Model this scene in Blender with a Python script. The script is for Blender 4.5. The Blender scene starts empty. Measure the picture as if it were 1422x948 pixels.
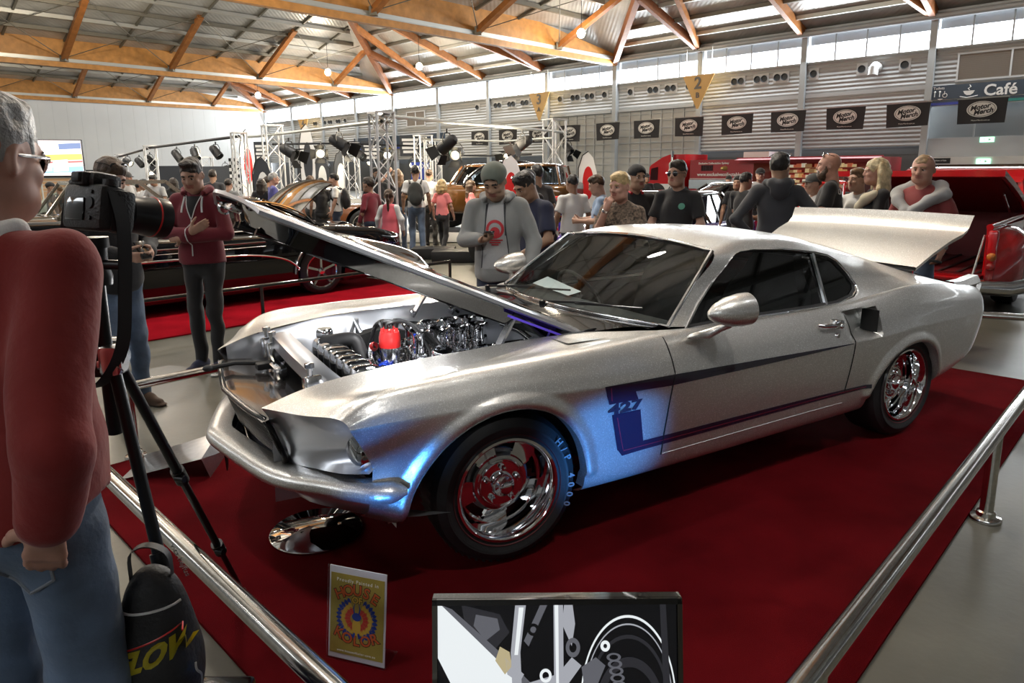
import bpy, bmesh, math, random
import numpy as np
from mathutils import Vector, Matrix, Euler
random.seed(7); np.random.seed(7)
SC = bpy.context.scene
COL = SC.collection
PI = math.pi
def R(d): return math.radians(d)
# ---------------------------------------------------------------- materials
MATS = {}
def mat(name, col=(.5,.5,.5), rough=.5, metal=0., spec=.5, coat=0., emit=None, estr=0., trans=0., ior=1.45,
        noise=None, bump=None, sheen=0., alpha=1., coatr=.05):
    """noise=(scale, amount, detail) varies the colour, bump=(scale, strength, detail)"""
    if name in MATS: return MATS[name]
    m = bpy.data.materials.new(name); m.use_nodes = True
    nt = m.node_tree; b = nt.nodes['Principled BSDF']
    def S(k, v):
        if k in b.inputs: b.inputs[k].default_value = v
    S('Base Color', (*col, 1)); S('Roughness', rough); S('Metallic', metal); S('Specular IOR Level', spec)
    S('Coat Weight', coat); S('Coat Roughness', coatr); S('Transmission Weight', trans); S('IOR', ior); S('Sheen Weight', sheen); S('Alpha', alpha)
    if emit: S('Emission Color', (*emit, 1)); S('Emission Strength', estr)
    tc = None
    if noise or bump: tc = nt.nodes.new('ShaderNodeTexCoord')
    if noise:
        n = nt.nodes.new('ShaderNodeTexNoise'); n.inputs['Scale'].default_value = noise[0]; n.inputs['Detail'].default_value = noise[2] if len(noise) > 2 else 4
        nt.links.new(tc.outputs['Object'], n.inputs['Vector'])
        mx = nt.nodes.new('ShaderNodeMix'); mx.data_type = 'RGBA'
        a = noise[1]
        mx.inputs['A'].default_value = (*[c*(1-a) for c in col], 1); mx.inputs['B'].default_value = (*[min(1, c*(1+a)) for c in col], 1)
        mr = nt.nodes.new('ShaderNodeMapRange'); mr.inputs['From Min'].default_value = .3; mr.inputs['From Max'].default_value = .7
        nt.links.new(n.outputs['Fac'], mr.inputs['Value']); nt.links.new(mr.outputs['Result'], mx.inputs['Factor'])
        nt.links.new(mx.outputs['Result'], b.inputs['Base Color'])
    if bump:
        n = nt.nodes.new('ShaderNodeTexNoise'); n.inputs['Scale'].default_value = bump[0]; n.inputs['Detail'].default_value = bump[2] if len(bump) > 2 else 3
        nt.links.new(tc.outputs['Object'], n.inputs['Vector'])
        bp = nt.nodes.new('ShaderNodeBump'); bp.inputs['Strength'].default_value = bump[1]; bp.inputs['Distance'].default_value = .01
        nt.links.new(n.outputs['Fac'], bp.inputs['Height']); nt.links.new(bp.outputs['Normal'], b.inputs['Normal'])
    MATS[name] = m
    return m
def wave_bump(m, scale, axis='Z', strength=.5, dist=.02, prof='SIN', coord='Object'):
    nt = m.node_tree; b = nt.nodes['Principled BSDF']
    tc = nt.nodes.new('ShaderNodeTexCoord'); w = nt.nodes.new('ShaderNodeTexWave')
    w.bands_direction = axis; w.wave_profile = prof; w.inputs['Scale'].default_value = scale
    nt.links.new(tc.outputs[coord], w.inputs['Vector'])
    bp = nt.nodes.new('ShaderNodeBump'); bp.inputs['Strength'].default_value = strength; bp.inputs['Distance'].default_value = dist
    nt.links.new(w.outputs['Fac'], bp.inputs['Height']); nt.links.new(bp.outputs['Normal'], b.inputs['Normal'])
    return m
# ---------------------------------------------------------------- object helpers
def tag(o, label=None, cat=None, group=None, kind=None):
    if label: o['label'] = label
    if cat: o['category'] = cat
    if group: o['group'] = group
    if kind: o['kind'] = kind
    return o
def empty(name, loc=(0,0,0), rz=0., label=None, cat=None, group=None):
    o = bpy.data.objects.new(name, None); COL.objects.link(o); o.empty_display_size = .1
    o.location = loc; o.rotation_euler = (0, 0, rz)
    return tag(o, label, cat, group)
def copy_tree(o, parent=None):
    c = o.copy(); COL.objects.link(c); c.parent = parent
    for ch in o.children: copy_tree(ch, c)
    return c
def link(name, me, parent=None, kind=None):
    o = bpy.data.objects.new(name, me); COL.objects.link(o); o.parent = parent
    if kind: o['kind'] = kind
    return o
def mesh_from(name, V, F, mats, parent=None, smooth=40, fm=None, kind=None):
    me = bpy.data.meshes.new(name)
    V = np.asarray(V, dtype=float).reshape(-1, 3)
    me.from_pydata([tuple(v) for v in V], [], [tuple(f) for f in F])
    if not isinstance(mats, (list, tuple)): mats = [mats]
    for m in mats: me.materials.append(m)
    if fm is not None: me.polygons.foreach_set('material_index', np.asarray(fm, dtype=np.int32))
    if smooth:
        me.polygons.foreach_set('use_smooth', np.ones(len(me.polygons), dtype=bool))
        if smooth < 180: me.set_sharp_from_angle(angle=R(smooth))
    me.update()
    return link(name, me, parent, kind)
def fast_quads(name, V, Q, mats, parent=None, fm=None):
    """numpy quads -> smooth mesh"""
    me = bpy.data.meshes.new(name); nv, nq = len(V), len(Q)
    me.vertices.add(nv); me.vertices.foreach_set('co', np.asarray(V, np.float32).ravel())
    me.loops.add(nq*4); me.loops.foreach_set('vertex_index', np.asarray(Q, np.int32).ravel())
    me.polygons.add(nq); me.polygons.foreach_set('loop_start', np.arange(0, nq*4, 4, dtype=np.int32))
    if not isinstance(mats, (list, tuple)): mats = [mats]
    for m in mats: me.materials.append(m)
    if fm is not None: me.polygons.foreach_set('material_index', np.asarray(fm, np.int32))
    me.polygons.foreach_set('use_smooth', np.ones(nq, bool))
    me.update(calc_edges=True); me.validate()
    return link(name, me, parent)
def frame_z(d, up=None):
    d = np.asarray(d, float); d = d/np.linalg.norm(d)
    u = np.array(up if up is not None else (0,0,1.))
    if abs(d @ u) > .98: u = np.array((1.,0,0)) if abs(d[0]) < .9 else np.array((0,1.,0))
    x = np.cross(u, d); x /= np.linalg.norm(x); y = np.cross(d, x)
    return x, y, d
class MB:
    """collects shapes into one mesh"""
    def __init__(s): s.V = []; s.F = []; s.M = []; s.mi = 0
    def add(s, V, F, mi=None):
        b = len(s.V); s.V.extend([tuple(map(float, v)) for v in V]); s.F.extend([tuple(b+i for i in f) for f in F])
        s.M.extend([s.mi if mi is None else mi]*len(F)); return s
    def box(s, c, size, rot=None, mi=None, bev=0.):
        x, y, z = [d/2 for d in size]
        if bev > 0:
            b = min(bev, x*.99, y*.99, z*.99); V = []; F = []
            bm = bmesh.new(); bmesh.ops.create_cube(bm, size=1)
            for v in bm.verts: v.co = Vector((v.co.x*2*x, v.co.y*2*y, v.co.z*2*z))
            bmesh.ops.bevel(bm, geom=bm.edges[:], offset=b, segments=2, affect='EDGES', profile=.5)
            bm.verts.index_update(); V = [v.co[:] for v in bm.verts]; F = [[v.index for v in f.verts] for f in bm.faces]; bm.free()
        else:
            V = [(-x,-y,-z),(x,-y,-z),(x,y,-z),(-x,y,-z),(-x,-y,z),(x,-y,z),(x,y,z),(-x,y,z)]
            F = [(0,3,2,1),(4,5,6,7),(0,1,5,4),(1,2,6,5),(2,3,7,6),(3,0,4,7)]
        V = np.array(V)
        if rot is not None:
            m = np.array(rot.to_matrix() if isinstance(rot, Euler) else rot); V = V @ m.T
        return s.add(V + np.array(c), F, mi)
    def beam(s, a, b, w, h, up=(0,0,1), mi=None):
        a = np.array(a, float); b = np.array(b, float); x, y, d = frame_z(b-a, up)
        V = []
        for p in (a, b):
            for sx, sy in ((-1,-1),(1,-1),(1,1),(-1,1)): V.append(p + x*sx*w/2 + y*sy*h/2)
        return s.add(V, [(3,2,1,0),(4,5,6,7),(0,1,5,4),(1,2,6,5),(2,3,7,6),(3,0,4,7)], mi)
    def tube(s, pts, r, n=10, caps=True, mi=None):
        P = [np.array(p, float) for p in pts]; rs = r if hasattr(r, '__len__') else [r]*len(P)
        V = []; F = []; px = None
        for i, p in enumerate(P):
            d = P[min(i+1, len(P)-1)] - P[max(i-1, 0)]
            if px is None: x, y, d = frame_z(d)
            else:
                d = d/np.linalg.norm(d); x = px - d*(px @ d); x /= np.linalg.norm(x); y = np.cross(d, x)
            px = x
            for k in range(n):
                t = 2*PI*k/n; V.append(p + (x*math.cos(t) + y*math.sin(t))*rs[i])
        for i in range(len(P)-1):
            for k in range(n):
                k2 = (k+1) % n; F.append((i*n+k, i*n+k2, (i+1)*n+k2, (i+1)*n+k))
        if caps:
            F.append(tuple(range(n))[::-1]); F.append(tuple((len(P)-1)*n+k for k in range(n)))
        return s.add(V, F, mi)
    def cyl(s, a, b, r, n=16, r2=None, mi=None): return s.tube([a, b], [r, r if r2 is None else r2], n, True, mi)
    def lathe(s, prof, c=(0,0,0), axis=(0,0,1), n=32, mi=None, a0=0, a1=2*PI, up=None):
        """prof: [(r, h)] along the axis"""
        x, y, d = frame_z(axis, up); c = np.array(c, float); full = abs(a1-a0-2*PI) < 1e-6
        k = n if full else n+1; V = []; F = []
        for r, h in prof:
            for i in range(k):
                t = a0 + (a1-a0)*i/n; V.append(c + d*h + (x*math.cos(t) + y*math.sin(t))*r)
        for j in range(len(prof)-1):
            for i in range(n):
                i2 = (i+1) % k; F.append((j*k+i, j*k+i2, (j+1)*k+i2, (j+1)*k+i))
        return s.add(V, F, mi)
    def ball(s, c, r, n=12, m=8, mi=None):
        rr = np.array(r if hasattr(r, '__len__') else (r, r, r), float); V = [np.array((0,0,-1.))]; F = []
        for j in range(1, m):
            ph = -PI/2 + PI*j/m
            for i in range(n): t = 2*PI*i/n; V.append(np.array((math.cos(ph)*math.cos(t), math.cos(ph)*math.sin(t), math.sin(ph))))
        V.append(np.array((0,0,1.))); e = len(V)-1
        for i in range(n): F.append((0, 1+(i+1) % n, 1+i)); F.append((e, e-n+i, e-n+(i+1) % n))
        for j in range(m-2):
            for i in range(n): a = 1+j*n; F.append((a+i, a+(i+1) % n, a+n+(i+1) % n, a+n+i))
        return s.add(np.array(V)*rr + np.array(c, float), F, mi)
    def prism(s, poly, o, ex, ey, ez, mi=None):
        """2-D outline poly at origin o with axes ex, ey, extruded by the vector ez"""
        o, ex, ey, ez = [np.array(q, float) for q in (o, ex, ey, ez)]; n = len(poly)
        V = [o + ex*a + ey*b for a, b in poly] + [o + ex*a + ey*b + ez for a, b in poly]
        F = [tuple(range(n))[::-1], tuple(range(n, 2*n))] + [(i, (i+1) % n, n+(i+1) % n, n+i) for i in range(n)]
        return s.add(V, F, mi)
    def grid(s, G, mi=None, flip=False, wrap=False):
        G = np.asarray(G, float); a, b = G.shape[:2]; F = []
        for i in range(a-1):
            for j in range(b if wrap else b-1):
                j2 = (j+1) % b; q = (i*b+j, i*b+j2, (i+1)*b+j2, (i+1)*b+j); F.append(q[::-1] if flip else q)
        return s.add(G.reshape(-1, 3), F, mi)
    def build(s, name, mats, parent=None, smooth=40, kind=None):
        return mesh_from(name, s.V, s.F, mats, parent, smooth, s.M, kind)
def text_mesh(txt, size, mat_, name, parent=None, ext=.002, align='CENTER', sp=1., shear=0., bold=0.):
    """flat lettering as a mesh lying in its local XY plane (facing +Z), centred"""
    c = bpy.data.curves.new(name, 'FONT'); c.body = txt; c.size = size; c.align_x = align; c.align_y = 'CENTER'; c.extrude = ext
    c.space_character = sp; c.shear = shear; c.offset = bold; c.resolution_u = 3
    t = bpy.data.objects.new('tmp', c); COL.objects.link(t)
    bpy.context.view_layer.update()
    me = bpy.data.meshes.new_from_object(t.evaluated_get(bpy.context.evaluated_depsgraph_get()))
    bpy.data.objects.remove(t); bpy.data.curves.remove(c)
    me.materials.clear(); me.materials.append(mat_); me.name = name
    return link(name, me, parent)
def basis(o, x, z):
    """place object o with local X along x and local Z along z"""
    x = Vector(x).normalized(); z = Vector(z).normalized(); y = z.cross(x).normalized(); x = y.cross(z)
    m = Matrix((x, y, z)).transposed().to_4x4(); return m
def place(o, loc, x, z):
    m = basis(o, x, z); m.translation = Vector(loc); o.matrix_local = m; return o
def cr(pts, n):
    """Catmull-Rom through pts (k,d) sampled at n points, parameter by point index with chord weights"""
    P = np.asarray(pts, float); k = len(P)
    t = np.concatenate([[0], np.cumsum(np.sqrt(np.linalg.norm(np.diff(P, axis=0), axis=1))+1e-9)])
    u = np.linspace(0, t[-1], n); return pchip_multi(t, P, u)
def spl(t, P, u):
    """cubic Hermite with finite-difference tangents; t (k), P (k,...)"""
    t = np.asarray(t, float); P = np.asarray(P, float); u = np.asarray(u, float)
    h = np.diff(t); d = (P[1:]-P[:-1])/h.reshape(-1, *([1]*(P.ndim-1)))
    m = np.empty_like(P); m[0] = d[0]; m[-1] = d[-1]
    if len(t) > 2:
        w = (h[1:]/(h[1:]+h[:-1])).reshape(-1, *([1]*(P.ndim-1))); m[1:-1] = d[:-1]*w + d[1:]*(1-w)
    i = np.clip(np.searchsorted(t, u, side='right')-1, 0, len(t)-2)
    hh = h[i]; s = (u-t[i])/hh; sh = (-1, *([1]*(P.ndim-1))); s = s.reshape(sh); hh = hh.reshape(sh)
    return P[i]*(2*s**3-3*s**2+1) + m[i]*hh*(s**3-2*s**2+s) + P[i+1]*(-2*s**3+3*s**2) + m[i+1]*hh*(s**3-s**2)
pchip_multi = spl
# ---------------------------------------------------------------- hall: wall frame t (along the long wall) and s (out of it), z up
WA = np.array((17.658, 30.0)); WU = np.array((-.7143, .6998)); WV = np.array((.6998, .7143))
def W(t, s, z=0.): q = WA + WU*t + WV*s; return np.array((q[0], q[1], z))
WU3 = np.array((*WU, 0)); WV3 = np.array((*WV, 0)); UP = np.array((0, 0, 1.))
m_conc = mat('concrete_floor', (.098,.095,.078), .38, spec=.35, noise=(1.3,.28,8), bump=(30,.06,4))
m_clad = wave_bump(mat('grey_cladding', (.43,.44,.44), .5, metal=.1), 1.75, 'Z', .8, .05)
m_clad2 = mat('grey_flat_panel', (.42,.43,.43), .5)
m_white = mat('white_panel', (.74,.75,.75), .55)
m_col = mat('painted_steel_grey', (.36,.38,.39), .45, metal=.2)
m_dark = mat('dark_recess', (.03,.032,.035), .6)
m_glu = wave_bump(mat('glued_timber', (.50,.235,.062), .45, noise=(3,.2,5)), 1.2, 'Z', .15, .01)
m_glud = mat('dark_timber', (.22,.075,.022), .5, noise=(4,.2,4))
m_glud2 = mat('mid_timber', (.34,.13,.035), .5, noise=(4,.2,4))
m_foil = wave_bump(mat('roof_foil', (.50,.49,.47), .38, metal=.35, noise=(.6,.22,5)), 1.7, 'X', .35, .02)
m_purl = mat('purlin_steel', (.17,.16,.13), .5, metal=.3)
m_purl2 = mat('galvanised_steel', (.52,.53,.5), .4, metal=.6)
m_black = mat('black_matte', (.012,.012,.013), .55)
m_blackg = mat('black_gloss', (.006,.006,.007), .08, coat=1., coatr=.02)
m_glassb = mat('window_glass', (1,1,1), .02)
def glass_mat(name, tint=(.9,.95,.95), refl=.12, rough=.0, fres=1.):
    m = bpy.data.materials.new(name); m.use_nodes = True; nt = m.node_tree; nt.nodes.clear()
    o = nt.nodes.new('ShaderNodeOutputMaterial'); t = nt.nodes.new('ShaderNodeBsdfTransparent'); t.inputs[0].default_value = (*tint, 1)
    g = nt.nodes.new('ShaderNodeBsdfGlossy'); g.inputs['Roughness'].default_value = rough
    f = nt.nodes.new('ShaderNodeFresnel'); f.inputs['IOR'].default_value = 1.5
    a = nt.nodes.new('ShaderNodeMath'); a.operation = 'MULTIPLY_ADD'; a.inputs[1].default_value = fres; a.inputs[2].default_value = refl-.04; a.use_clamp = True
    mx = nt.nodes.new('ShaderNodeMixShader')
    nt.links.new(f.outputs[0], a.inputs[0]); nt.links.new(a.outputs[0], mx.inputs[0]); nt.links.new(t.outputs[0], mx.inputs[1]); nt.links.new(g.outputs[0], mx.inputs[2]); nt.links.new(mx.outputs[0], o.inputs[0])
    MATS[name] = m; return m
m_pane = glass_mat('clear_pane', (.95,.96,.98), .03, fres=.0)
EAVE, SILL, OPEN = 7.62, 6.42, 2.55
# floor
b = MB(); b.add([W(60,.6,0), W(60,-52,0), W(-26,-52,0), W(-26,.6,0)], [(0,1,2,3)]); b.build('floor', m_conc, None, 0, 'structure')
# expansion joints in the slab
b = MB()
for s in (-24.5, -36.8): b.beam(W(58,s,.001), W(-25,s,.001), .012, .003)
for t in (-12.4, -4.6, 4.6, 13.8): b.beam(W(t,0,.001), W(t,-50,.001), .012, .003)
b.build('floor_joint', m_dark, None, 0, 'structure')
# long wall: cladding with openings below, window strip above
colt = [58.6, 53.4, 48.1, 42.7, 37.35, 32.0, 26.7, 21.4, 16.15, 10.8, 5.45, 0.15, -5.2, -10.5]
b = MB()
doors = {(26.7,21.4): 0, (21.4,16.15): 1, (16.15,10.8): 1, (37.35,32.0): 2, (42.7,37.35): 2}
for a, c in zip(colt[:-1], colt[1:]):
    top = SILL; low = 4.95 if doors.get((a,c)) == 1 else OPEN
    if a <= .2: low = 4.93
    b.beam(W(a,.06,(top+low)/2), W(c,.06,(top+low)/2), .1, top-low, UP)
b.build('wall_far', m_clad, None, 0, 'structure')
# band between upper and lower cladding, dark service openings behind
b = MB(); b.beam(W(58.6,.0,4.95), W(.2,.0,4.95), .06, .16, UP); b.build('trim_1', m_clad2, None, 0, 'structure')
b = MB(); b.beam(W(59.2,.5,1.3), W(-.3,.5,1.3), .06, 2.7, UP)
for k in range(9): b.beam(W(58.6,.46,.2+k*.29), W(.15,.46,.2+k*.29), .03, .05, UP)
b.build('trim_2', mat('dark_grey_shutter', (.085,.09,.095), .55), None, 0, 'structure')
# sectional doors between the columns
m_door = mat('door_panel', (.40,.41,.40), .5)
k = 0
for (a, c), f in doors.items():
    if f != 1: continue
    k += 1; b = MB()
    b.beam(W(a+.1,.05,2.45), W(c-.1,.05,2.45), .05, 4.9, UP, 0)
    n = 7
    for i in range(1, n): t = a-.25+(c-a+.5)*i/n; b.beam(W(t,.0,0), W(t,.0,4.9), .05, .05, WU3, 1)
    for j in range(1, 13): b.beam(W(a-.25,-.0,j*.39), W(c+.25,-.0,j*.39), .045, .045, UP, 1)
    b.beam(W(a-.3,-.05,4.95), W(c+.3,-.05,4.95), .2, .14, UP, 1)
    b.build('door_%d' % k, [m_door, m_col], None, 0, 'structure')
# columns, gutter and eave
b = MB()
for i, t in enumerate(colt):
    w = .36 if t in (37.35, 16.15, 58.6, -5.2) else .2
    b.beam(W(t,-.12,0), W(t,-.12,EAVE), w, .26, WU3)
b.build('column', m_col, None, 0, 'structure')
b = MB(); b.beam(W(58.6,-.2,EAVE+.12), W(-10.5,-.2,EAVE+.12), .5, .28, UP); b.tube([W(58.6,-.55,EAVE+.02), W(-10.5,-.55,EAVE+.02)], .13, 12); b.build('trim_3', m_col, None, 40, 'structure')
b = MB(); b.beam(W(58.6,-.03,SILL), W(-10.5,-.03,SILL), .12, .08, UP); b.build('trim_4', m_col, None, 0, 'structure')
# clerestory windows, one per bay
k = 0
m_pshade = mat('window_blind', (.62,.64,.66), .6)
for a, c in zip(colt[:-1], colt[1:]):
    k += 1; fr = MB(); gl = MB()
    gl.beam(W(a-.15,.05,(SILL+EAVE)/2), W(c+.15,.05,(SILL+EAVE)/2), .012, EAVE-SILL, UP)
    for i in range(1, 4): t = a+(c-a)*i/4; fr.beam(W(t,.04,SILL), W(t,.04,EAVE), .06, .06, WU3)
    f = fr.build('window_%d' % k, m_col, None, 0, 'structure'); gl.build('pane', m_pane, f, 0)
    if a <= 21.4:   # grey strip put in for shade on the upper panes under an eave overhang
        bl = MB(); bl.beam(W(a-.15,.16,EAVE-.18), W(c+.15,.16,EAVE-.18), .03, .42, UP); bl.build('blind', m_pshade, f, 0)
# neighbouring roofs seen through the nearest windows
b = MB(); b.lathe([(2.2,0),(2.2,6)], W(-1.2,6.5,5.2), -WU3, 24, None, 0, PI); b.build('roof_outside', mat('outside_grey', (.33,.36,.40), .6), None, 40, 'structure')
# end wall of white vertical panels
m_whw = wave_bump(mat('white_wall', (.54,.55,.545), .6, noise=(.3,.05,3)), .31, 'X', 1., .03, 'SAW')
b = MB(); L = 56.
b.add([(0,0,0),(L,0,0),(L,0,10.5),(0,0,10.5)], [(0,1,2,3)])
o = b.build('wall_left', m_whw, None, 0, 'structure'); o.matrix_world = basis(o, -WV3, (0,0,1)) ; o.location = W(58.95, 0, 0)
# ---------------------------------------------------------------- roof
BT = [58.3, 37.35, 16.15, -5.2, -26.4]; ZB = 7.42; ZT = 8.85; RID = 11.6; SEND = -50.; HIP = -11.5
roof = MB(); pur = MB(); raf = MB()
def lerp(a, b_, f): return np.array(a)*(1-f) + np.array(b_)*f
for t0, t1 in zip(BT[:-1], BT[1:]):
    tm = (t0+t1)/2
    for ta in (t0, t1):
        e = ta + (-.0 if ta == t0 else .0)
        A_, B_, C_, D_ = W(ta,-3,ZT), W(ta,SEND,ZT), W(tm,SEND,RID), W(tm,HIP,RID)
        roof.add([A_, B_, C_, D_, W(ta,0,EAVE+.25)], [(0,1,2,3), (0,3,4)])
        dz = np.array((0,0,-.12))
        for j in range(0, 8):
            f = j/7.; s0 = -3 + (HIP+3)*f
            p, q = lerp(A_, D_, f)+dz, lerp(B_, C_, f)+dz
            pur.beam(p, q, .16, .2, UP, 0 if j % 2 else 1)
        for s in np.arange(-8.3, SEND, -2.8):
            p, q = W(ta,s,ZT)+dz*.5, W(tm,s,RID)+dz*.5; f0 = 0 if s < HIP else 0
            if s > HIP: f1 = (s+3)/(HIP+3); q = lerp(p, q, f1)
            pur.beam(p, q, .10, .12, UP, 0)
        raf.beam(W(ta,-.3,EAVE+.3)-UP*.25, W(tm,HIP,RID)-UP*.4, .28, .5, UP, 0)
    e0, e1 = W(t0,0,EAVE+.25), W(t1,0,EAVE+.25)
    roof.add([e0, W(tm,HIP,RID), e1], [(0,1,2)])
    for j in range(1, 8):
        f = j/8.; pur.beam(lerp(e0, W(tm,HIP,RID), f)-UP*.1, lerp(e1, W(tm,HIP,RID), f)-UP*.1, .14, .18, UP, j % 2)
    for kk in (1, 2, 3):
        t = t0+(t1-t0)*kk/4; top = W(tm,HIP,RID) if kk == 2 else lerp(W(t0 if kk == 1 else t1,-.2,EAVE+.2), W(tm,HIP,RID), .5)
        raf.beam(W(t,-.3,EAVE+.1), top-UP*.35, .22, .42, UP, kk == 2)
        if kk != 2: raf.beam(W(t,-.3,EAVE+.1), W((tm+t)/2,HIP*.75,EAVE+(RID-EAVE)*.75)-UP*.35, .2, .36, UP, 1)
    raf.beam(W(tm,HIP,RID)-UP*.5, W(tm,SEND,RID)-UP*.5, .25, .6, UP, 1)
roof.build('ceiling', m_foil, None, 0, 'structure'); pur.build('ceiling_purlins', [m_purl, m_purl2], None, 0, 'structure'); raf.build('ceiling_rafters', [m_glud, m_glud2], None, 0, 'structure')
for t0 in BT[:-1]:
    b = MB(); g = MB(); st = MB(); rd = MB()
    n = 24; S = np.linspace(-.4, SEND, n)
    def dep(s): return .55 + .95*min(1, (-s)/7.)
    low = [W(t0,s,ZB) for s in S]; P = []
    for s in S:
        P.append([W(t0-.14,s,ZB), W(t0+.14,s,ZB), W(t0+.14,s,ZB+dep(s)), W(t0-.14,s,ZB+dep(s))])
    b.grid(P, wrap=True, flip=True); b.add([*P[0]], [(0,1,2,3)])
    g.beam(W(t0,-.3,ZB+.38), W(t0,SEND,ZB+.38), .44, .16, UP); g.beam(W(t0,-.3,ZB+.30), W(t0,SEND,ZB+.30), .36, .05, UP)
    nodes = [-5.5-5.65*i for i in range(8)]
    tm = t0-10.5
    for i, s in enumerate(nodes):
        for sg in (-1,):
            top = W(t0+sg*5.2, s-.9*0, ZT+1.28); bot = W(t0-.32, s, ZB+.45)
            st.beam(bot, top, .24, .3, WV3, 0)
            rd.box(bot, (.3,.3,.34), None, 0)
            for ds in (-5.65, 5.65):
                q = W(t0+sg*5.2, s+ds, ZT+1.28)
                if s+ds < -3: rd.cyl(bot, q, .022, 6)
    o = b.build('roof_beam', m_glu, None, 30, 'structure'); g.build('steel_tie', m_purl2, o, 30); st.build('strut', m_glud2, o, 0); rd.build('tie_rod', m_purl, o, 30)
# ---------------------------------------------------------------- ventilation openings in the cladding
m_ventp = mat('vent_plate', (.55,.56,.56), .5); m_ventd = mat('vent_hole', (.04,.045,.05), .5, metal=.3)
NTH = 'first second third fourth fifth sixth seventh eighth ninth tenth eleventh twelfth thirteenth fourteenth fifteenth sixteenth seventeenth eighteenth nineteenth twentieth twenty-first twenty-second twenty-third twenty-fourth'.split()
def vent(t, n, z=5.93):
    o = empty('round_vent', W(t,-.0,z)); w = .34*n+.1
    b = MB(); b.beam(W(t-w/2,-.01,z)-W(t,0,z), W(t+w/2,-.01,z)-W(t,0,z), .03, .5, UP); b.build('plate', m_ventp, o, 0)
    for i in range(n):
        c = W(t+(i-(n-1)/2)*.36,-.03,z)-W(t,0,z); b = MB()
        b.lathe([(.0,.0),(.13,.0),(.15,.03),(.165,.06),(.15,.02)], c, -WV3, 16); b.build('vent_opening', m_ventd, o, 40)
    return o
vs = [(1.18,1),(2.9,1),(5.0,1),(6.55,2),(7.55,2),(8.75,2),(11.5,1),(12.6,2),(13.7,2),(15.2,1),(17.0,1),(18.1,2),(19.2,2),(20.4,1),(23.4,2),(24.6,2),(25.9,2),(27.9,1),(44.5,1),(45.6,2),(46.9,2),(47.9,2),(49.4,2)]
for i, (t, n) in enumerate(vs):
    o = vent(t, n); tag(o, 'round %s air vent, %s from the right in the row under the high windows' % ('twin' if n == 2 else 'single', NTH[i]), 'vent', 'round air vents along the grey wall')
# bent duct beside a vent
b = MB(); b.tube([W(2.25,-.05,5.93), W(2.25,-.35,5.95), W(2.25,-.55,5.85), W(2.25,-.6,5.55)], .2, 14)
tag(b.build('duct', mat('duct_grey', (.5,.5,.49), .5)), 'short bent grey duct sticking out of the wall near the right', 'duct')
# louvre panels
for t, w, lab in ((-2.6, 3.6, 'large brown louvre grille above the blue café sign'), (34.8, 2.2, 'small louvre grille high on the far wall above the distant café sign'), (39.6, 1.6, 'small louvre grille on the far wall left of its larger twin')):
    b = MB(); z = 5.62 if t < 0 else 5.55
    b.beam(W(t-w/2,-.01,z), W(t+w/2,-.01,z), .03, 1.0, UP, 0)
    for i in range(14): b.beam(W(t-w/2,-.03,z-.47+i*.072), W(t+w/2,-.03,z-.47+i*.072), .03, .028, UP, 0)
    f = MB()
    for zz in (z-.53, z+.53): f.beam(W(t-w/2-.05,-.04,zz), W(t+w/2+.05,-.04,zz), .06, .07, UP)
    for i in range(3): f.beam(W(t-w/2+w*i/2,-.04,z-.53), W(t-w/2+w*i/2,-.04,z+.53), .07, .06, WU3)
    o = b.build('louvre_grille', mat('louvre_brown', (.24,.21,.18), .6)); f.build('grille_frame', m_ventp, o, 0); tag(o, lab, 'louvre')
# ---------------------------------------------------------------- café block at the right end of the wall
b = MB(); b.beam(W(.3,-.05,4.61), W(-8,-.05,4.61), .14, .68, UP)
m_sign = mat('sign_blue', (.035,.055,.085), .45); m_txt = mat('sign_white', (.85,.86,.85), .5)
sg = b.build('cafe_sign', m_sign); tag(sg, 'dark blue café sign with white lettering and toilet symbols, upper right', 'sign')
def wtext(txt, size, t, s, z, m, par, name='lettering', **k):
    o = text_mesh(txt, size, m, name, par, .006, **k); place(o, W(t,s,z), -WU3, -WV3); return o
wtext('Café', .60, -2.36, -.13, 4.62, m_txt, sg, bold=.012)
wtext('Toilets', .15, -.22, -.13, 4.84, m_txt, sg)
b = MB()
for dt in (-.15, .15):
    b.ball(W(-.18+dt*.6,-.13,4.70), (.04,.04,.04)); b.beam(W(-.18+dt*.6,-.13,4.67), W(-.18+dt*.6,-.13,4.50), .09, .02, WU3)
b.lathe([(.07,0),(.09,0),(.09,.015),(.07,.015)], W(-.46,-.13,4.55), -WV3, 16); b.beam(W(-.44,-.13,4.58), W(-.44,-.13,4.72), .03, .02, WU3)
b.prism([(-.1,0),(.1,0),(0,-.07)], W(-.3,-.13,4.42), -WU3, UP, -WV3*.01)
b.build('toilet_symbol', m_txt, sg, 30)
b = MB(); cup = [(-.2,.07),(.2,.07),(.15,-.04),(.06,-.1),(-.06,-.1),(-.15,-.04)]
b.prism(cup, W(-1.30,-.13,4.60), -WU3, UP, -WV3*.01); b.tube([W(-1.0,-.14,4.46), W(-1.25,-.14,4.40), W(-1.62,-.14,4.46)], .016, 6)
b.tube([W(-1.32,-.14,4.70), W(-1.26,-.14,4.76), W(-1.36,-.14,4.82), W(-1.3,-.14,4.90)], .016, 6)
b.build('cup_symbol', m_txt, sg, 30)
b = MB(); b.beam(W(.2,-.06,4.22), W(-1.5,-.06,4.22), .12, .1, UP, 0); b.beam(W(-1.5,-.06,4.22), W(-8,-.06,4.22), .12, .1, UP, 1)
b.build('colour_strip', [mat('strip_blue', (.03,.05,.35), .4), mat('strip_teal', (.02,.25,.22), .4)], sg, 0)
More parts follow.
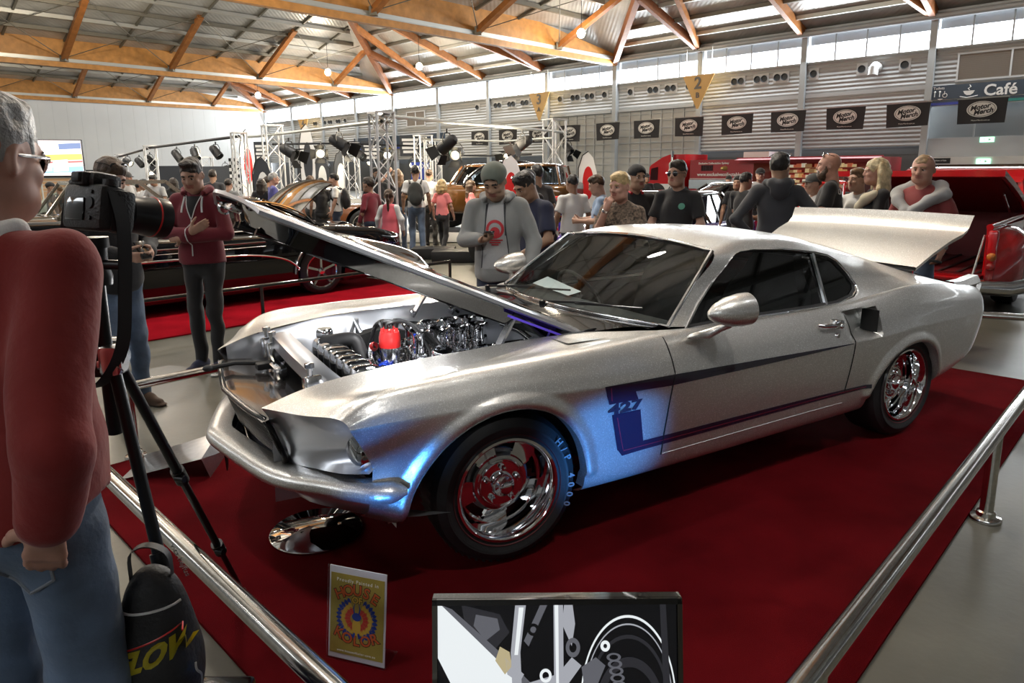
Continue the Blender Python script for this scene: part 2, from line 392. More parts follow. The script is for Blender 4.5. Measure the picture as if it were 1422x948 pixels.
# glazed upper floor, grey spandrel, soffit panel
b = MB(); b.beam(W(0.6,.9,3.2), W(-8,.9,3.2), .05, 3.4, UP); b.build('wall_cafe', mat('cafe_interior', (.30,.31,.30), .6), None, 0, 'structure')
fr = MB()
for t in (.05,-1.6,-3.3,-5.,-6.7): fr.beam(W(t,-.0,2.82), W(t,-.0,4.17), .05, .06, WU3)
for z in (2.82, 4.15): fr.beam(W(.15,-.0,z), W(-8,-.0,z), .06, .06, UP)
f = fr.build('window_20', m_col, None, 0, 'structure'); gl = MB(); gl.beam(W(.15,.02,3.49), W(-8,.02,3.49), .012, 1.34, UP); gl.build('pane', m_pane, f, 0)
b = MB(); b.beam(W(.05,-.0,2.42), W(-8,-.0,2.42), .12, .8, UP); b.build('trim_5', m_clad2, None, 0, 'structure')
b = MB(); b.beam(W(.05,-.5,1.90), W(-8,-.5,1.90), .1, .30, UP); b.build('trim_6', m_white, None, 0, 'structure')
b = MB(); b.beam(W(.6,.9,.9), W(-8,.9,.9), .06, 1.9, UP); b.build('trim_7', mat('brown_interior', (.10,.06,.035), .6), None, 0, 'structure')
m_exit = mat('exit_green_lit', (.2,.7,.4), .4, emit=(.45,1.,.68), estr=1.2)
for t, s, z, lab in ((-2.1,-.08,2.72,'lit green exit sign on the grey band below the café windows'), (-2.15,-.58,1.86,'lit green exit sign on the white beam, the lower of the two'), (31.2,-.1,2.9,'tiny lit exit sign far off under the distant café sign')):
    b = MB(); b.beam(W(t+.24,s,z), W(t-.24,s,z), .05, .2, UP); o = b.build('exit_sign', m_exit); tag(o, lab, 'exit sign'); 
    e = MB(); e.ball(W(t+.1,s-.03,z+.05), .022); e.beam(W(t+.1,s-.03,z+.02), W(t+.06,s-.03,z-.06), .03, .01, WU3); e.prism([(0,.05),(.1,0),(0,-.05)], W(t-.05,s-.03,z), -WU3, UP, -WV3*.005); e.build('running_symbol', m_txt, o, 30)
b = MB(); b.beam(W(-.35,-.57,1.9), W(-1.0,-.57,1.9), .02, .22, UP); o = b.build('notice', m_black); tag(o, 'small black notice panel on the white beam at right', 'sign'); wtext('Point of Sale', .08, -.67, -.6, 1.91, m_txt, o)
# second café sign, far along the wall
for t, w in ((34.6, 6.3), (40.6, 5.2)):
    b = MB(); b.beam(W(t+w/2,-.05,3.95), W(t-w/2,-.05,3.95), .14, .9, UP); o = b.build('cafe_sign', m_sign)
    wtext('Café', .74, t-.3, -.13, 3.97, m_txt, o, bold=.012)
    b = MB(); b.prism(cup, W(t+1.0,-.13,3.9), -WU3, UP, -WV3*.01); b.build('cup_symbol', m_txt, o, 0)
    b = MB()
    for i, c in enumerate(((.03,.05,.35),(.02,.3,.2),(.5,.4,.03))): b.beam(W(t+w/2-w*i/3,-.06,3.46), W(t+w/2-w*(i+1)/3,-.06,3.46), .12, .1, UP, i)
    b.build('colour_strip', [mat('strip_%d' % i, c, .4) for i, c in enumerate(((.03,.05,.35),(.02,.3,.2),(.5,.4,.03)))], o, 0)
    tag(o, 'distant dark café sign with coloured strip, %s' % ('right one of two above the stage trusses' if t < 37 else 'half hidden behind the tall truss tower'), 'sign')
# triangular hall markers
m_tri = mat('marker_tan', (.58,.36,.12), .5)
for t, w, big, sm, lab in ((10.38,1.78,'2','B','tan triangular marker hanging point down, lettered 2 B'), (21.24,1.74,'3','A','tan triangular marker hanging point down, lettered 3 A'), (49.8,1.8,'4','A','distant tan triangular marker near the hall corner')):
    b = MB(); s = -1.0; z = 6.3
    z = 6.32
    b.prism([(-w/2,0),(w/2,0),(.04,-1.66),(-.04,-1.66)], W(t,s,z), -WU3, UP, -WV3*.06); o = b.build('hall_marker', m_tri, None, 0); tag(o, lab, 'sign')
    wtext(big, .82, t, s-.08, z-.42, mat('marker_grey', (.13,.12,.11), .5), o, bold=.02); wtext(sm, .36, t, s-.08, z-1.0, MATS['marker_grey'], o, bold=.012)
    for g in (-.4,.4): c = MB(); c.cyl(W(t+w*g,s-.03,z), W(t+w*g,s-.03,z+1.3), .015, 6); c.build('hanging_wire', m_purl2, o, 0)
# ---------------------------------------------------------------- row of black flags
m_flag = mat('flag_black', (.022,.022,.026), .7, bump=(6,.5,3)); m_flagw = mat('flag_white', (.78,.78,.76), .7)
flags = [-2.37,.08,2.41,4.81,7.18,9.67,12.1,14.54,17.17,19.51,22.04,24.54]
for i, t in enumerate(flags):
    s = -3.0; z = 3.66; o = empty('flag', W(t,s,z))
    w, h = 1.56, .90; nx, nz = 10, 8; G = []
    for a in range(nx+1):
        row = []
        for c in range(nz+1):
            x = -w/2+w*a/nx; y = h/2-h*c/nz; sk = .03*math.sin(a*.9+i)*c/nz
            row.append(W(-x*(1-.05*c/nz)+.0, sk, y+.03*math.sin(i*2.1)*x) - W(0,0,0))
        G.append(row)
    b = MB(); b.grid(G); cl = b.build('cloth', m_flag, o, 60)
    el = [(.47*math.cos(q)*1.0, .285*math.sin(q)) for q in np.linspace(0,2*PI,32,endpoint=False)]
    b = MB(); off = -WV3*.035
    b.prism(el, off+UP*.06, -WU3, UP, -WV3*.004); b.build('oval', m_flagw, cl, 0)
    b = MB(); ring = [np.array(off-WV3*.006+UP*.06) - WU3*x*.9 + UP*y*.88 for x, y in el]; b.tube(ring+[ring[0]], .009, 5); b.build('oval_ring', m_flag, cl, 0)
    for tx, sz, dx, dz in (('Motor', .235, -.06, .10), ('Merch', .235, .05, -.06)):
        q = text_mesh(tx, sz, m_flag, 'lettering', cl, .003, shear=.35, bold=.008); place(q, off-WV3*.01-WU3*dx+UP*(dz+.03), -WU3+UP*.16, -WV3)
    q = text_mesh('MotorMerch.com.au', .07, m_flagw, 'web_address', cl, .003); place(q, off-UP*.335, -WU3, -WV3)
    b = MB(); b.cyl(-WU3*w*.52+UP*h/2, WU3*w*.52+UP*h/2, .014, 6); b.build('top_rod', m_purl2, o, 0)
    where = {0:'rightmost of the row, in front of the café windows',1:'second from the right end, beside the café column',11:'leftmost of the row, beyond the stage truss'}
    tag(o, 'black flag with white oval lettering, %s' % where.get(i, '%s from the right end of the row' % NTH[i]), 'flag', 'black flags hung along the far wall')
b = MB(); b.cyl(W(26,-3.03,4.14), W(-4.5,-3.03,4.14), .01, 6); tag(b.build('flag_wire', m_purl2), 'thin wire that the row of black flags hangs from', 'wire')
# ---------------------------------------------------------------- hanging roof lamps
m_lampl = mat('lamp_lit', (1,.9,.75), .4, emit=(1.,.86,.62), estr=22.); m_lampb = mat('lamp_metal', (.35,.33,.3), .4, metal=.8)
def roof_lamp(P, top, r=.17, lab=None, grp=None):
    o = empty('hanging_lamp', P); b = MB(); b.ball((0,0,0), (r,r,r*1.1)); b.build('bulb', m_lampl, o, 180)
    b = MB(); b.lathe([(.05,.28),(.07,.12),(r*1.05,.02),(r*.95,.02)], (0,0,0), (0,0,1), 16); b.build('reflector', m_lampb, o, 40)
    b = MB(); b.cyl((0,0,.25), (0,0,top), .015, 6); b.build('cord', m_black, o, 0); return tag(o, lab, 'lamp', grp)
# ---------------------------------------------------------------- the silver fastback
def flake_mat(name, base, rough=.34, metal=.80, flake=.5, scale=420., fine=.12):
    m = mat(name, base, rough, metal, coat=.6, coatr=.06); nt = m.node_tree; b = nt.nodes['Principled BSDF']
    tc = nt.nodes.new('ShaderNodeTexCoord'); v = nt.nodes.new('ShaderNodeTexVoronoi'); v.inputs['Scale'].default_value = scale
    nt.links.new(tc.outputs['Object'], v.inputs['Vector'])
    sp = nt.nodes.new('ShaderNodeSeparateColor'); nt.links.new(v.outputs['Color'], sp.inputs[0])
    cr_ = nt.nodes.new('ShaderNodeMapRange'); cr_.inputs['From Min'].default_value = .80; cr_.inputs['From Max'].default_value = 1.
    nt.links.new(sp.outputs[0], cr_.inputs['Value'])
    mx = nt.nodes.new('ShaderNodeMix'); mx.data_type = 'RGBA'; mx.inputs['A'].default_value = (*base, 1); mx.inputs['B'].default_value = (*[min(1, c*(1+flake*1.6)) for c in base], 1)
    nt.links.new(cr_.outputs[0], mx.inputs['Factor']); nt.links.new(mx.outputs['Result'], b.inputs['Base Color'])
    vm = nt.nodes.new('ShaderNodeVectorMath'); vm.operation = 'SUBTRACT'; vm.inputs[1].default_value = (.5,.5,.5); nt.links.new(v.outputs['Color'], vm.inputs[0])
    sc = nt.nodes.new('ShaderNodeVectorMath'); sc.operation = 'SCALE'; sc.inputs['Scale'].default_value = fine; nt.links.new(vm.outputs[0], sc.inputs[0])
    g = nt.nodes.new('ShaderNodeNewGeometry'); ad = nt.nodes.new('ShaderNodeVectorMath'); ad.operation = 'ADD'; nt.links.new(g.outputs['Normal'], ad.inputs[0]); nt.links.new(sc.outputs[0], ad.inputs[1])
    nz = nt.nodes.new('ShaderNodeVectorMath'); nz.operation = 'NORMALIZE'; nt.links.new(ad.outputs[0], nz.inputs[0]); nt.links.new(nz.outputs[0], b.inputs['Normal'])
    return m
m_sil = flake_mat('silver_flake', (.58,.57,.545))
m_sil2 = mat('silver_smooth', (.54,.56,.60), .3, metal=.85, coat=.4)
m_chr = mat('chrome', (.82,.83,.85), .06, metal=1.)
m_pol = mat('polished_alloy', (.72,.73,.75), .16, metal=1.)
m_rub = mat('tyre_rubber', (.012,.012,.013), .55, bump=(60,.12,3))
m_stripe = mat('stripe_black', (.012,.012,.03), .2, coat=.8)
m_red = mat('red_plastic', (.55,.02,.02), .3, coat=.5)
m_blu = mat('blue_fitting', (.02,.06,.5), .25, metal=.6)
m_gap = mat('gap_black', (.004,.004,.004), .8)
m_leath = mat('seat_grey', (.045,.045,.047), .5, bump=(40,.1,2))
m_glc = glass_mat('car_glass', (.80,.86,.85), .04, fres=.6); m_glk = glass_mat('car_glass_dark', (.30,.32,.33), .05)
m_lens = mat('lamp_lens', (.30,.33,.36), .05, metal=.9, coat=1.)
CX0, CY0, YAW = -.413, 3.3224, 3.6853
car = empty('silver_fastback_car', (CX0, CY0, .0145), YAW, 'silver flake fastback muscle car with open hood and boot on red carpet', 'car')
def P3(l): return np.array(l, float)
# character curves of the lower body: one row per station, columns rocker -> hood edge
xs = [.61, .50, .28, .0, -.35, -.76, -1.2, -1.7, -2.1, -2.4, -2.7, -3.05, -3.35, -3.62, -3.80]
def cv(x, y, z): return np.stack([P3(x), P3(y), P3(z)], 1)
K = len(xs)
C = [
 cv(xs, [.70,.74]+[.76]*9+[.75,.73,.70,.66], [.34,.30,.26,.24,.23,.22,.215,.215,.215,.22,.24,.28,.33,.39,.44]),
 cv(xs, [.79,.83,.84,.845,.845,.845,.845,.845,.85,.855,.86,.85,.825,.78,.70], [.40,.37,.33,.30,.28,.272,.27,.27,.27,.275,.29,.31,.35,.41,.46]),
 cv(xs, [.82,.845,.862,.865,.868,.872,.875,.877,.885,.895,.90,.885,.855,.81,.735], [.48,.46,.45,.45,.45,.45,.45,.45,.45,.45,.46,.47,.49,.52,.55]),
 cv(xs, [.845,.868,.884,.888,.889,.892,.896,.899,.905,.915,.92,.905,.872,.825,.745], [.60]*13+[.61,.62]),
 cv([.69,.56]+xs[2:], [.878,.896,.910,.914,.914,.913,.912,.911,.91,.92,.925,.91,.878,.83,.75], [.752,.757,.757,.755,.738,.727,.712,.695,.685,.69,.70,.70,.69,.68,.67]),
 cv([.70,.58]+xs[2:], [.862,.88,.888,.886,.883,.878,.873,.868,.868,.888,.90,.886,.857,.81,.735], [.775,.805,.815,.815,.805,.80,.79,.785,.785,.80,.82,.82,.795,.77,.74]),
 cv([.73,.62]+xs[2:], [.82,.835,.835,.83,.825,.82,.812,.808,.808,.835,.84,.815,.785,.75,.70], [.787,.845,.872,.875,.874,.874,.868,.862,.865,.888,.915,.905,.865,.83,.79]),
 cv([.80,.70,.36,.02,-.34,-.74,-1.2,-1.7,-2.13,-2.4,-2.75,-3.1,-3.4,-3.62,-3.78], [.68,.69,.70,.70,.70,.752,.776,.776,.78,.79,.80,.79,.765,.73,.67], [.768,.815,.855,.862,.870,.884,.872,.866,.868,.90,.925,.905,.86,.825,.79]),
 cv([.90,.76,.38,.04,-.34,-.72,-1.2,-1.7,-2.1,-2.4,-2.75,-3.1,-3.4,-3.62,-3.76], [.50,.512,.535,.535,.53,.70,.745,.745,.75,.76,.77,.76,.735,.70,.64], [.76,.806,.857,.868,.872,.885,.84,.84,.84,.88,.90,.885,.84,.80,.77]),
]
C = np.stack(C, 1)                       # (K,9,3)
tk = np.concatenate([[0], np.cumsum(np.linalg.norm(np.diff(C[:,4], axis=0), axis=1))])
NU, NV = 340, 84
uu = np.linspace(0, tk[-1], NU)
Cu = spl(tk, C, uu)                      # (NU,9,3)
vt = np.arange(9.)
nl = 46
lo = spl(vt[:5], Cu[:, :5].transpose(1,0,2), np.linspace(0, 4, nl)).transpose(1,0,2)
up = spl(vt[4:], Cu[:, 4:].transpose(1,0,2), np.linspace(4, 8, NV-nl+1)).transpose(1,0,2)[:, 1:]
G = np.concatenate([lo, up], 1)          # (NU,NV,3)
ARCH = [(.085, .305, .405, .415), (-2.67, .25, .368, .365)]
def arch_r(x, z, a): return np.sqrt(((x-a[0])/a[2])**2 + ((z-a[1])/a[3])**2)
def flare(x, z):
    f = np.zeros_like(x)
    for a in ARCH:
        r = arch_r(x, z, a); f += .022*np.clip(1-np.abs(r-1.05)/.10, 0, 1)**.7*(z > .33)
    return f
G[..., 1] += flare(G[..., 0], G[..., 2])*(G[..., 1] > .7)
# side scoop ahead of the rear wheel
def smooth01(x): x = np.clip(x, 0, 1); return x*x*(3-2*x)
sx = smooth01((-2.04-G[...,0])/.30)**.9*(G[...,0] > -2.335); sz = smooth01((G[...,2]-.69-.02*(G[...,0]+2.33))/.03)*smooth01((.848-G[...,2])/.012)
G[..., 1] -= .125*sx*sz*(G[..., 1] > .7)
flatG = G.reshape(-1, 3)
def side_y(x, z, zmax=None):
    d = (flatG[:,0]-x)**2 + (flatG[:,2]-z)**2 + (flatG[:,1] < .72)*1.
    i = np.argpartition(d, 6)[:6]; w = 1/(d[i]+1e-7); return float((flatG[i,1]*w).sum()/w.sum())
def cut_grid(G, inside, project, sel=None):
    """drop quads inside an opening and pull the rim onto its outline; returns V, quads"""
    nu, nv = G.shape[:2]; V = G.reshape(-1,3).copy(); ins = inside(V)
    idx = np.arange(nu*nv).reshape(nu, nv)
    Q = np.stack([idx[:-1,:-1], idx[1:,:-1], idx[1:,1:], idx[:-1,1:]], -1).reshape(-1,4)
    keep = ~ins[Q].all(1); Q = Q[keep]
    used = np.zeros(len(V), bool); used[Q.ravel()] = True
    mv = used & ins; V[mv] = project(V[mv]); return V, Q
def in_arch(V):
    r = np.minimum(arch_r(V[:,0], V[:,2], ARCH[0]), arch_r(V[:,0], V[:,2], ARCH[1])); return (r < 1) & (V[:,1] > .6) & (V[:,2] < .76)
def pr_arch(V):
    o = V.copy()
    for a in ARCH:
        r = arch_r(V[:,0], V[:,2], a); m = r < 1
        o[m,0] = a[0]+(V[m,0]-a[0])/np.maximum(r[m],.05); o[m,2] = a[1]+(V[m,2]-a[1])/np.maximum(r[m],.05)
    return o
V, Q = cut_grid(G, in_arch, pr_arch)
cen = V[Q].mean(1)
isdoor = (cen[:,0] < -.757+.0*cen[:,2]) & (cen[:,0] > -2.085-.05*(.86-cen[:,2])*0) & (cen[:,2] > .335) & (cen[:,1] > .74)
def sub(V, Q, m):
    q = Q[m]; u, inv = np.unique(q, return_inverse=True); return V[u], inv.reshape(-1,4)
mir = np.array((1,-1,1.))
def lib(): return MB()
body = MB()
Vb, Qb = sub(V, Q, ~isdoor)
body.add(Vb, Qb[:, ::-1]); body.add(Vb*mir, Qb)
Vd, Qd = sub(V, Q, isdoor)
doors_ = []
for sg in (1, -1):
    b = MB(); b.add(Vd*np.array((1,sg,1)), Qd[:, ::-1] if sg > 0 else Qd); doors_.append(b)
# arch lips turned inward
for a in ARCH:
    for sg in (1,-1):
        pts = []
        for th in np.linspace(-.25, PI+.25, 60):
            x, z = a[0]+a[2]*math.cos(th), a[1]+a[3]*math.sin(th)
            if z < .27: continue
            pts.append((x, side_y(x+.004*math.cos(th), z+.004*math.sin(th)), z))
        P = np.array(pts); P2 = P*1; P2[:,1] -= .05; P3_ = P2*1; P3_[:,0] = a[0]+(P2[:,0]-a[0])*1.04; P3_[:,2] = a[1]+(P2[:,2]-a[1])*1.04
        body.grid(np.stack([P, P2, P3_], 0)*np.array((1,sg,1)), flip=sg > 0)
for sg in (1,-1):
    b = MB(); y_ = .908; b.add([(-2.318,(y_-.012)*sg,.835),(-2.318,(y_-.115)*sg,.835),(-2.312,(y_-.115)*sg,.712),(-2.312,(y_-.012)*sg,.712)], [(0,1,2,3) if sg > 0 else (3,2,1,0)]); b.build('scoop_dark_face', m_gap, car, 0)  # black face put in for the dark at the back of the scoop
# ---- upper shell: roof, pillars, fastback
E_ = [
 [(-1.32,0,1.237),(-1.315,.3,1.230),(-1.305,.5,1.217),(-1.297,.585,1.208),(-1.285,.627,1.196),(-1.08,.685,1.045),(-.885,.748,.892)],
 [(-1.50,0,1.272),(-1.50,.3,1.264),(-1.48,.5,1.246),(-1.47,.575,1.232),(-1.46,.618,1.205),(-1.32,.70,1.03),(-1.15,.772,.868)],
 [(-1.78,0,1.276),(-1.77,.3,1.267),(-1.75,.5,1.246),(-1.75,.57,1.230),(-1.74,.616,1.198),(-1.70,.70,1.03),(-1.62,.776,.862)],
 [(-2.02,0,1.258),(-2.01,.3,1.247),(-2.0,.5,1.224),(-2.0,.572,1.206),(-2.0,.62,1.17),(-1.98,.70,1.0),(-1.95,.778,.860)],
 [(-2.22,0,1.228),(-2.21,.3,1.216),(-2.2,.5,1.189),(-2.2,.577,1.166),(-2.2,.628,1.13),(-2.2,.70,.99),(-2.2,.785,.87)],
 [(-2.42,0,1.19),(-2.41,.3,1.177),(-2.4,.5,1.146),(-2.4,.582,1.118),(-2.4,.636,1.08),(-2.4,.715,.98),(-2.4,.80,.897)],
 [(-2.76,0,1.10),(-2.76,.3,1.088),(-2.75,.5,1.058),(-2.75,.585,1.034),(-2.75,.643,1.003),(-2.75,.725,.958),(-2.75,.812,.922)],
 [(-3.1,0,.99),(-3.1,.3,.983),(-3.1,.5,.965),(-3.1,.58,.953),(-3.1,.64,.942),(-3.1,.715,.925),(-3.1,.795,.904)],
 [(-3.4,0,.90),(-3.4,.3,.895),(-3.4,.5,.888),(-3.4,.575,.882),(-3.4,.63,.877),(-3.4,.70,.869),(-3.4,.768,.858)],
 [(-3.62,0,.848),(-3.62,.3,.846),(-3.62,.5,.842),(-3.62,.56,.838),(-3.62,.62,.834),(-3.62,.68,.828),(-3.62,.732,.822)],
 [(-3.80,0,.81),(-3.80,.3,.81),(-3.79,.5,.805),(-3.79,.56,.80),(-3.79,.60,.798),(-3.79,.64,.792),(-3.78,.68,.786)],
]
E_ = np.array(E_, float)
te = np.concatenate([[0], np.cumsum(np.linalg.norm(np.diff(E_[:,4], axis=0), axis=1))])
Eu = spl(te, E_, np.linspace(0, te[-1], 240)); S = spl(np.array((0,1.2,2.1,2.5,2.8,4.2,5.6)), Eu.transpose(1,0,2), np.linspace(0,5.6,110)).transpose(1,0,2)
WIN = np.array([(-.968,.876),(-1.09,.972),(-1.255,1.083),(-1.385,1.168),(-1.425,1.186),(-1.48,1.196),(-1.58,1.198),(-1.813,1.184),(-2.073,1.150),(-2.17,1.128),(-2.235,1.095),(-2.30,1.02),(-2.332,.955),(-2.318,.925),(-2.27,.898),(-2.131,.876),(-1.913,.873),(-1.68,.876),(-1.354,.880)])
def in_poly(x, z, poly):
    c = np.zeros(len(x), bool); n = len(poly)
    for i in range(n):
        x0, z0 = poly[i]; x1, z1 = poly[(i+1) % n]
        cond = ((z0 > z) != (z1 > z)); t = (x1-x0)*(z-z0)/(z1-z0+1e-12)+x0; c ^= cond & (x < t)
    return c
def near_poly(x, z, poly):
    best = np.full(len(x), 1e9); ox = x.copy(); oz = z.copy(); n = len(poly)
    for i in range(n):
        a = poly[i]; d = poly[(i+1) % n]-a; t = np.clip(((x-a[0])*d[0]+(z-a[1])*d[1])/(d@d), 0, 1)
        px, pz = a[0]+t*d[0], a[1]+t*d[1]; q = (px-x)**2+(pz-z)**2; m = q < best; best[m] = q[m]; ox[m] = px[m]; oz[m] = pz[m]
    return ox, oz
DECK = np.array([(-3.66,.0),(-3.10,.0)])
def in_win(V): return in_poly(V[:,0], V[:,2], WIN) & (V[:,1] > .45)
def pr_win(V):
    o = V.copy(); o[:,0], o[:,2] = near_poly(V[:,0], V[:,2], WIN); return o
V2, Q2 = cut_grid(S, in_win, pr_win)
c2 = V2[Q2].mean(1)
keep = ~((c2[:,0] < -3.13) & (c2[:,0] > -3.70) & (c2[:,1] < .62))          # boot opening
bk = (c2[:,0] < -2.22) & (c2[:,0] > -3.06) & (c2[:,1] < .52)                # backlight glass
body.add(*(lambda a: (a[0], a[1]))(sub(V2, Q2, keep & ~bk))); v_, q_ = sub(V2, Q2, keep & ~bk); body.add(v_*mir, q_[:, ::-1])
bg_ = MB(); v_, q_ = sub(V2, Q2, keep & bk); bg_.add(v_, q_); bg_.add(v_*mir, q_[:, ::-1])
# tail panel and boot floor
T_ = [G[-1, j] for j in range(0, NV, 6)]
body.grid(np.array([[p*np.array((1,k,1)) for k in np.linspace(1,-1,9)] for p in T_]))
shell = body.build('body_shell', m_sil, car, 50)
bg_.build('rear_window', m_glk, car, 60)
for sg, b in zip((1,-1), doors_):
    d = b.build('door', m_sil, car, 50)
    for xg, z0, z1 in ((-.757,.335,.872), (-2.087,.40,.845)):
        g = MB(); pts = []
        for z in np.linspace(z0, z1, 24):
            x = xg-.018*math.sin((z-.5)*3); pts.append((x, (side_y(x, z)+.0005)*sg, z))
        g.tube(pts, .0035, 5); g.build('door_gap', m_gap, d, 60)
    g = MB(); g.tube([(x, (side_y(x, .338)+.0005)*sg, .338) for x in np.linspace(-.757,-2.08,30)], .002, 4); g.build('door_gap', mat('seam_light', (.75,.78,.8), .3, metal=.5), d, 60)
    # handle with push button and lock
    hx, hz = -1.90, .80; hy = side_y(hx, hz)
    h = MB(); h.tube([(hx+.07, (hy+.01)*sg, hz+.004), (hx+.06, (hy+.03)*sg, hz+.004), (hx-.03, (hy+.034)*sg, hz-.004), (hx-.1, (hy+.03)*sg, hz-.004)], [.008,.011,.011,.008], 8)
    h.box((hx-.055, (hy+.02)*sg, hz-.0), (.045,.045,.05), None, None, .008); h.ball((hx-.085, (hy+.035)*sg, hz-.012), .017, 10, 6); h.cyl((hx-.12,(hy+.02)*sg,hz), (hx-.06,(hy+.02)*sg,hz+.012), .012, 8)
    h.build('door_handle', m_chr, d, 40)
    h = MB(); h.lathe([(0,.012),(.011,.012),(.014,.006),(.016,-.01)], (hx-.06, side_y(hx-.06, .738)*sg, .738), (0,sg,0), 14); h.build('lock', m_chr, d, 40)
# ---- chrome around the glass
def glass_y(z): return .775-(z-.86)/.34*.165
for sg in (1,-1):
    P = np.array([(x, glass_y(z)-.012, z) for x, z in WIN]); b = MB()
    xs_ = np.linspace(0, 1, 13)
    cz = P.mean(0); b.add(np.vstack([cz, P])*np.array((1,sg,1)), [(0, 1+i, 1+(i+1) % len(P)) if sg < 0 else (0, 1+(i+1) % len(P), 1+i) for i in range(len(P))])
    gl = b.build('side_window', m_glk, car, 0)
    b = MB(); Pt = np.array([(x, glass_y(z)+.001, z) for x, z in WIN]); PP = np.vstack([Pt, Pt[:1]])*np.array((1,sg,1)); b.tube(PP, .0075, 6, False); b.build('chrome_trim', m_chr, gl, 60)
    b = MB(); Pk = PP*1; cen_ = Pk.mean(0); Pk2 = cen_+(Pk-cen_)*np.array((.97,1,.9)); Pk2[:,1] -= .012*sg; b.grid(np.stack([Pk, Pk2])); b.build('rubber_seal', m_black, gl, 60)
    b = MB(); b.beam((-2.05, (.643-.004)*sg, 1.146), (-2.03, (.768-.004)*sg, .872), .018, .014, (0,1,0)); b.build('window_divider', m_chr, gl, 0)
# windshield: curved patch between the pillars
nb = 25; ys = np.linspace(-1, 1, nb)
bot = np.array([(-.70-.185*abs(y)**2.2, .742*y, .905-.015*y*y) for y in ys]); top = np.array([(-1.322+.032*y*y, .615*y, 1.235-.034*y*y) for y in ys])
W_ = np.stack([bot*(1-f)+top*f + np.array((.0,0,.018*math.sin(PI*f))) for f in np.linspace(0,1,9)])
b = MB(); b.grid(W_); ws = b.build('windshield', m_glc, car, 80)
b = MB(); rim = np.vstack([bot, top[::-1], bot[:1]]) + np.array((.004,0,.004)); b.tube(rim, .011, 6, False); b.build('chrome_trim', m_chr, ws, 60)
for y0, y1, x0 in ((-.02,.52,-.745),(-.62,-.1,-.765)):
    b = MB(); b.tube([(-.69,y0,.915),(x0-.02,(y0+y1)/2,.94),(x0-.11,y1,.945)], [.007,.006,.004], 6); b.tube([(x0-.0,y0+.22,.93),(x0-.13,y1+.05,.95)], .006, 5); b.lathe([(.0,.0),(.016,.0),(.014,.03),(0,.035)], (-.685,y0,.89), (.2,0,1), 10)
    b.build('wiper', mat('wiper_black', (.02,.02,.022), .3, metal=.6), car, 40)
# cowl panel
yy = np.linspace(-.53,.53,13)
b = MB(); b.grid(np.array([[(-.555-.0*y*y, y, .868-.01*y*y) for y in yy], [(-.64-.12*abs(y/.53)**2.2*.6, y*1.2, .892) for y in yy], [(-.70-.165*abs(y/.53)**2.2*.9, y*1.36, .902-.012*(y/.53)**2) for y in yy]]), flip=True); b.build('cowl_panel', m_blackg, car, 60)
for sg in (1,-1):
    b = MB(); b.grid(np.array([[(-.72,.70*sg,.884),(-.55,.53*sg,.868),(-.34,.53*sg,.872)],[(-.74,.752*sg,.886),(-.55,.72*sg,.879),(-.34,.70*sg,.877)]]), flip=sg < 0); b.build('cowl_corner', m_sil, car, 60)
# ---- interior
b = MB(); b.box((-1.75,0,.30), (2.2,1.5,.06)); b.build('cabin_floor', m_black, car, 0)
b = MB(); D = []
for y in np.linspace(-.70,.70,9): D.append([(-.76-.05*abs(y),y,.885),(-.95,y,.895),(-1.08,y,.86),(-1.12,y,.74),(-1.0,y,.55)])
b.grid(D); b.build('dashboard', mat('dash_black', (.02,.02,.02), .6), car, 60)
for sg in (1,-1):
    b = MB(); b.box((-1.45,.735*sg,.60), (1.3,.03,.5)); b.build('door_card', mat('trim_dark', (.02,.02,.021), .6), car, 0)
def seat(y):
    b = MB()
    b.box((-1.66,y,.46), (.52,.50,.16), Euler((0,R(6),0)), None, .05)
    prof = [(0,.50),(.02,.54),(.3,.56),(.42,.50),(.52,.36),(.62,.28)]
    Gs = []
    for sgn in (1, -1):
        Gs.append([[(-1.90-h*.30+sgn*.055*(1-.3*(h > .5)), y+w*k, .50+h) for k in np.linspace(-.5,.5,7)] for h, w in prof])
    b.grid(Gs[0]); b.grid(Gs[1], flip=True)
    for k, s_ in ((0,1),(6,-1)): b.grid(np.stack([np.array(Gs[0])[:,k], np.array(Gs[1])[:,k]]), flip=s_ > 0)
    b.grid(np.stack([np.array(Gs[0])[-1], np.array(Gs[1])[-1]]))
    s = b.build('seat', m_leath, car, 50)
    b = MB(); b.box((-2.09,y,1.05), (.10,.24,.19), Euler((0,R(-14),0)), None, .045); b.build('headrest', m_leath, s, 50)
seat(.38); seat(-.38)
b = MB(); b.lathe([(.185+.014*math.cos(t), .014*math.sin(t)) for t in np.linspace(0,2*PI,9)], (-1.19,-.345,.845), (-.85,0,.52), 28)
b.cyl((-1.19,-.345,.845),(-1.02,-.345,.74), .03, 10)
for t in (0, 2.1, 4.2): x_, y_, d_ = frame_z((-.85,0,.52)); b.cyl(np.array((-1.185,-.345,.84)), np.array((-1.19,-.345,.845))+(x_*math.cos(t)+y_*math.sin(t))*.18, .009, 6)
b.build('steering_wheel', m_black, car, 60)
b = MB(); b.lathe([(0,.0),(.06,0),(.075,-.03),(.05,-.06)], (-1.33,-.0,1.16), (1,0,.1), 14); b.beam((-1.31,0,1.2),(-1.31,0,1.165),.02,.01); b.box((-1.33,0,1.15),(.02,.22,.06),None,None,.008); b.build('rear_view_mirror', m_black, car, 40)
b = MB(); b.add([(-.93,-.12,.905),(-1.04,-.14,.915),(-1.02,-.46,.965),(-.92,-.48,.93)], [(0,1,2,3)]); b.build('windshield_reflection', mat('reflection_pale', (.8,.83,.85), .7), car, 0)  # pale sheet standing in for a bluish reflection in the windshield
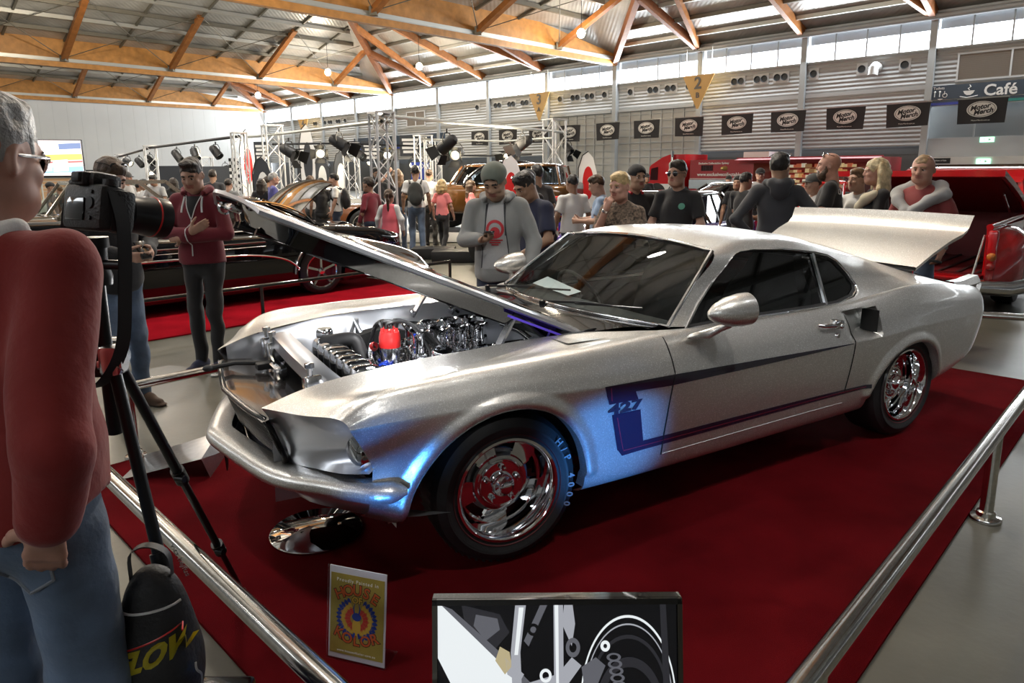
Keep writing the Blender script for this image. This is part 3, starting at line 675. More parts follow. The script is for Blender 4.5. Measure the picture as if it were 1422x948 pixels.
# ---- door mirrors
for sg in (1,-1):
    b = MB(); c0 = np.array((-1.055,.965*sg,.985)); 
    b.lathe([(.0,.135),(.022,.125),(.045,.09),(.066,.03),(.075,-.04),(.074,-.085),(.068,-.088),(.0,-.08)], c0, (1,-.12*sg,-.05), 24)
    o = b.build('door_mirror', m_sil, car, 50)
    b = MB(); b.tube([c0+(0,-.01*sg,-.06), c0+(.02,-.045*sg,-.085), (-1.0,.875*sg,.868),(-.95,.862*sg,.868)], [.02,.016,.024,.015], 10); b.ball((-.97,.862*sg,.865), (.085,.022,.018)); b.build('mirror_stalk', m_sil, o, 60)
# ---- black stripe and 427 on the fender
def strip(xt, zt, xb, zb, sg, n=40, off=.0018):
    t = np.linspace(0,1,n); g = []
    for k in t:
        x0, z0 = np.interp(k, np.linspace(0,1,len(xt)), xt), np.interp(k, np.linspace(0,1,len(zt)), zt); x1, z1 = np.interp(k, np.linspace(0,1,len(xb)), xb), np.interp(k, np.linspace(0,1,len(zb)), zb)
        row = []
        for f in np.linspace(0,1,6): x, z = x0+(x1-x0)*f, z0+(z1-z0)*f; row.append((x, (side_y(x, z)+off)*sg, z))
        g.append(row)
    return np.array(g)
for sg in (1,-1):
    b = MB()
    b.grid(strip([-.375,-.76,-1.3,-2.08],[.733,.724,.708,.684],[-.392,-.76,-1.3,-2.08],[.690,.672,.674,.680],sg,70), flip=sg < 0)
    b.grid(strip([-.391,-.548],[.691,.684],[-.412,-.572],[.645,.641],sg,14), flip=sg < 0)
    b.grid(strip([-.434,-.592],[.593,.589],[-.487,-.632],[.415,.428],sg,14), flip=sg < 0)
    b.grid(strip([-.487,-.62,-1.2,-2.30],[.418,.430,.427,.415],[-.515,-.62,-1.2,-2.30],[.383,.386,.388,.392],sg,80), flip=sg < 0)
    b.build('side_stripe', m_stripe, car, 60)
    b = MB(); b.grid(strip([-.52,-2.28],[.409,.405],[-.52,-2.28],[.405,.401],sg,60,.003), flip=sg < 0); b.grid(strip([-.462,-.515],[.575,.415],[-.467,-.52],[.575,.412],sg,14,.003), flip=sg > 0); b.grid(strip([-.405,-.42],[.722,.66],[-.41,-.425],[.722,.66],sg,8,.003), flip=sg > 0); b.build('red_pinstripe', mat('pin_red', (.20,.012,.03), .4), car, 60)
    q = text_mesh('427', .060, m_stripe, 'engine_size_number', car, .0015, bold=.003, sp=1.05)
    place(q, (-.503, (side_y(-.503,.617)+.003)*sg, .617), (-1*sg,.0,-.13*0), (0,sg,0)); q.scale = (1.95,1,1)
# ---- nose: headlight panels, grille, bumper
for sg in (1,-1):
    top_ = G[0, nl-1:][::-1].copy(); n_ = len(top_)
    botm = np.array([(.80,.49,.515),(.745,.60,.525),(.69,.74,.545),(.622,.853,.57)]); botm = spl(np.arange(4.), botm, np.linspace(0,3,n_))
    dep = .015+.085*smooth01(np.linspace(0,1,n_)*1.15); Gp = []
    for f, k in ((0,0),(.03,.10),(.10,.55),(.3,1.),(.62,1.),(.74,.92),(.90,.35),(1.,0)): Gp.append(top_*(1-f)+botm*f + np.stack([-dep*k, -.02*k+0*dep, -.012*k*(1-f)+0*dep], 1))
    Gp = np.array(Gp)*np.array((1,sg,1))
    b = MB(); b.grid(Gp, flip=sg > 0)
    # outer return from fender side to the panel
    edge = np.array([G[0, j] for j in range(10, NV-38)]); inn = edge+(-.05,-.06,0)
    b.grid(np.stack([edge, inn])*np.array((1,sg,1)), flip=sg < 0)
    b.build('headlight_panel', m_sil2, car, 60)
    hc = np.array((.615,.735*sg,.628)); ax = np.array((1,.10*sg,-.02)); b = MB()
    b.lathe([(.095,-.05),(.098,.02),(.092,.035),(.082,.03),(.08,.0)], hc, ax, 28); o = b.build('headlight', m_chr, car, 50)
    b = MB(); b.lathe([(.082,.012),(.06,.03),(.03,.038),(0,.04)], hc, ax, 24); b.build('lens', m_lens, o, 60)
def nose_x(y, x0=1.0): return x0-.145*(abs(y)/.5) if abs(y) < .5 else x0-.145-(abs(y)-.5)*.62
by = [(.50,.90,.494),(.545,.878,.497),(.62,.84,.499),(.72,.70,.495),(.85,.52,.491),(.93,.27,.50),(.985,.06,.510),(.995,0,.512)]
half = spl(np.arange(8.), np.array(by), np.linspace(0,7,40)); full = np.vstack([half, (half[:-1]*mir)[::-1]])
prof = [(-.06,.026),(-.01,.030),(.02,.027),(.040,.013),(.045,-.008),(.036,-.030),(.01,-.042),(-.06,-.042)]
rows = []
for i, p in enumerate(full):
    d = full[min(i+1,len(full)-1)]-full[max(i-1,0)]; d[2] = 0; d /= np.linalg.norm(d); nrm = np.array((-d[1], d[0], 0)); 
    if nrm[0] < 0 and abs(p[1]) < .8: nrm = -nrm
    if p[1] > .8: nrm = np.array((.35,.94,0)) if True else nrm
    if p[1] < -.8: nrm = np.array((.35,-.94,0))
    e = min(i, len(full)-1-i)/6.; sc = min(1, .25+.75*e)
    rows.append([p+nrm*a*sc+UP*h*sc for a, h in prof])
b = MB(); b.grid(rows, flip=True); b.build('front_bumper', m_sil, car, 60)
# lower valance
rows = []
for y in np.linspace(-.80,.80,33):
    x = np.interp(abs(y), [0,.27,.52,.70,.80], [.955,.90,.82,.69,.585]); r = abs(y)/.8
    rows.append([(x-.01,y,.47),(x-.03,y,.41),(x-.08,y,.35),(x-.17,y,.30+.03*r),(x-.30,y,.26+.05*r)])
b = MB(); b.grid(rows); b.build('front_valance', m_sil2, car, 60)
for y in (-.02,):
    b = MB(); x = np.interp(abs(y),[0,.27,.52],[.955,.90,.82]); b.prism([(-.07,0),(.07,0),(.02,-.10),(-.02,-.10)], (x+.01,y,.44), (.25,1,0), (0,0,1), (.004,0,0)) if y < 0 else b.prism([(-.06,0),(.06,0),(.03,-.035),(-.03,-.035)], (x-.02,y,.42), (.3,1,0), (.3,0,1), (.004,0,0))
    b.build('number_plate_bracket', m_black, car, 0)
# grille: leaning bars with a black surround
NG = 15; yy = np.linspace(-.47,.47,41); b = MB(); bk_ = MB()
def gr(y, f, dx=0.): # f 0 top -> 1 bottom
    x = (.905-.075*f) + .045*(1-abs(y)/.47) - .02*(abs(y)/.47)**4; return (x+dx, y, .700-.222*f)
for i in range(NG):
    f = .70*(i+.3)/NG; w = .47*math.sqrt(max(.05, 1-max(0,(f-.25)/.9)**2.2))
    b.tube([gr(y, f) for y in np.linspace(-w,w,25)], .0021, 5)
g = b.build('grille', mat('grille_bar', (.10,.10,.10), .3, metal=.9), car, 60)
bk_.grid([[gr(y, f, -.012-.06*(f > .55)) for y in yy] for f in (0,.12,.5,1.)]); bk_.build('grille_backing', m_black, g, 60)
out = [gr(y,-.02) for y in np.linspace(-.47,.47,21)] + [gr(.49,f) for f in (.15,.45,.7)] + [gr(.47,.85), gr(.42,.98)] + [gr(y,1.06) for y in np.linspace(.36,-.36,17)] + [gr(-.42,.98), gr(-.47,.85)] + [gr(-.49,f) for f in (.7,.45,.15)]
b = MB(); b.tube(out+out[:1], .012, 8, False); b.build('grille_surround', mat('black_satin', (.008,.008,.008), .22), g, 60)
# closing panel between grille and radiator brace
rows = [[(x+(.045*(1-abs(y)/.47) if x > .8 else .0), y, z) for y in np.linspace(-.50,.50,17)] for x, z in ((.905,.705),(.86,.712),(.74,.70),(.60,.68),(.52,.60))]
b = MB(); b.grid(rows); b.build('top_panel', mat('panel_smoke', (.035,.03,.028), .12, coat=1.), car, 60)
# ---- engine bay
b = MB()
for sg in (1,-1):
    yb = .50
    rows = []
    for x in np.linspace(.86,-.62,30):
        ye = np.interp(-x, -np.array(C[:,8,0][:6]), C[:,8,1][:6]) if False else np.interp(x, C[:6,8,0][::-1], C[:6,8,1][::-1]); ze = np.interp(x, C[:6,8,0][::-1], C[:6,8,2][::-1]); ye = min(ye, .54)
        bul = .10*math.exp(-((x+.08)/.22)**2); 
        rows.append([(x,ye*sg,ze),(x,(ye-.012)*sg,ze-.02),(x,(ye-.02)*sg,ze-.055),(x,(ye-.03-bul*.3)*sg,ze-.10),(x,(ye-.05-bul)*sg,ze-.2),(x,(ye-.07-bul)*sg,.35)])
    b.grid(rows, flip=sg > 0)
b.build('inner_fender', m_sil2, car, 60)
b = MB(); b.grid([[(-.60,y,z) for y in np.linspace(-.56,.56,9)] for z in (.35,.80)]); b.grid([[(x,y,z) for y in np.linspace(-.56,.56,9)] for x, z in ((-.60,.80),(-.57,.84),(-.555,.868))]); b.build('firewall', m_sil2, car, 60)
b = MB(); b.box((.0,0,.33), (1.3,.95,.05)); b.build('bay_floor', m_black, car, 0)
# radiator brace arching over
pts = [(.60,-.47,.80),(.635,-.36,.83),(.65,-.15,.838),(.655,.05,.835),(.65,.22,.825),(.63,.36,.80),(.59,.45,.765)]; P = spl(np.arange(7.), np.array(pts), np.linspace(0,6,30))
b = MB(); b.grid(np.stack([P+(.035,0,-.05), P+(.03,0,.0), P+(0,0,.012), P+(-.05,0,.008), P+(-.06,0,-.02), P+(-.06,0,-.10)]), flip=False); b.grid(np.stack([P+(.035,0,-.05), P+(.02,0,-.05), P+(.02,0,-.01)])); b.build('radiator_brace', m_sil2, car, 60)
for y, w in ((-.42,.05),(-.30,.05),(.36,.06)): b = MB(); b.box((.67,y,.76), (.07,w,.10), Euler((.2,0,.1)), None, .01); b.cyl((.68,y,.80),(.68,y,.85), .012, 10); b.lathe([(0,.02),(.02,.018),(.02,0),(0,0)], (.68,y,.845), (0,0,1), 6); b.build('latch_bracket', m_pol, car, 40)
b = MB(); b.box((.70,-.15,.72),(.06,.18,.05),None,None,.01); b.cyl((.69,-.28,.75),(.72,.0,.70), .012, 8); b.build('hood_latch', m_pol, car, 40)
b = MB(); b.tube([(.70,-.20,.735),(.86,-.26,.745),(.97,-.27,.735)], .011, 8); b.ball((.975,-.27,.735), (.025,.016,.016)); b.box((.74,-.2,.73),(.08,.06,.03),None,None,.006); b.build('hood_release_lever', m_black, car, 40)
b = MB(); b.box((.56,.0,.60), (.10,.80,.30), None, None, .02); b.build('fan_shroud', m_black, car, 40)
# polished alloy radiator tank with ribs, filler cap and hose
b = MB()
for i in range(7): b.box((.43,-.30+i*.098,.725), (.12,.088,.15), None, None, .028)
b.box((.43,0,.60), (.07,.72,.26), None, None, .01); o = b.build('radiator', m_chr, car, 40)
b = MB(); b.lathe([(.0,.05),(.035,.05),(.042,.035),(.042,.01),(.034,0)], (.43,-.29,.80), (0,0,1), 18); b.build('filler_cap', m_chr, o, 40)
b = MB(); pts = [(.45,-.25,.79),(.40,-.20,.805),(.34,-.165,.81),(.315,-.15,.795),(.30,-.13,.74),(.28,-.10,.66)]; b.tube(spl(np.arange(6.), np.array(pts), np.linspace(0,5,30)), .032, 14); b.build('radiator_hose', m_black, car, 60)
# block, heads, valve covers
e = MB(); e.box((-.10,0,.52), (.72,.40,.32), None, None, .03)
for sg in (1,-1): e.box((-.10,.21*sg,.62), (.62,.20,.20), Euler((.55*sg,0,0)), None, .02)
eng = e.build('engine', m_pol, car, 40)
for sg in (1,-1):
    b = MB(); b.box((-.12,.265*sg,.70), (.56,.13,.08), Euler((-.5*sg,0,0)), None, .025)
    for i in range(9): b.box((-.36+i*.06,.272*sg,.735), (.012,.12,.03), Euler((-.5*sg,0,0)))
    b.build('valve_cover', m_chr, eng, 40)
for i in range(4):
    for sg in (1,-1):
        x = .085-i*.105-.03*(sg < 0); y = .085*sg+.0; st_ = MB()
        st_.box((x,y,.715), (.072,.09,.10), None, None, .012); st_.cyl((x,y,.66),(x,y,.79), .036, 16)
        st_.lathe([(.03,.0),(.031,.04),(.034,.06),(.047,.078),(.050,.082),(.046,.084),(.033,.07),(.027,.05),(.026,.0)], (x,y,.785), (0,0,1), 20)
        st_.box((x,y+.055*sg,.70), (.055,.03,.06), None, None, .008); st_.cyl((x-.03,y+.06*sg,.735),(x+.03,y+.06*sg,.735), .008, 8)
        st_.build('velocity_stack', m_chr, eng, 40)
b = MB()
for sg in (1,-1): b.cyl((.13,.10*sg,.745),(-.38,.10*sg,.745), .009, 8); b.cyl((.10,.145*sg,.70),(-.36,.145*sg,.70), .011, 8)
b.tube([(-.30,.12,.75),(-.48,.16,.76),(-.50,.17,.74),(-.50,.18,.66)], .012, 8); b.build('fuel_rail', mat('dark_steel', (.12,.12,.13), .25, metal=.9), eng, 40)
b = MB(); b.lathe([(.0,-.02),(.052,-.02),(.052,.03),(.046,.055),(.0,.06)], (.19,-.03,.80), (0,0,1), 20)
for k in range(8): t = k*PI/4; b.cyl((.19+.036*math.cos(t),-.03+.036*math.sin(t),.85),(.19+.036*math.cos(t),-.03+.036*math.sin(t),.875), .009, 8)
d = b.build('distributor_cap', m_red, eng, 40)
b = MB(); b.lathe([(.03,-.18),(.045,-.10),(.052,-.02),(.05,-.01)], (.19,-.03,.80), (0,0,1), 18); b.build('distributor_body', m_pol, d, 40)
for k in range(8):
    t = k*PI/4; x, y = .19+.036*math.cos(t), -.03+.036*math.sin(t); sg = 1 if k % 2 else -1; b = MB(); i = k//2
    pts = [(x,y,.87),(x-.01,y+.01*sg,.905),(.12-.012*i,.04*sg+y*.4,.90-.006*i),(.06-.02*i,.12*sg,.80),(.05-.03*i,.16*sg,.70)] if sg > 0 else [(x,y,.87),(x+.01,y-.02,.90),(.22,-.14-.008*i,.85),(.24-.01*i,-.2,.74),(.2,-.24,.66)]
    b.tube(spl(np.arange(5.), np.array(pts), np.linspace(0,4,18)), .0075, 6); b.build('spark_lead', m_black, d, 60)
b = MB(); b.lathe([(.02,0),(.026,.01),(.026,.035),(.02,.045)], (.235,-.02,.69), (.3,1,0), 12); b.lathe([(.012,0),(.016,.01),(.016,.03),(.012,.04)], (.27,-.10,.745), (0,1,.3), 12); b.tube([(.22,-.09,.70),(.21,.03,.685),(.18,.09,.68)], .016, 10); b.build('hose_fitting', m_blu, eng, 40)
b = MB(); b.lathe([(.018,0),(.022,.01),(.022,.03),(.016,.05)], (.265,-.07,.775), (0,1,.5), 12); b.build('hose_fitting', m_red, eng, 40)
b = MB(); b.tube(spl(np.arange(5.), np.array([(.27,-.06,.80),(.285,-.045,.75),(.28,.0,.70),(.24,.06,.685),(.2,.1,.68)]), np.linspace(0,4,18)), .013, 8); b.build('braided_hose', m_pol, eng, 60)
b = MB()
for (x,y,z,r,w) in ((.32,-.02,.60,.085,.03),(.33,.14,.56,.06,.03),(.31,-.16,.56,.07,.03),(.30,.02,.70,.05,.025)): b.lathe([(.0,w),(r*.4,w),(r,w*.9),(r*.88,w*.5),(r,0),(0,0)], (x,y,z), (1,0,0), 22)
b.tube([(.33,.09,.70),(.335,.14,.715),(.33,.19,.68)], .014, 8); b.build('pulley', m_pol, eng, 40)
b = MB(); b.lathe([(.0,.06),(.045,.058),(.05,.05),(.052,0),(.045,-.01)], (.02,.19,.735), (0,.25,1), 20); b.build('oil_filler', m_chr, eng, 40)
b = MB(); b.tube([(.25,-.38,.62),(.27,-.36,.80),(.26,-.33,.86),(.24,-.31,.80)], .012, 8); b.tube([(.22,-.42,.60),(.25,-.33,.87)], .010, 8); b.build('brace_tube', m_sil2, eng, 60)
b = MB(); b.tube([(-.48,-.1,.80),(-.50,.05,.79),(-.48,.2,.77)], .02, 10); b.box((-.5,-.35,.78),(.1,.18,.05),None,None,.01); b.cyl((-.50,.30,.74),(-.50,.42,.72),.03,14); b.build('master_cylinder', m_chr, eng, 40)
# ---- hood, hinged at the cowl
HA = math.atan2(1.479-.861, .851+.552)
hood = empty('hood', (-.552, 0, .861)); hood.parent = car; hood.rotation_euler = (0, -HA, 0)
L = 1.535; hs = np.linspace(0, 1, 40); hy = np.linspace(-1, 1, 37)
def hood_pt(f, w, dz=0.):
    hw = np.interp(f, [0,.3,.7,.93,1.], [.535,.535,.535,.515,.495]); x = L*f + .085*(1-abs(w)**1.5)*smooth01((f-.55)/.45)
    z = .028*(1-w*w)*(1-.2*f) + .012*(1-abs(w)**6) - .0*f
    z += .055*math.exp(-((w)/.36)**4)*float(smooth01((f-.42)/.06))*float(1-smooth01((f-.50)/.28)) 
    return (x, hw*w, z+dz)
Gh = np.array([[hood_pt(f, w) for w in hy] for f in hs]); fm = []
b = MB(); b.grid(Gh, mi=0)
for k, fidx in enumerate(range(len(b.F))):
    j = k % (len(hy)-1); w = (hy[j]+hy[j+1])/2; b.M[k] = 1 if abs(w) < .90 else 0
edge = np.vstack([Gh[:,0], Gh[-1,1:], Gh[::-1,-1][1:]]); b.grid(np.stack([edge, edge+(0,0,-.014), edge*np.array((.99,.97,1))+(0,0,-.02)]), mi=0, flip=True)
b.build('hood_skin', [m_sil2, m_blackg], hood, 60)
b = MB(); Gu = np.array([[hood_pt(f*.985+.004, w*.97, -.02-.075*(abs(w) < .93)*(.04 < f < .93)) for w in hy] for f in hs]); b.grid(Gu, flip=True)
for w in (-.45,0,.45): b.tube([np.array(hood_pt(f, w, -.105)) for f in np.linspace(.1,.92,12)], .018, 6)
b.build('hood_liner', m_blackg, hood, 60)
b = MB(); b.lathe([(.02,-.012),(.028,-.006),(.028,.006),(.02,.012)], hood_pt(.965,.0,-.06), (0,1,0), 14); b.box(hood_pt(.97,.3,-.05),(.05,.14,.03),None,None,.01); b.build('latch_striker', m_pol, hood, 40)
hb = MB(); hb.box((.26,.512,-.045),(.30,.03,.010)); hb.build('purple_lit_edge', mat('purple_strip', (.10,.06,.6), .3, emit=(.22,.12,1.), estr=.10), hood, 0)  # purple light along the hood edge put in as a glowing strip
for sg in (1,-1):
    for x0, z0, x1, z1 in ((-.225,.965,-.11,.845),(-.41,.885,-.35,.835)):
        b = MB(); b.beam((x0,.455*sg,z0+.02),(x1,.465*sg,z1-.03), .012, .045, (0,1,0)); b.ball((x1,.465*sg,z1),.014,8,6); b.build('hood_hinge', m_pol, car, 0)
    b = MB(); b.cyl((-.42,.50*sg,.80),(-.20,.48*sg,.985), .009, 8); b.build('gas_strut', m_black, car, 40)
# ---- boot lid raised
lid = empty('boot_lid', (-3.12, 0, .985)); lid.parent = car; lid.rotation_euler = (0, R(21.5), 0)
rows = []
for f, z in ((0,0),(.3,.02),(.6,.025),(.82,.015),(.92,.03),(1.0,.075),(1.03,.09)): rows.append([(-.60*f, y*(.64+.05*f), z+.012*(1-(y)**2)) for y in np.linspace(-1,1,15)])
b = MB(); b.grid(rows, flip=True); dn = [[(p[0], p[1]*.98, p[2]-.03) for p in r] for r in rows]; b.grid(dn)
Ra, Rb_ = np.array(rows), np.array(dn); b.grid(np.stack([Ra[:,0],Rb_[:,0]])); b.grid(np.stack([Ra[:,-1],Rb_[:,-1]]), flip=True); b.grid(np.stack([Ra[-1],Rb_[-1]]), flip=True)
b.build('lid_panel', m_sil, lid, 50)
for sg in (1,-1):
    b = MB(); b.grid([[(x, y*sg, z) for x, z in ((-3.50,.862),(-3.62,.862),(-3.74,.878),(-3.80,.885),(-3.81,.86),(-3.79,.80))] for y in (.63,.66,.69)], flip=sg > 0); b.grid([[(x, .69*sg, z) for x, z in ((-3.50,.862),(-3.62,.862),(-3.74,.878),(-3.80,.885),(-3.81,.86),(-3.79,.80))],[(x, .715*sg, z-.035) for x, z in ((-3.46,.86),(-3.62,.862),(-3.74,.87),(-3.80,.875),(-3.81,.86),(-3.79,.80))]], flip=sg > 0); b.build('quarter_cap', m_sil, car, 60)
b = MB(); b.box((-3.4,0,.5),(.6,1.25,.03)); b.grid([[(x,y,z) for x, z in ((-3.11,.96),(-3.12,.5))] for y in (-.62,.62)]); b.build('boot_floor', m_black, car, 0)
for sg in (1,-1): b = MB(); b.grid([[(x, .63*sg, z) for z in (.5, z1)] for x, z1 in ((-3.12,.95),(-3.4,.87),(-3.7,.81))], flip=sg > 0); b.build('boot_lining', m_black, car, 0)
# ---- underside and wheel wells
b = MB(); b.box((-1.45,0,.27),(3.3,1.0,.05)); b.build('underbody', m_black, car, 0)
for a in ARCH:
    for sg in (1,-1):
        b = MB(); R0 = 1.06; row = []
        for th in np.linspace(.12, PI-.12, 30): row.append([(a[0]+a[2]*R0*math.cos(th), y*sg, max(.2, a[1]+a[3]*R0*math.sin(th)+.03)) for y in (.83,.70,.50,.42)])
        b.grid(row, flip=sg > 0); pr = np.array(row)[:,-1]; b.add(np.vstack([pr, [(a[0],.42*sg,.25)]]), [(i,i+1,len(pr)) for i in range(len(pr)-1)]); b.build('wheel_well', m_gap, car, 60)
# ---- wheels
def wheel(name, c, Rt, w, Rr, steer, sg, front=True):
    wh = empty(name, c, (0 if sg > 0 else PI)+steer); wh.parent = car     # outer face along local +Y
    b = MB(); h = w/2
    pr = [(Rr-.01,-h+.02),(Rr+.01,-h+.01),(Rr+.05,-h-.008),(Rt-.05,-h-.004),(Rt-.018,-h+.012),(Rt-.004,-h+.035),(Rt,-h+.06),(Rt,h-.06),(Rt-.004,h-.035),(Rt-.018,h-.012),(Rt-.045,h+.002),(Rt-.06,h+.008),(Rr+.055,h+.010),(Rr+.04,h+.004),(Rr+.012,h-.006),(Rr+.004,h-.008),(Rr-.01,h-.02)]
    prs = [(r, v) for r, v in pr]; b.lathe(prs, (0,0,0), (0,1,0), 72)
    t = b.build('tyre', m_rub, wh, 30)
    tr = MB()
    for k in range(60):
        a = 2*PI*k/60
        for y, dy in ((-.055,.05),(.0,.05),(.055,.05)):
            q = np.array((math.cos(a), 0, math.sin(a))); tq = np.array((-math.sin(a), 0, math.cos(a)))
            tr.add([q*(Rt+.0015)+np.array((0,yy_,0))+tq*tt for yy_, tt in ((y-.028*w/.235,-.010),(y+.028*w/.235,-.004),(y+.028*w/.235,.010),(y-.028*w/.235,.004))], [(3,2,1,0)])
    tr.build('tread', m_rub, t, 0)
    b = MB(); b.lathe([(Rr+.019,h-.0005),(Rr+.021,h+.0022),(Rr+.023,h+.0022)], (0,0,0), (0,1,0), 72); b.build('red_line', mat('red_line', (.07,.008,.01), .6), t, 60)
    if front:
        for k, chh in enumerate('H/P 4000'):
            if chh == ' ': continue
            a = R(38-k*8.6); q = text_mesh(chh, .042, mat('tyre_letters', (.16,.17,.19), .6), 'tyre_lettering', t, .001, bold=.001)
            r = (Rr+Rt)/2+.012; n_ = np.array((math.cos(a), 0, math.sin(a)))
            n_ = np.array((-math.cos(a), 0, math.sin(a))); tx = np.array((-math.sin(a),0,-math.cos(a))) ; place(q, n_*r+np.array((0,h+.011,0)), tx, (0,1,0))
    b = MB(); o_ = h-.004
    b.lathe([(Rr-.012,-h+.02),(Rr-.03,-.02),(Rr-.035,.02),(Rr-.03,o_-.05),(Rr-.018,o_-.02),(Rr-.014,o_-.004),(Rr-.004,o_+.006),(Rr+.006,o_+.005),(Rr+.008,o_-.004)], (0,0,0), (0,1,0), 64); rim = b.build('rim', m_chr, wh, 50)
    # centre disc with five windows
    nr, nt = 26, 150; r0, r1 = .03, Rr-.03; yf = o_-.085
    def inw(r, t):
        tt = ((t+PI/5-.45) % (2*PI/5))-PI/5; f = (r-.118)/(.172*Rr/.215-.118); return (0 < f < 1) and abs(tt) < .26+.06*f
    b = MB(); idx = {}
    for layer, yo in ((0,0.),(1,-.022)):
        for i in range(nr):
            r = r0+(r1-r0)*i/(nr-1)
            for j in range(nt):
                t_ = 2*PI*j/nt; y = yf+yo+ (.012 if r < .095 else 0) - .018*max(0,(r-.10)/.1) + (.008 if .100 < r < .12 else 0)
                b.V.append((r*math.cos(t_), y, r*math.sin(t_)))
    cell = lambda i, j: inw(r0+(r1-r0)*(i+.5)/(nr-1), 2*PI*(j+.5)/nt); n_ = nr*nt
    hole = {(i,j): cell(i,j) for i in range(nr-1) for j in range(nt)}
    for (i,j), hh in hole.items():
        if hh: continue
        j2 = (j+1) % nt; q = (i*nt+j, i*nt+j2, (i+1)*nt+j2, (i+1)*nt+j); b.F.append(q); b.M.append(0); b.F.append(tuple(n_+k for k in q[::-1])); b.M.append(0)
        for (di,dj), (p, s_) in (((1,0),((i+1)*nt+j2,(i+1)*nt+j)),((-1,0),(i*nt+j,i*nt+j2)),((0,1),(i*nt+j2,(i+1)*nt+j2)),((0,-1),((i+1)*nt+j,i*nt+j))):
            if hole.get((i+di,(j+dj) % nt)): b.F.append((p,s_,n_+s_,n_+p)[::-1]); b.M.append(0)
    b.build('spoke_disc', m_chr, rim, 35)
    b = MB(); b.lathe([(.052,0),(.05,.02),(.042,.034),(.03,.04),(.026,.055),(.015,.06),(0,.06)], (0,yf+.012,0), (0,1,0), 24); b.build('hub_cap', m_chr, rim, 50)
    for k in range(5):
        a = 2*PI*k/5+.35; b = MB(); b.lathe([(.014,0),(.013,.018),(.009,.026),(0,.027)], (.072*math.cos(a), yf+.012, .072*math.sin(a)), (0,1,0), 6); b.build('lug_nut', m_chr, rim, 30)
    b = MB(); b.lathe([(0,0),(.14,0),(.14,.02),(0,.02)], (0,-.03,0), (0,1,0), 32); b.build('brake_disc', mat('brake_steel', (.18,.18,.18), .35, metal=.8), rim, 40)
    return wh
st = R(-7)
wheel('front_wheel', (0,.675,.324), .324, .225, .218, st, 1); wheel('front_wheel', (0,-.675,.324), .324, .225, .218, st, -1)
wheel('rear_wheel', (-2.743,.72,.322), .322, .255, .215, 0, 1, False); wheel('rear_wheel', (-2.743,-.72,.322), .322, .255, .215, 0, -1, False)
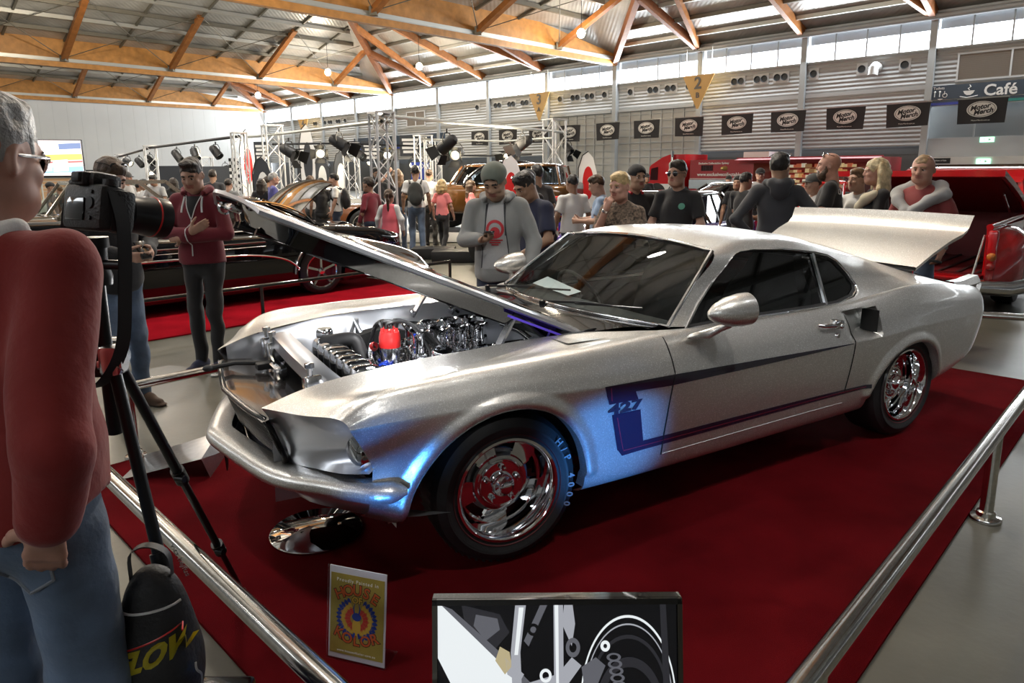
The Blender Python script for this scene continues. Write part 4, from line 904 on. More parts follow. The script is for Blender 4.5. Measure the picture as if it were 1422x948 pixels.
# ---------------------------------------------------------------- smooth implicit bodies -> one continuous mesh
class Field:
    """smooth union of round cones and ellipsoids, each carrying a material index"""
    def __init__(s): s.P = []; s.wob = None
    def cone(s, a, b, ra, rb, m=0, k=.02, flat=None): s.P.append(('c', np.array(a, float), np.array(b, float), ra, rb, m, k, flat)); return s
    def chain(s, pts, rs, m=0, k=.02, flat=None):
        for i in range(len(pts)-1): s.cone(pts[i], pts[i+1], rs[i], rs[i+1], m, k, flat)
        return s
    def ell(s, c, r, m=0, k=.02, rot=None, sub=False): s.P.append(('e', np.array(c, float), np.array(r if hasattr(r, '__len__') else (r,)*3, float), rot, sub, m, k)); return s
    def cut(s, p, n): s.P.append(('p', np.array(p, float), np.array(n, float)/np.linalg.norm(n), None, None, 0, 0)); return s
    def bounds(s):
        lo, hi = np.full(3, 1e9), np.full(3, -1e9)
        for q in s.P:
            if q[0] == 'c':
                for c, r in ((q[1], q[3]), (q[2], q[4])): lo = np.minimum(lo, c-r); hi = np.maximum(hi, c+r)
            elif q[0] == 'e' and not q[4]: r = q[2].max(); lo = np.minimum(lo, q[1]-r); hi = np.maximum(hi, q[1]+r)
        return lo, hi
    def mesh(s, h, lo=None, hi=None, inflate=0.):
        a, b = s.bounds(); pad = 3*h
        lo = a-pad if lo is None else np.maximum(np.array(lo, float), a-pad); hi = b+pad if hi is None else np.minimum(np.array(hi, float), b+pad)
        n = np.maximum(np.ceil((hi-lo)/h).astype(int)+1, 3)
        D = np.full(n, .5, np.float32); M = np.zeros(n, np.int8); B = np.full(n, .5, np.float32)
        ax = [lo[i]+h*np.arange(n[i]) for i in range(3)]
        for q in s.P:
            if q[0] == 'p':
                X = (ax[0][:,None,None]-q[1][0])*q[2][0]+(ax[1][None,:,None]-q[1][1])*q[2][1]+(ax[2][None,None,:]-q[1][2])*q[2][2]
                np.maximum(D, X, out=D); continue
            k = q[6]
            if q[0] == 'c':
                A_, B_, ra, rb = q[1:5]; m = q[5]; pl = np.minimum(A_-ra, B_-rb)-k-2*h; ph = np.maximum(A_+ra, B_+rb)+k+2*h
            else:
                rr = q[2].max(); m = q[5]; pl = q[1]-rr-k-2*h; ph = q[1]+rr+k+2*h
            i0 = np.clip(np.floor((pl-lo)/h).astype(int), 0, n); i1 = np.clip(np.ceil((ph-lo)/h).astype(int)+1, 0, n)
            if (i1 <= i0).any(): continue
            sl = tuple(slice(i0[i], i1[i]) for i in range(3))
            X = ax[0][sl[0]][:,None,None]; Y = ax[1][sl[1]][None,:,None]; Z = ax[2][sl[2]][None,None,:]
            if q[0] == 'c':
                d = B_-A_; L2 = max(float(d@d), 1e-12)
                px, py, pz = X-A_[0], Y-A_[1], Z-A_[2]
                t = np.clip((px*d[0]+py*d[1]+pz*d[2])/L2, 0, 1)
                qx, qy, qz = px-t*d[0], py-t*d[1], pz-t*d[2]
                fl = q[7]
                if fl is not None:      # flattened cross-section: (axis, factor)
                    u = np.array(fl[0], float); u /= np.linalg.norm(u); du = qx*u[0]+qy*u[1]+qz*u[2]; e = (fl[1]**2-1)
                    dist = np.sqrt(np.maximum(qx*qx+qy*qy+qz*qz+e*du*du, 0)) - (ra+(rb-ra)*t)
                else: dist = np.sqrt(qx*qx+qy*qy+qz*qz) - (ra+(rb-ra)*t)
            else:
                px, py, pz = X-q[1][0], Y-q[1][1], Z-q[1][2]
                if q[3] is not None:
                    Rm = q[3]; px, py, pz = Rm[0,0]*px+Rm[1,0]*py+Rm[2,0]*pz, Rm[0,1]*px+Rm[1,1]*py+Rm[2,1]*pz, Rm[0,2]*px+Rm[1,2]*py+Rm[2,2]*pz
                r = q[2]; k0 = np.sqrt((px/r[0])**2+(py/r[1])**2+(pz/r[2])**2); k1 = np.sqrt((px/r[0]**2)**2+(py/r[1]**2)**2+(pz/r[2]**2)**2)
                dist = np.where(k1 > 1e-9, k0*(k0-1)/np.maximum(k1, 1e-9), -r.min())
            dist = dist.astype(np.float32); cur = D[sl]
            if q[0] == 'e' and q[4]:
                hh = np.clip(.5-.5*(cur+dist)/max(k,1e-6), 0, 1); D[sl] = cur*(1-hh)-dist*hh+k*hh*(1-hh); continue
            bb = B[sl]; w = dist < bb; M[sl] = np.where(w, m, M[sl]); B[sl] = np.minimum(bb, dist)
            if k > 0:
                hh = np.clip(.5+.5*(cur-dist)/k, 0, 1); D[sl] = cur*(1-hh)+dist*hh-k*hh*(1-hh)
            else: D[sl] = np.minimum(cur, dist)
        if s.wob is not None:
            D += s.wob(ax[0][:,None,None], ax[1][None,:,None], ax[2][None,None,:]).astype(np.float32)
        D -= inflate
        return surface_nets(D, M, lo, h)
def surface_nets(D, M, lo, h):
    ins = D < 0; n = D.shape
    c = np.zeros((n[0]-1, n[1]-1, n[2]-1), np.int8)
    cor = [(i,j,k) for i in (0,1) for j in (0,1) for k in (0,1)]
    for i,j,k in cor: c += ins[i:n[0]-1+i, j:n[1]-1+j, k:n[2]-1+k]
    act = (c > 0) & (c < 8); idx = np.full(act.shape, -1, np.int32); I = np.argwhere(act); idx[act] = np.arange(len(I))
    if len(I) == 0: return np.zeros((0,3)), np.zeros((0,4), int), np.zeros(0, int)
    acc = np.zeros((len(I), 3)); cnt = np.zeros(len(I))
    vals = {q: D[I[:,0]+q[0], I[:,1]+q[1], I[:,2]+q[2]] for q in cor}
    for q in cor:
        for a in range(3):
            if q[a]: continue
            p = list(q); p[a] = 1; p = tuple(p); v0, v1 = vals[q], vals[p]; m = (v0 < 0) != (v1 < 0)
            t = v0/np.where(m, v0-v1, 1); pt = np.array(q, float)[None].repeat(len(I), 0); pt[:,a] += t
            acc[m] += pt[m]; cnt[m] += 1
    V = lo + h*(I + acc/np.maximum(cnt,1)[:,None])
    mi = M[I[:,0], I[:,1], I[:,2]]
    # nearest inside corner's material
    Q = []
    for a in range(3):
        sl0 = [slice(None)]*3; sl1 = [slice(None)]*3; sl0[a] = slice(0,n[a]-1); sl1[a] = slice(1,n[a])
        s0, s1 = ins[tuple(sl0)], ins[tuple(sl1)]; e = np.argwhere(s0 != s1); b_, c_ = (a+1) % 3, (a+2) % 3
        ok = (e[:,b_] > 0) & (e[:,c_] > 0) & (e[:,b_] < n[b_]-1) & (e[:,c_] < n[c_]-1); e = e[ok]
        fl = s0[e[:,0], e[:,1], e[:,2]]
        def g(db, dc):
            f = e.copy(); f[:,b_] -= db; f[:,c_] -= dc; return idx[f[:,0], f[:,1], f[:,2]]
        q = np.stack([g(1,1), g(0,1), g(0,0), g(1,0)], 1); q[~fl] = q[~fl][:, ::-1]; Q.append(q)
    Q = np.concatenate(Q); Q = Q[(Q >= 0).all(1)]
    return V, Q, mi[Q[:,0]]
def merge(parts):
    Vs, Qs, Ms, b = [], [], [], 0
    for V, Q, m in parts: Vs.append(V); Qs.append(Q+b); Ms.append(m); b += len(V)
    return np.concatenate(Vs), np.concatenate(Qs), np.concatenate(Ms)
def wobble(amp, f, seed=0, zdir=.5):
    r = np.random.RandomState(seed); ph = r.rand(9)*6.28; d = r.randn(9,3)
    d[:,2] *= zdir; d /= np.linalg.norm(d, axis=1)[:,None]; fs = f*(.7+1.1*r.rand(9))
    def w(X, Y, Z):
        o = 0
        for i in range(9): o = o + np.sin(fs[i]*(d[i,0]*X+d[i,1]*Y+d[i,2]*Z)+ph[i])
        return amp*o/4.5
    return w
def rotm(ax, a):
    return np.array(Matrix.Rotation(a, 3, ax))
# ---------------------------------------------------------------- people
SKIN = {}
def skin(tone):
    c = {'fair':(.46,.275,.20),'pink':(.46,.25,.185),'tan':(.33,.19,.125),'asian':(.40,.25,.17),'olive':(.35,.21,.14)}[tone]
    return mat('skin_'+tone, c, .5, noise=(30,.08,3), spec=.35)
m_eye = mat('eye_white', (.6,.57,.53), .3); m_iris = mat('eye_dark', (.02,.015,.012), .2)
def lips(tone): b = skin(tone).node_tree.nodes['Principled BSDF'].inputs['Base Color'].default_value; return mat('lips_'+tone, (b[0]*.75, b[1]*.55, b[2]*.55) if b[0] > .6 else (.30,.11,.085), .45)
def hair_mat(name, c): m = mat('hair_'+name, c, .45, noise=(22,.45,6), bump=(90,.6,4)); return m
HAIR = dict(black=(.010,.008,.007), dark=(.022,.014,.009), brown=(.06,.032,.016), lbrown=(.14,.08,.04), blonde=(.50,.36,.17), pblonde=(.58,.47,.28), grey=(.34,.33,.32), sandy=(.30,.20,.11))
CL = {}
def cloth(name, c, rough=.85, n=None, bmp=(160,.22,2)):
    return mat('cloth_'+name, c, rough, noise=n or (3,.14,5), bump=bmp, sheen=.15)
def hand(F, wrist, d, palm_n, sz, m=0, curl=.5, side=1, spread=.0, finger_curls=None):
    """palm, four unequal bent fingers and a thumb from the side of the palm. d: direction to the fingers, palm_n: out of the palm, side: thumb side sign"""
    d = np.array(d, float); d /= np.linalg.norm(d); pn = np.array(palm_n, float); pn -= d*(pn@d); pn /= np.linalg.norm(pn); w = np.cross(d, pn)*side
    W_ = np.array(wrist, float); s = sz; k = .006
    F.cone(W_-d*.02*s, W_+d*.03*s, .026*s, .030*s, m, .015, (pn, 1.25))
    for o in (-.026,-.009,.009,.026):
        F.cone(W_+d*.02*s+w*o*.6*s, W_+d*.088*s+w*o*s, .0155*s, .0115*s, m, .012)
    for i, (o, L) in enumerate(((.029,.072),(.0105,.082),(-.0085,.076),(-.0265,.060))):
        cu = (finger_curls[i] if finger_curls else curl)*(1+.06*i); p = W_+d*.09*s+w*o*s; a = 0.; prev = p
        for j, (f, r0, r1) in enumerate(((.44,.0098,.0088),(.32,.0087,.0079),(.24,.0078,.0064))):
            a += cu*(.75 if j == 0 else .95); dd = d*math.cos(a)+pn*math.sin(a)+w*(spread*(1.5-i)*.12); nx = prev+dd*L*f*s; F.cone(prev, nx, r0*s, r1*s, m, k); prev = nx
    p = W_+d*.025*s+w*.026*s; td = (d*.62+w*.72+pn*.25); td /= np.linalg.norm(td); q = p+td*.042*s; F.cone(p, q, .0145*s, .0115*s, m, .012)
    td2 = d*.85+w*.35+pn*(.25+.3*curl); td2 /= np.linalg.norm(td2); q2 = q+td2*.032*s; F.cone(q, q2, .0110*s, .0095*s, m, k); F.cone(q2, q2+(td2+pn*.2*curl)*.024*s, .0095*s, .0075*s, m, k)
def head(F, c, Rm, s, m_skin=0, m_lip=1, m_eyew=2, m_iris=3, m_brow=4, fem=False, fat=1., nose=1., mouth=True):
    """head centred at c (between the ears), Rm maps head axes (x right, y forward, z up) to the body frame"""
    T = lambda x, y, z: np.array(c)+Rm@(np.array((x,y,z))*s)
    E = lambda p, r, m=0, k=.02, sub=False, ro=None: F.ell(T(*p), np.array(r)*s, m, k*s, Rm if ro is None else Rm@ro, sub)
    E((0,-.012,.035),(.076*fat,.096,.088),m_skin,.03); E((0,.018,-.03),(.064*fat,.076,.085),m_skin,.04)
    E((0,.058,-.092),(.034*fat,.034,.028),m_skin,.035); E((.036*fat,.03,-.075),(.030,.045,.03),m_skin,.03); E((-.036*fat,.03,-.075),(.030,.045,.03),m_skin,.03)
    E((0,.078,.030),(.050,.016,.014),m_skin,.02)
    for g in (-1,1):
        E((g*.034,.066,-.022),(.026,.022,.022),m_skin,.02)
        E((g*.031,.101,.006),(.020,.019,.013),m_skin,.014,True)
        E((g*.0305,.0745,.004),(.0135,.0135,.0105),m_eyew,.002); E((g*.0305,.0855,.003),(.0062,.0045,.0062),m_iris,.0)
        E((g*.031,.0795,.0125),(.0185,.013,.0060),m_skin,.006)
        E((g*.031,.0895,.026),(.021,.0055,.0046),m_brow,.004)
        ro = rotm('Z', g*.35)@rotm('X', -.2)
        E((g*.076*fat,-.008,-.002),(.009,.019,.031),m_skin,.010,False,ro); E((g*.083*fat,-.002,-.0),(.005,.010,.018),m_skin,.006,True,ro)
    F.cone(T(0,.090,.012), T(0,.104*nose,-.022), .0105*s, .0140*s, m_skin, .014*s)
    for g in (-1,1): E((g*.0125,.093,-.026),(.0105,.012,.009),m_skin,.008)
    E((0,.076,-.055),(.032,.020,.022),m_skin,.02)
    if mouth:
        E((0,.0945,-.0515),(.0215,.0075,.0048),m_lip,.004); E((0,.093,-.060),(.019,.0078,.0055),m_lip,.004); E((0,.106,-.0555),(.024,.010,.0016),m_skin,.004,True)
    return T
def unit(v): v = np.array(v, float); return v/np.linalg.norm(v)
REST = dict(
    hipz=.93, feet=((-.10,.02),(.10,.0)), knees=None,
    lean=0., twist=0., head=(0,0,0),   # pitch down, yaw to the person's right, tilt
    rarm=((.24,-.02,1.17),(.26,.06,.93)), larm=((-.24,-.02,1.17),(-.26,.06,.93)), rhand=None, lhand=None)
def person(name_label, loc, rz, h=1.75, tone='fair', pose=None, top=None, bottom=None, shoes=None, hair=None, beard=None, res=.012, hres=.006, build=1., fem=False,
           child=False, extra=None, group=None, sleeves='short', fat=1., collar=None, cat='person', glasses=None, hood=False, hem=None, seed=1, hands=(.35,.35), skirt=False, hiclip=None, lowclip=None, hat=None, legclip=None):
    """person frame: +Y forward, +X to the person's right. sleeves: short/long/none"""
    p = dict(REST); p.update(pose or {}); s = h/1.75; hs = s*(1.16 if child else 1.0)
    o = empty('person', loc, rz, name_label, cat, group)
    V3 = lambda q: np.array(q, float)*s
    lean = p['lean']; Rt = rotm('X', -lean); hip = np.array((0,0,p['hipz']))
    def U(q): q = np.array(q, float); return (hip + Rt@(q-hip))*s          # upper body point, leaned at the hips
    tw = rotm('Z', -p['twist'])
    def US(q): q = np.array(q, float); return U(tw@q)
    wS = .170*(.90 if fem else 1.)*(.92 if child else 1.); b = build
    sh = [US((wS*g, -.01, 1.395)) for g in (1,-1)]; neck0 = US((0,-.02,1.44)); 
    hp, hy_, ht = p['head']; Rh = Rt@rotm('Z', -hy_)@rotm('X', -hp)@rotm('Y', ht)
    neck1 = US((0,.002,1.525)); hc = neck1 + Rh@(np.array((0,.022,.085))*hs)
    arms = []
    for g, key in ((1,'rarm'),(-1,'larm')):
        e, w_ = p[key][:2]; absl = len(p[key]) > 2
        arms.append((sh[0 if g > 0 else 1], V3(e) if absl else US(e), V3(w_) if absl else US(w_)))
    # legs
    legs = []
    for i, g in enumerate((-1,1)):       # left, right
        f = p['feet'][i]; ank = np.array((f[0], f[1], f[2] if len(f) > 2 else .085)); hj = np.array((.088*g*(1.05 if fem else 1.), 0, p['hipz']-.02))
        kn = (p['knees'][i] if p['knees'] else (hj+ank)/2+np.array((.0, .025, .02)))
        legs.append((hj*s, np.array(kn)*s, ank*s))
    ft = [unit((np.array(f[3:5]) if len(f) > 3 else np.array((.12*(-1 if i == 0 else 1), 1.)))) for i, f in enumerate(p['feet'])]
    SK, LP, EW, IR, BR = 0,1,2,3,4; mats = [skin(tone), lips(tone), m_eye, m_iris, hair_mat(*( (hair[1], HAIR[hair[1]]) if hair else ('brown', HAIR['brown'])))]
    F = Field()
    F.ell(US((0,.0,1.29)), V3((.125*b,.08*b,.16)), SK, .04); F.ell(U((0,.0,1.02)), V3((.12*b,.085*b,.16)), SK, .06)
    F.cone(neck0, neck1+Rh@np.array((0,.0,.03))*s, .058*s*(.85 if fem or child else 1.)*min(b,1.1), .052*s*(.85 if fem or child else 1.)*min(b,1.15), SK, .03)
    for (a, e, w_) in arms:
        F.cone(a, e, .043*s*b, .036*s*b, SK, .03); F.cone(e, e+(w_-e)*.35, .036*s*b, .038*s*b, SK, .02); F.cone(e+(w_-e)*.35, w_, .038*s*b, .025*s*b, SK, .02)
    for hj, kn, an in legs:
        lr = .72 if bottom and bottom[1] == 'long' else 1.; F.cone(hj, kn, .072*s*lr, .050*s*lr, SK, .04); F.cone(kn, kn+(an-kn)*.35+np.array((0,-.012*s*lr,0)), .048*s*lr, .050*s*lr, SK, .03); F.cone(kn+(an-kn)*.35+np.array((0,-.012*s*lr,0)), an, .050*s*lr, .034*s*lr, SK, .03)
    for i, (hj, kn, an) in enumerate(legs): d = np.array((*ft[i], 0)); F.cone(an-np.array((0,0,.05*s)), an+d*.13*s-np.array((0,0,.055*s)), .032*s, .026*s, SK, .02)
    parts = [F.mesh(max(res,.011))] 
    FH = Field(); FH.cone(neck0+(neck1-neck0)*.2, neck1+Rh@np.array((0,.0,.03))*s, .058*s*(.85 if fem or child else 1.)*min(b,1.1), .052*s*(.85 if fem or child else 1.)*min(b,1.15), SK, .03)
    T = head(FH, hc, Rh, hs, SK, LP, EW, IR, BR, fem, fat)
    if beard:
        bl, bm = beard; mats.append(hair_mat(bm, HAIR[bm])); BI = len(mats)-1
        FH.ell(T(0,.052,-.085), V3((.055,.052,.045+.03*bl))*1., BI, .02*s, Rh); FH.ell(T(0,.075,-.047), V3((.034,.026,.010)), BI, .01*s, Rh)
        for g in (-1,1): FH.cone(T(.068*g,.01,-.015), T(.05*g,.045,-.085), .012*s, .026*s, BI, .015*s)
        FH.ell(T(0,.100,-.058), V3((.02,.01,.008)), LP, .003, Rh)
    parts.append(FH.mesh(hres, inflate=.0005))
    for i, (a, e, w_) in enumerate(arms):
        FA = Field(); g = 1 if i == 0 else -1; fa = e+(w_-e)*.35
        FA.cone(fa, w_, .038*s*b, .025*s*b, SK, .02)
        hd = p['rhand' if i == 0 else 'lhand']
        if hd is None: d, pn = unit(w_-e)+np.array((0,.1,0)), np.array((-g, .15, 0))
        else: d, pn = np.array(hd[0], float), np.array(hd[1], float)
        # thumb side: choose so that thumb points forward/up for a hanging hand
        wv = np.cross(unit(d), unit(pn)); sd = (hd[2] if hd is not None and len(hd) > 2 else (1 if wv[1]+wv[2]*.5 > 0 else -1))
        hand(FA, w_, d, pn, s*(.95 if not fem else .88), SK, hands[i], sd)
        parts.append(FA.mesh(min(res*.62, .0075) if res > .009 else .005, inflate=.0004))
    V, Q, M = merge(parts); body = fast_quads('body', V, Q, mats, o, M)
    # ---- clothes
    def shirt(m, nm='shirt', tk=.016, slv=None, wob=(.008,26), zip_open=False, bot=None, long_hem=0., res_=None, shoul=1.):
        f = Field(); bz = bot if bot is not None else .93-long_hem; t = tk*s
        ch = (.150 if not fem else .138)*b; 
        f.ell(US((0,.0,1.275)), (V3((ch,.096*b,.16))+t), 0, .05*s)
        for g in (0,1): f.cone(US((.03*(1-2*g),-.018,1.435)), sh[g], .042*s+t*.3, (.044*b*shoul)*s+t*.4, 0, .05*s)
        f.ell(U((0,.008 if not fem else 0.,1.10)), V3((.138*b*fat if not fem else .122*b,.098*b*fat,.17))+t, 0, .07*s)
        f.ell(U((0,.0,.98)), V3((.155*b,.108*b*(1+.5*(fat-1)),.13))+t, 0, .06*s); f.ell(U((0,.0,.90)), V3((.160*b,.11*b,.11))+t, 0, .05*s)
        if fem:
            for g in (-1,1): f.ell(US((.068*g,.075,1.27)), V3((.062,.055,.062)), 0, .04*s)
        sl = slv or sleeves
        for (a, e, w_) in arms:
            if sl == 'none': continue
            if sl == 'short': q = a+(e-a)*.72; f.cone(a, q, (.049*b)*s+t*.5, (.054*b)*s+t*.6, 0, .03*s); f.ell(q+unit(e-a)*.075*s, V3((.08,.08,.08)), 0, .006, None, True)
            else:
                f.cone(a, e, .047*b*s+t*.6, .043*b*s+t*.6, 0, .03*s); f.cone(e, e+(w_-e)*.92, .043*b*s+t*.6, .031*b*s+t*.55, 0, .02*s)
        f.wob = wobble(wob[0], wob[1], seed, .7)
        f.cut(U((0,0,bz)), -(Rt@np.array((0,0,1.)))); nk = US((0,.012,1.475)); 
        f.ell(US((0,.035,1.50)), V3((.066,.070,.05)), 0, .012, None, True)
        V, Q, M_ = f.mesh(res_ or res); return fast_quads(nm, V, Q, m, o)
    if bottom:
        f = Field(); t = .012*s; wd = bottom[2] if len(bottom) > 2 else 1.
        f.ell(U((0,.0,.98)), V3((.138*b,.10*b,.10))+t*.5, 0, .05*s); f.ell(U((0,-.012,.90)), V3((.155*b*(1.06 if fem else 1),.112*b,.11))+t*.5, 0, .05*s)
        for i, (hj, kn, an) in enumerate(legs):
            dn = an+np.array((0,0,-.035*s if bottom[1] == 'long' else 0)); 
            if bottom[1] == 'long':
                f.cone(hj, kn, .082*s*b, (.060*wd)*s, 0, .03*s); f.cone(kn, dn, (.060*wd)*s, (.050*wd)*s, 0, .03*s)
            elif bottom[1] == 'short': f.cone(hj, kn+np.array((0,0,.04*s)), .084*s*b, .078*s*wd, 0, .03*s)
        f.wob = wobble(.009, 30, seed+5, 1.3); f.cut(U((0,0,1.0)), Rt@np.array((0,0,1.)))
        if bottom[1] == 'short': f.cut((0,0,min(l[1][2] for l in legs)+.05*s), (0,0,-1))
        else: f.cut((0,0,.05*s), (0,0,-1))
        V, Q, M_ = f.mesh(res); fast_quads('trousers', V, Q, bottom[0], o)
    if shoes:
        for i, (hj, kn, an) in enumerate(legs):
            d = np.array((*ft[i], 0)); f = Field(); z = np.array((0,0,1.))
            f.cone(an-z*.035*s-d*.03*s, an+d*.06*s-z*.038*s, .040*s, .042*s, 0, .03*s); f.cone(an+d*.05*s-z*.048*s, an+d*.15*s-z*.058*s, .042*s, .033*s, 0, .03*s, (z, 1.25)); f.cone(an-z*.03*s, an+z*.03*s, .042*s, .040*s, 0, .03*s)
            c = np.array((np.cross(z, d)))*0
            f.cone(an-d*.05*s-z*.075*s, an+d*.17*s-z*.075*s, .036*s, .040*s, 1, .006, (z, 2.6)); f.cut(an-z*.084*s, -z)
            V, Q, M_ = f.mesh(.009); fast_quads('shoe', V, Q, [shoes[0], shoes[1] if len(shoes) > 1 else shoes[0]], o, M_)
    ctx = dict(o=o, s=s, hs=hs, US=US, U=U, V3=V3, T=T, Rh=Rh, Rt=Rt, hc=hc, arms=arms, legs=legs, neck0=neck0, neck1=neck1, shirt=shirt, res=res, hres=hres, b=b, sh=sh, tw=tw, body=body)
    if top: 
        for nm, m, kw in top: shirt(m, nm, **kw)
    if hair: make_hair(ctx, *hair)
    if hat: make_hat(ctx, *hat)
    if glasses: make_glasses(ctx, *glasses)
    if extra: extra(ctx)
    return ctx
def make_hair(c, style, col, seed=3):
    T, Rh, hs, o, s = c['T'], c['Rh'], c['hs'], c['o'], c['s']; f = Field(); V = lambda q: np.array(q)*hs; m = hair_mat(col, HAIR[col])
    if style in ('none',): return
    th = {'crop':.003,'short':.006,'quiff':.004,'full':.011,'bob':.014,'long':.014,'pony':.008,'curly':.022}[style]
    f.ell(T(0,-.014,.038), V((.076+th,.097+th,.087+th)), 0, .02*hs, Rh)
    if style == 'quiff': f.ell(T(0,.035,.108), V((.060,.062,.030)), 0, .02*hs, Rh@rotm('X', .25)); f.ell(T(0,-.03,.09), V((.064,.075,.045)), 0, .02*hs, Rh)
    if style in ('full','short'): f.ell(T(0,.01,.092), V((.069,.082,.042)), 0, .02*hs, Rh)
    # keep the face and below the hairline clear
    f.ell(T(0,.092,-.035), V((.066,.080,.098)), 0, .006, Rh, True)
    f.cut(T(0,.0,-.035 if style != 'bob' else -.07), Rh@np.array((0,.75,-1.)))
    for g in (-1,1): f.ell(T(g*.088,.016,-.012), V((.026,.034,.040)), 0, .004, Rh, True)
    f.wob = wobble(.0035 if style != 'curly' else .008, 120, seed, .4)
    Vv, Q, M_ = f.mesh(c['hres']); par = [(Vv, Q, M_)]
    if style in ('long','bob'):
        g_ = Field(); L = .30 if style == 'long' else .10
        for a in np.linspace(-1.45, 1.45, 9):
            x, y = math.sin(a)*.088, -math.cos(a)*.085-.01
            g_.chain([T(x*.8,y*.8,.075), T(x*1.05,y*1.1,-.01), T(x*1.12,y*1.15,-.05-L*.35), T(x*1.0+.012*math.sin(a*5),y*1.15,-.06-L)], [.022*hs,.030*hs,.028*hs,.012*hs], 0, .02*hs)
        g_.wob = wobble(.006, 60, seed, .25); par.append(g_.mesh(max(c['hres'],.008)))
    if style == 'pony':
        g_ = Field(); g_.chain([T(0,-.10,.045), T(0,-.135,.03), T(.005,-.135,-.06), T(.0,-.12,-.20), T(0,-.11,-.26)], [.018*hs,.03*hs,.027*hs,.022*hs,.008*hs], 0, .02*hs); g_.wob = wobble(.004, 70, seed, .25); par.append(g_.mesh(max(c['hres'],.008)))
    Vv, Q, M_ = merge(par); fast_quads('hair', Vv, Q, m, o)
def make_hat(c, style, m, m2=None):
    T, Rh, hs, o = c['T'], c['Rh'], c['hs'], c['o']; f = Field(); V = lambda q: np.array(q)*hs
    f.ell(T(0,-.012,.048), V((.092,.112,.092)), 0, .0, Rh); f.cut(T(0,0,.032), Rh@np.array((0,.0 if style == 'cap' else -.15,-1.)))
    if style == 'back': f.ell(T(0,.095,.045), V((.05,.05,.028)), 0, .004, Rh, True)
    f.wob = wobble(.002, 40, 4)
    Vv, Q, M_ = f.mesh(c['hres']); h = fast_quads('cap', Vv, Q, m, o)
    sg = 1 if style == 'cap' else -1; b = MB(); rows = []
    for r in (.082,.115,.150):
        rows.append([T(math.sin(a)*.085*(1.0 if r < .1 else .92), sg*(.02+ r*math.cos(a)*1.0)-.012, .036-.012*(r-.08)/.07+.012*math.cos(a*1.4)) for a in np.linspace(-1.15,1.15,13)])
    b.grid(rows); b.grid([[p-Rh@V((0,0,.004)) for p in r] for r in rows], flip=True); b.build('cap_peak', m2 or m, h, 60)
def make_glasses(c, where, m):
    T, Rh, hs, o = c['T'], c['Rh'], c['hs'], c['o']; b = MB(); dz, dy = (0.,0.) if where == 'eyes' else (.105,-.035)
    for g in (-1,1):
        b.lathe([(.0,.0),(.022,.0),(.025,-.003),(.022,-.006),(0,-.004)], T(g*.032,.1+dy,.004+dz), Rh@np.array((g*.18,1.,.35 if where != 'eyes' else -.05)), 14)
        b.tube([T(g*.054,.096+dy,.008+dz), T(g*.081,.07+dy,.012+dz), T(g*.086,-.005+dy,.008+dz*.8)], .0035*hs, 6)
    b.tube([T(-.012,.102+dy,.008+dz), T(.012,.102+dy,.008+dz)], .003*hs, 6); b.build('sunglasses', m, o, 50)
def at(px, Y, z=0.): return ((px-711)/961.9*Y*.983, Y, z)
# ---------------------------------------------------------------- who stands where
from mathutils.bvhtree import BVHTree
def ht(px, Y, v): return 1.624 + (237.03-.0072*(px-711)-v)/961.9*Y*1.0
def hit(c, x, z, nm=('shirt','jacket'), back=False):
    best = None
    for ch in c['o'].children:
        if ch.name.split('.')[0] in nm and ch.type == 'MESH':
            key = 'bvh_'+ch.name
            if key not in c: c[key] = BVHTree.FromPolygons([v.co for v in ch.data.vertices], [p.vertices[:] for p in ch.data.polygons])
            r = c[key].ray_cast(Vector((x, -2. if back else 2., z)), Vector((0, 1. if back else -1., 0)))
            if r[0] is not None and (best is None or (r[0].y < best if back else r[0].y > best)): best = r[0].y
    return best if best is not None else (-.12 if back else .12)
def decal(c, ob, x, z, back=False, off=.004, nm=('shirt','jacket')):
    """lay a flat lettering/print mesh (local XY) onto the clothes around (x, z)"""
    bm = bmesh.new(); bm.from_mesh(ob.data); bmesh.ops.triangulate(bm, faces=bm.faces); bmesh.ops.subdivide_edges(bm, edges=[e for e in bm.edges if e.calc_length() > .03], cuts=2); bm.to_mesh(ob.data); bm.free()
    sg = -1 if not back else 1
    for v in ob.data.vertices:
        X, Z = x+sg*v.co.x, z+v.co.y; v.co = (X, hit(c, X, Z, nm, back)+(off+max(0,v.co.z))*(-1 if back else 1), Z)
    ob.data.update(); ob.parent = c['o']; return ob
def print_text(c, txt, size, m, x, z, back=False, nm='print', **k): return decal(c, text_mesh(txt, size, m, nm, None, .001, **k), x, z, back)
def line_on(c, pts, r, m, nm, back=False, off=.004):
    b = MB(); P = []
    for i in range(len(pts)-1):
        for f in np.linspace(0, 1, 8, endpoint=i == len(pts)-2):
            x, z = np.array(pts[i])*(1-f)+np.array(pts[i+1])*f; P.append((x, hit(c, x, z, back=back)+off*(-1 if back else 1), z))
    b.tube(P, r, 6); return b.build(nm, m, c['o'], 60)
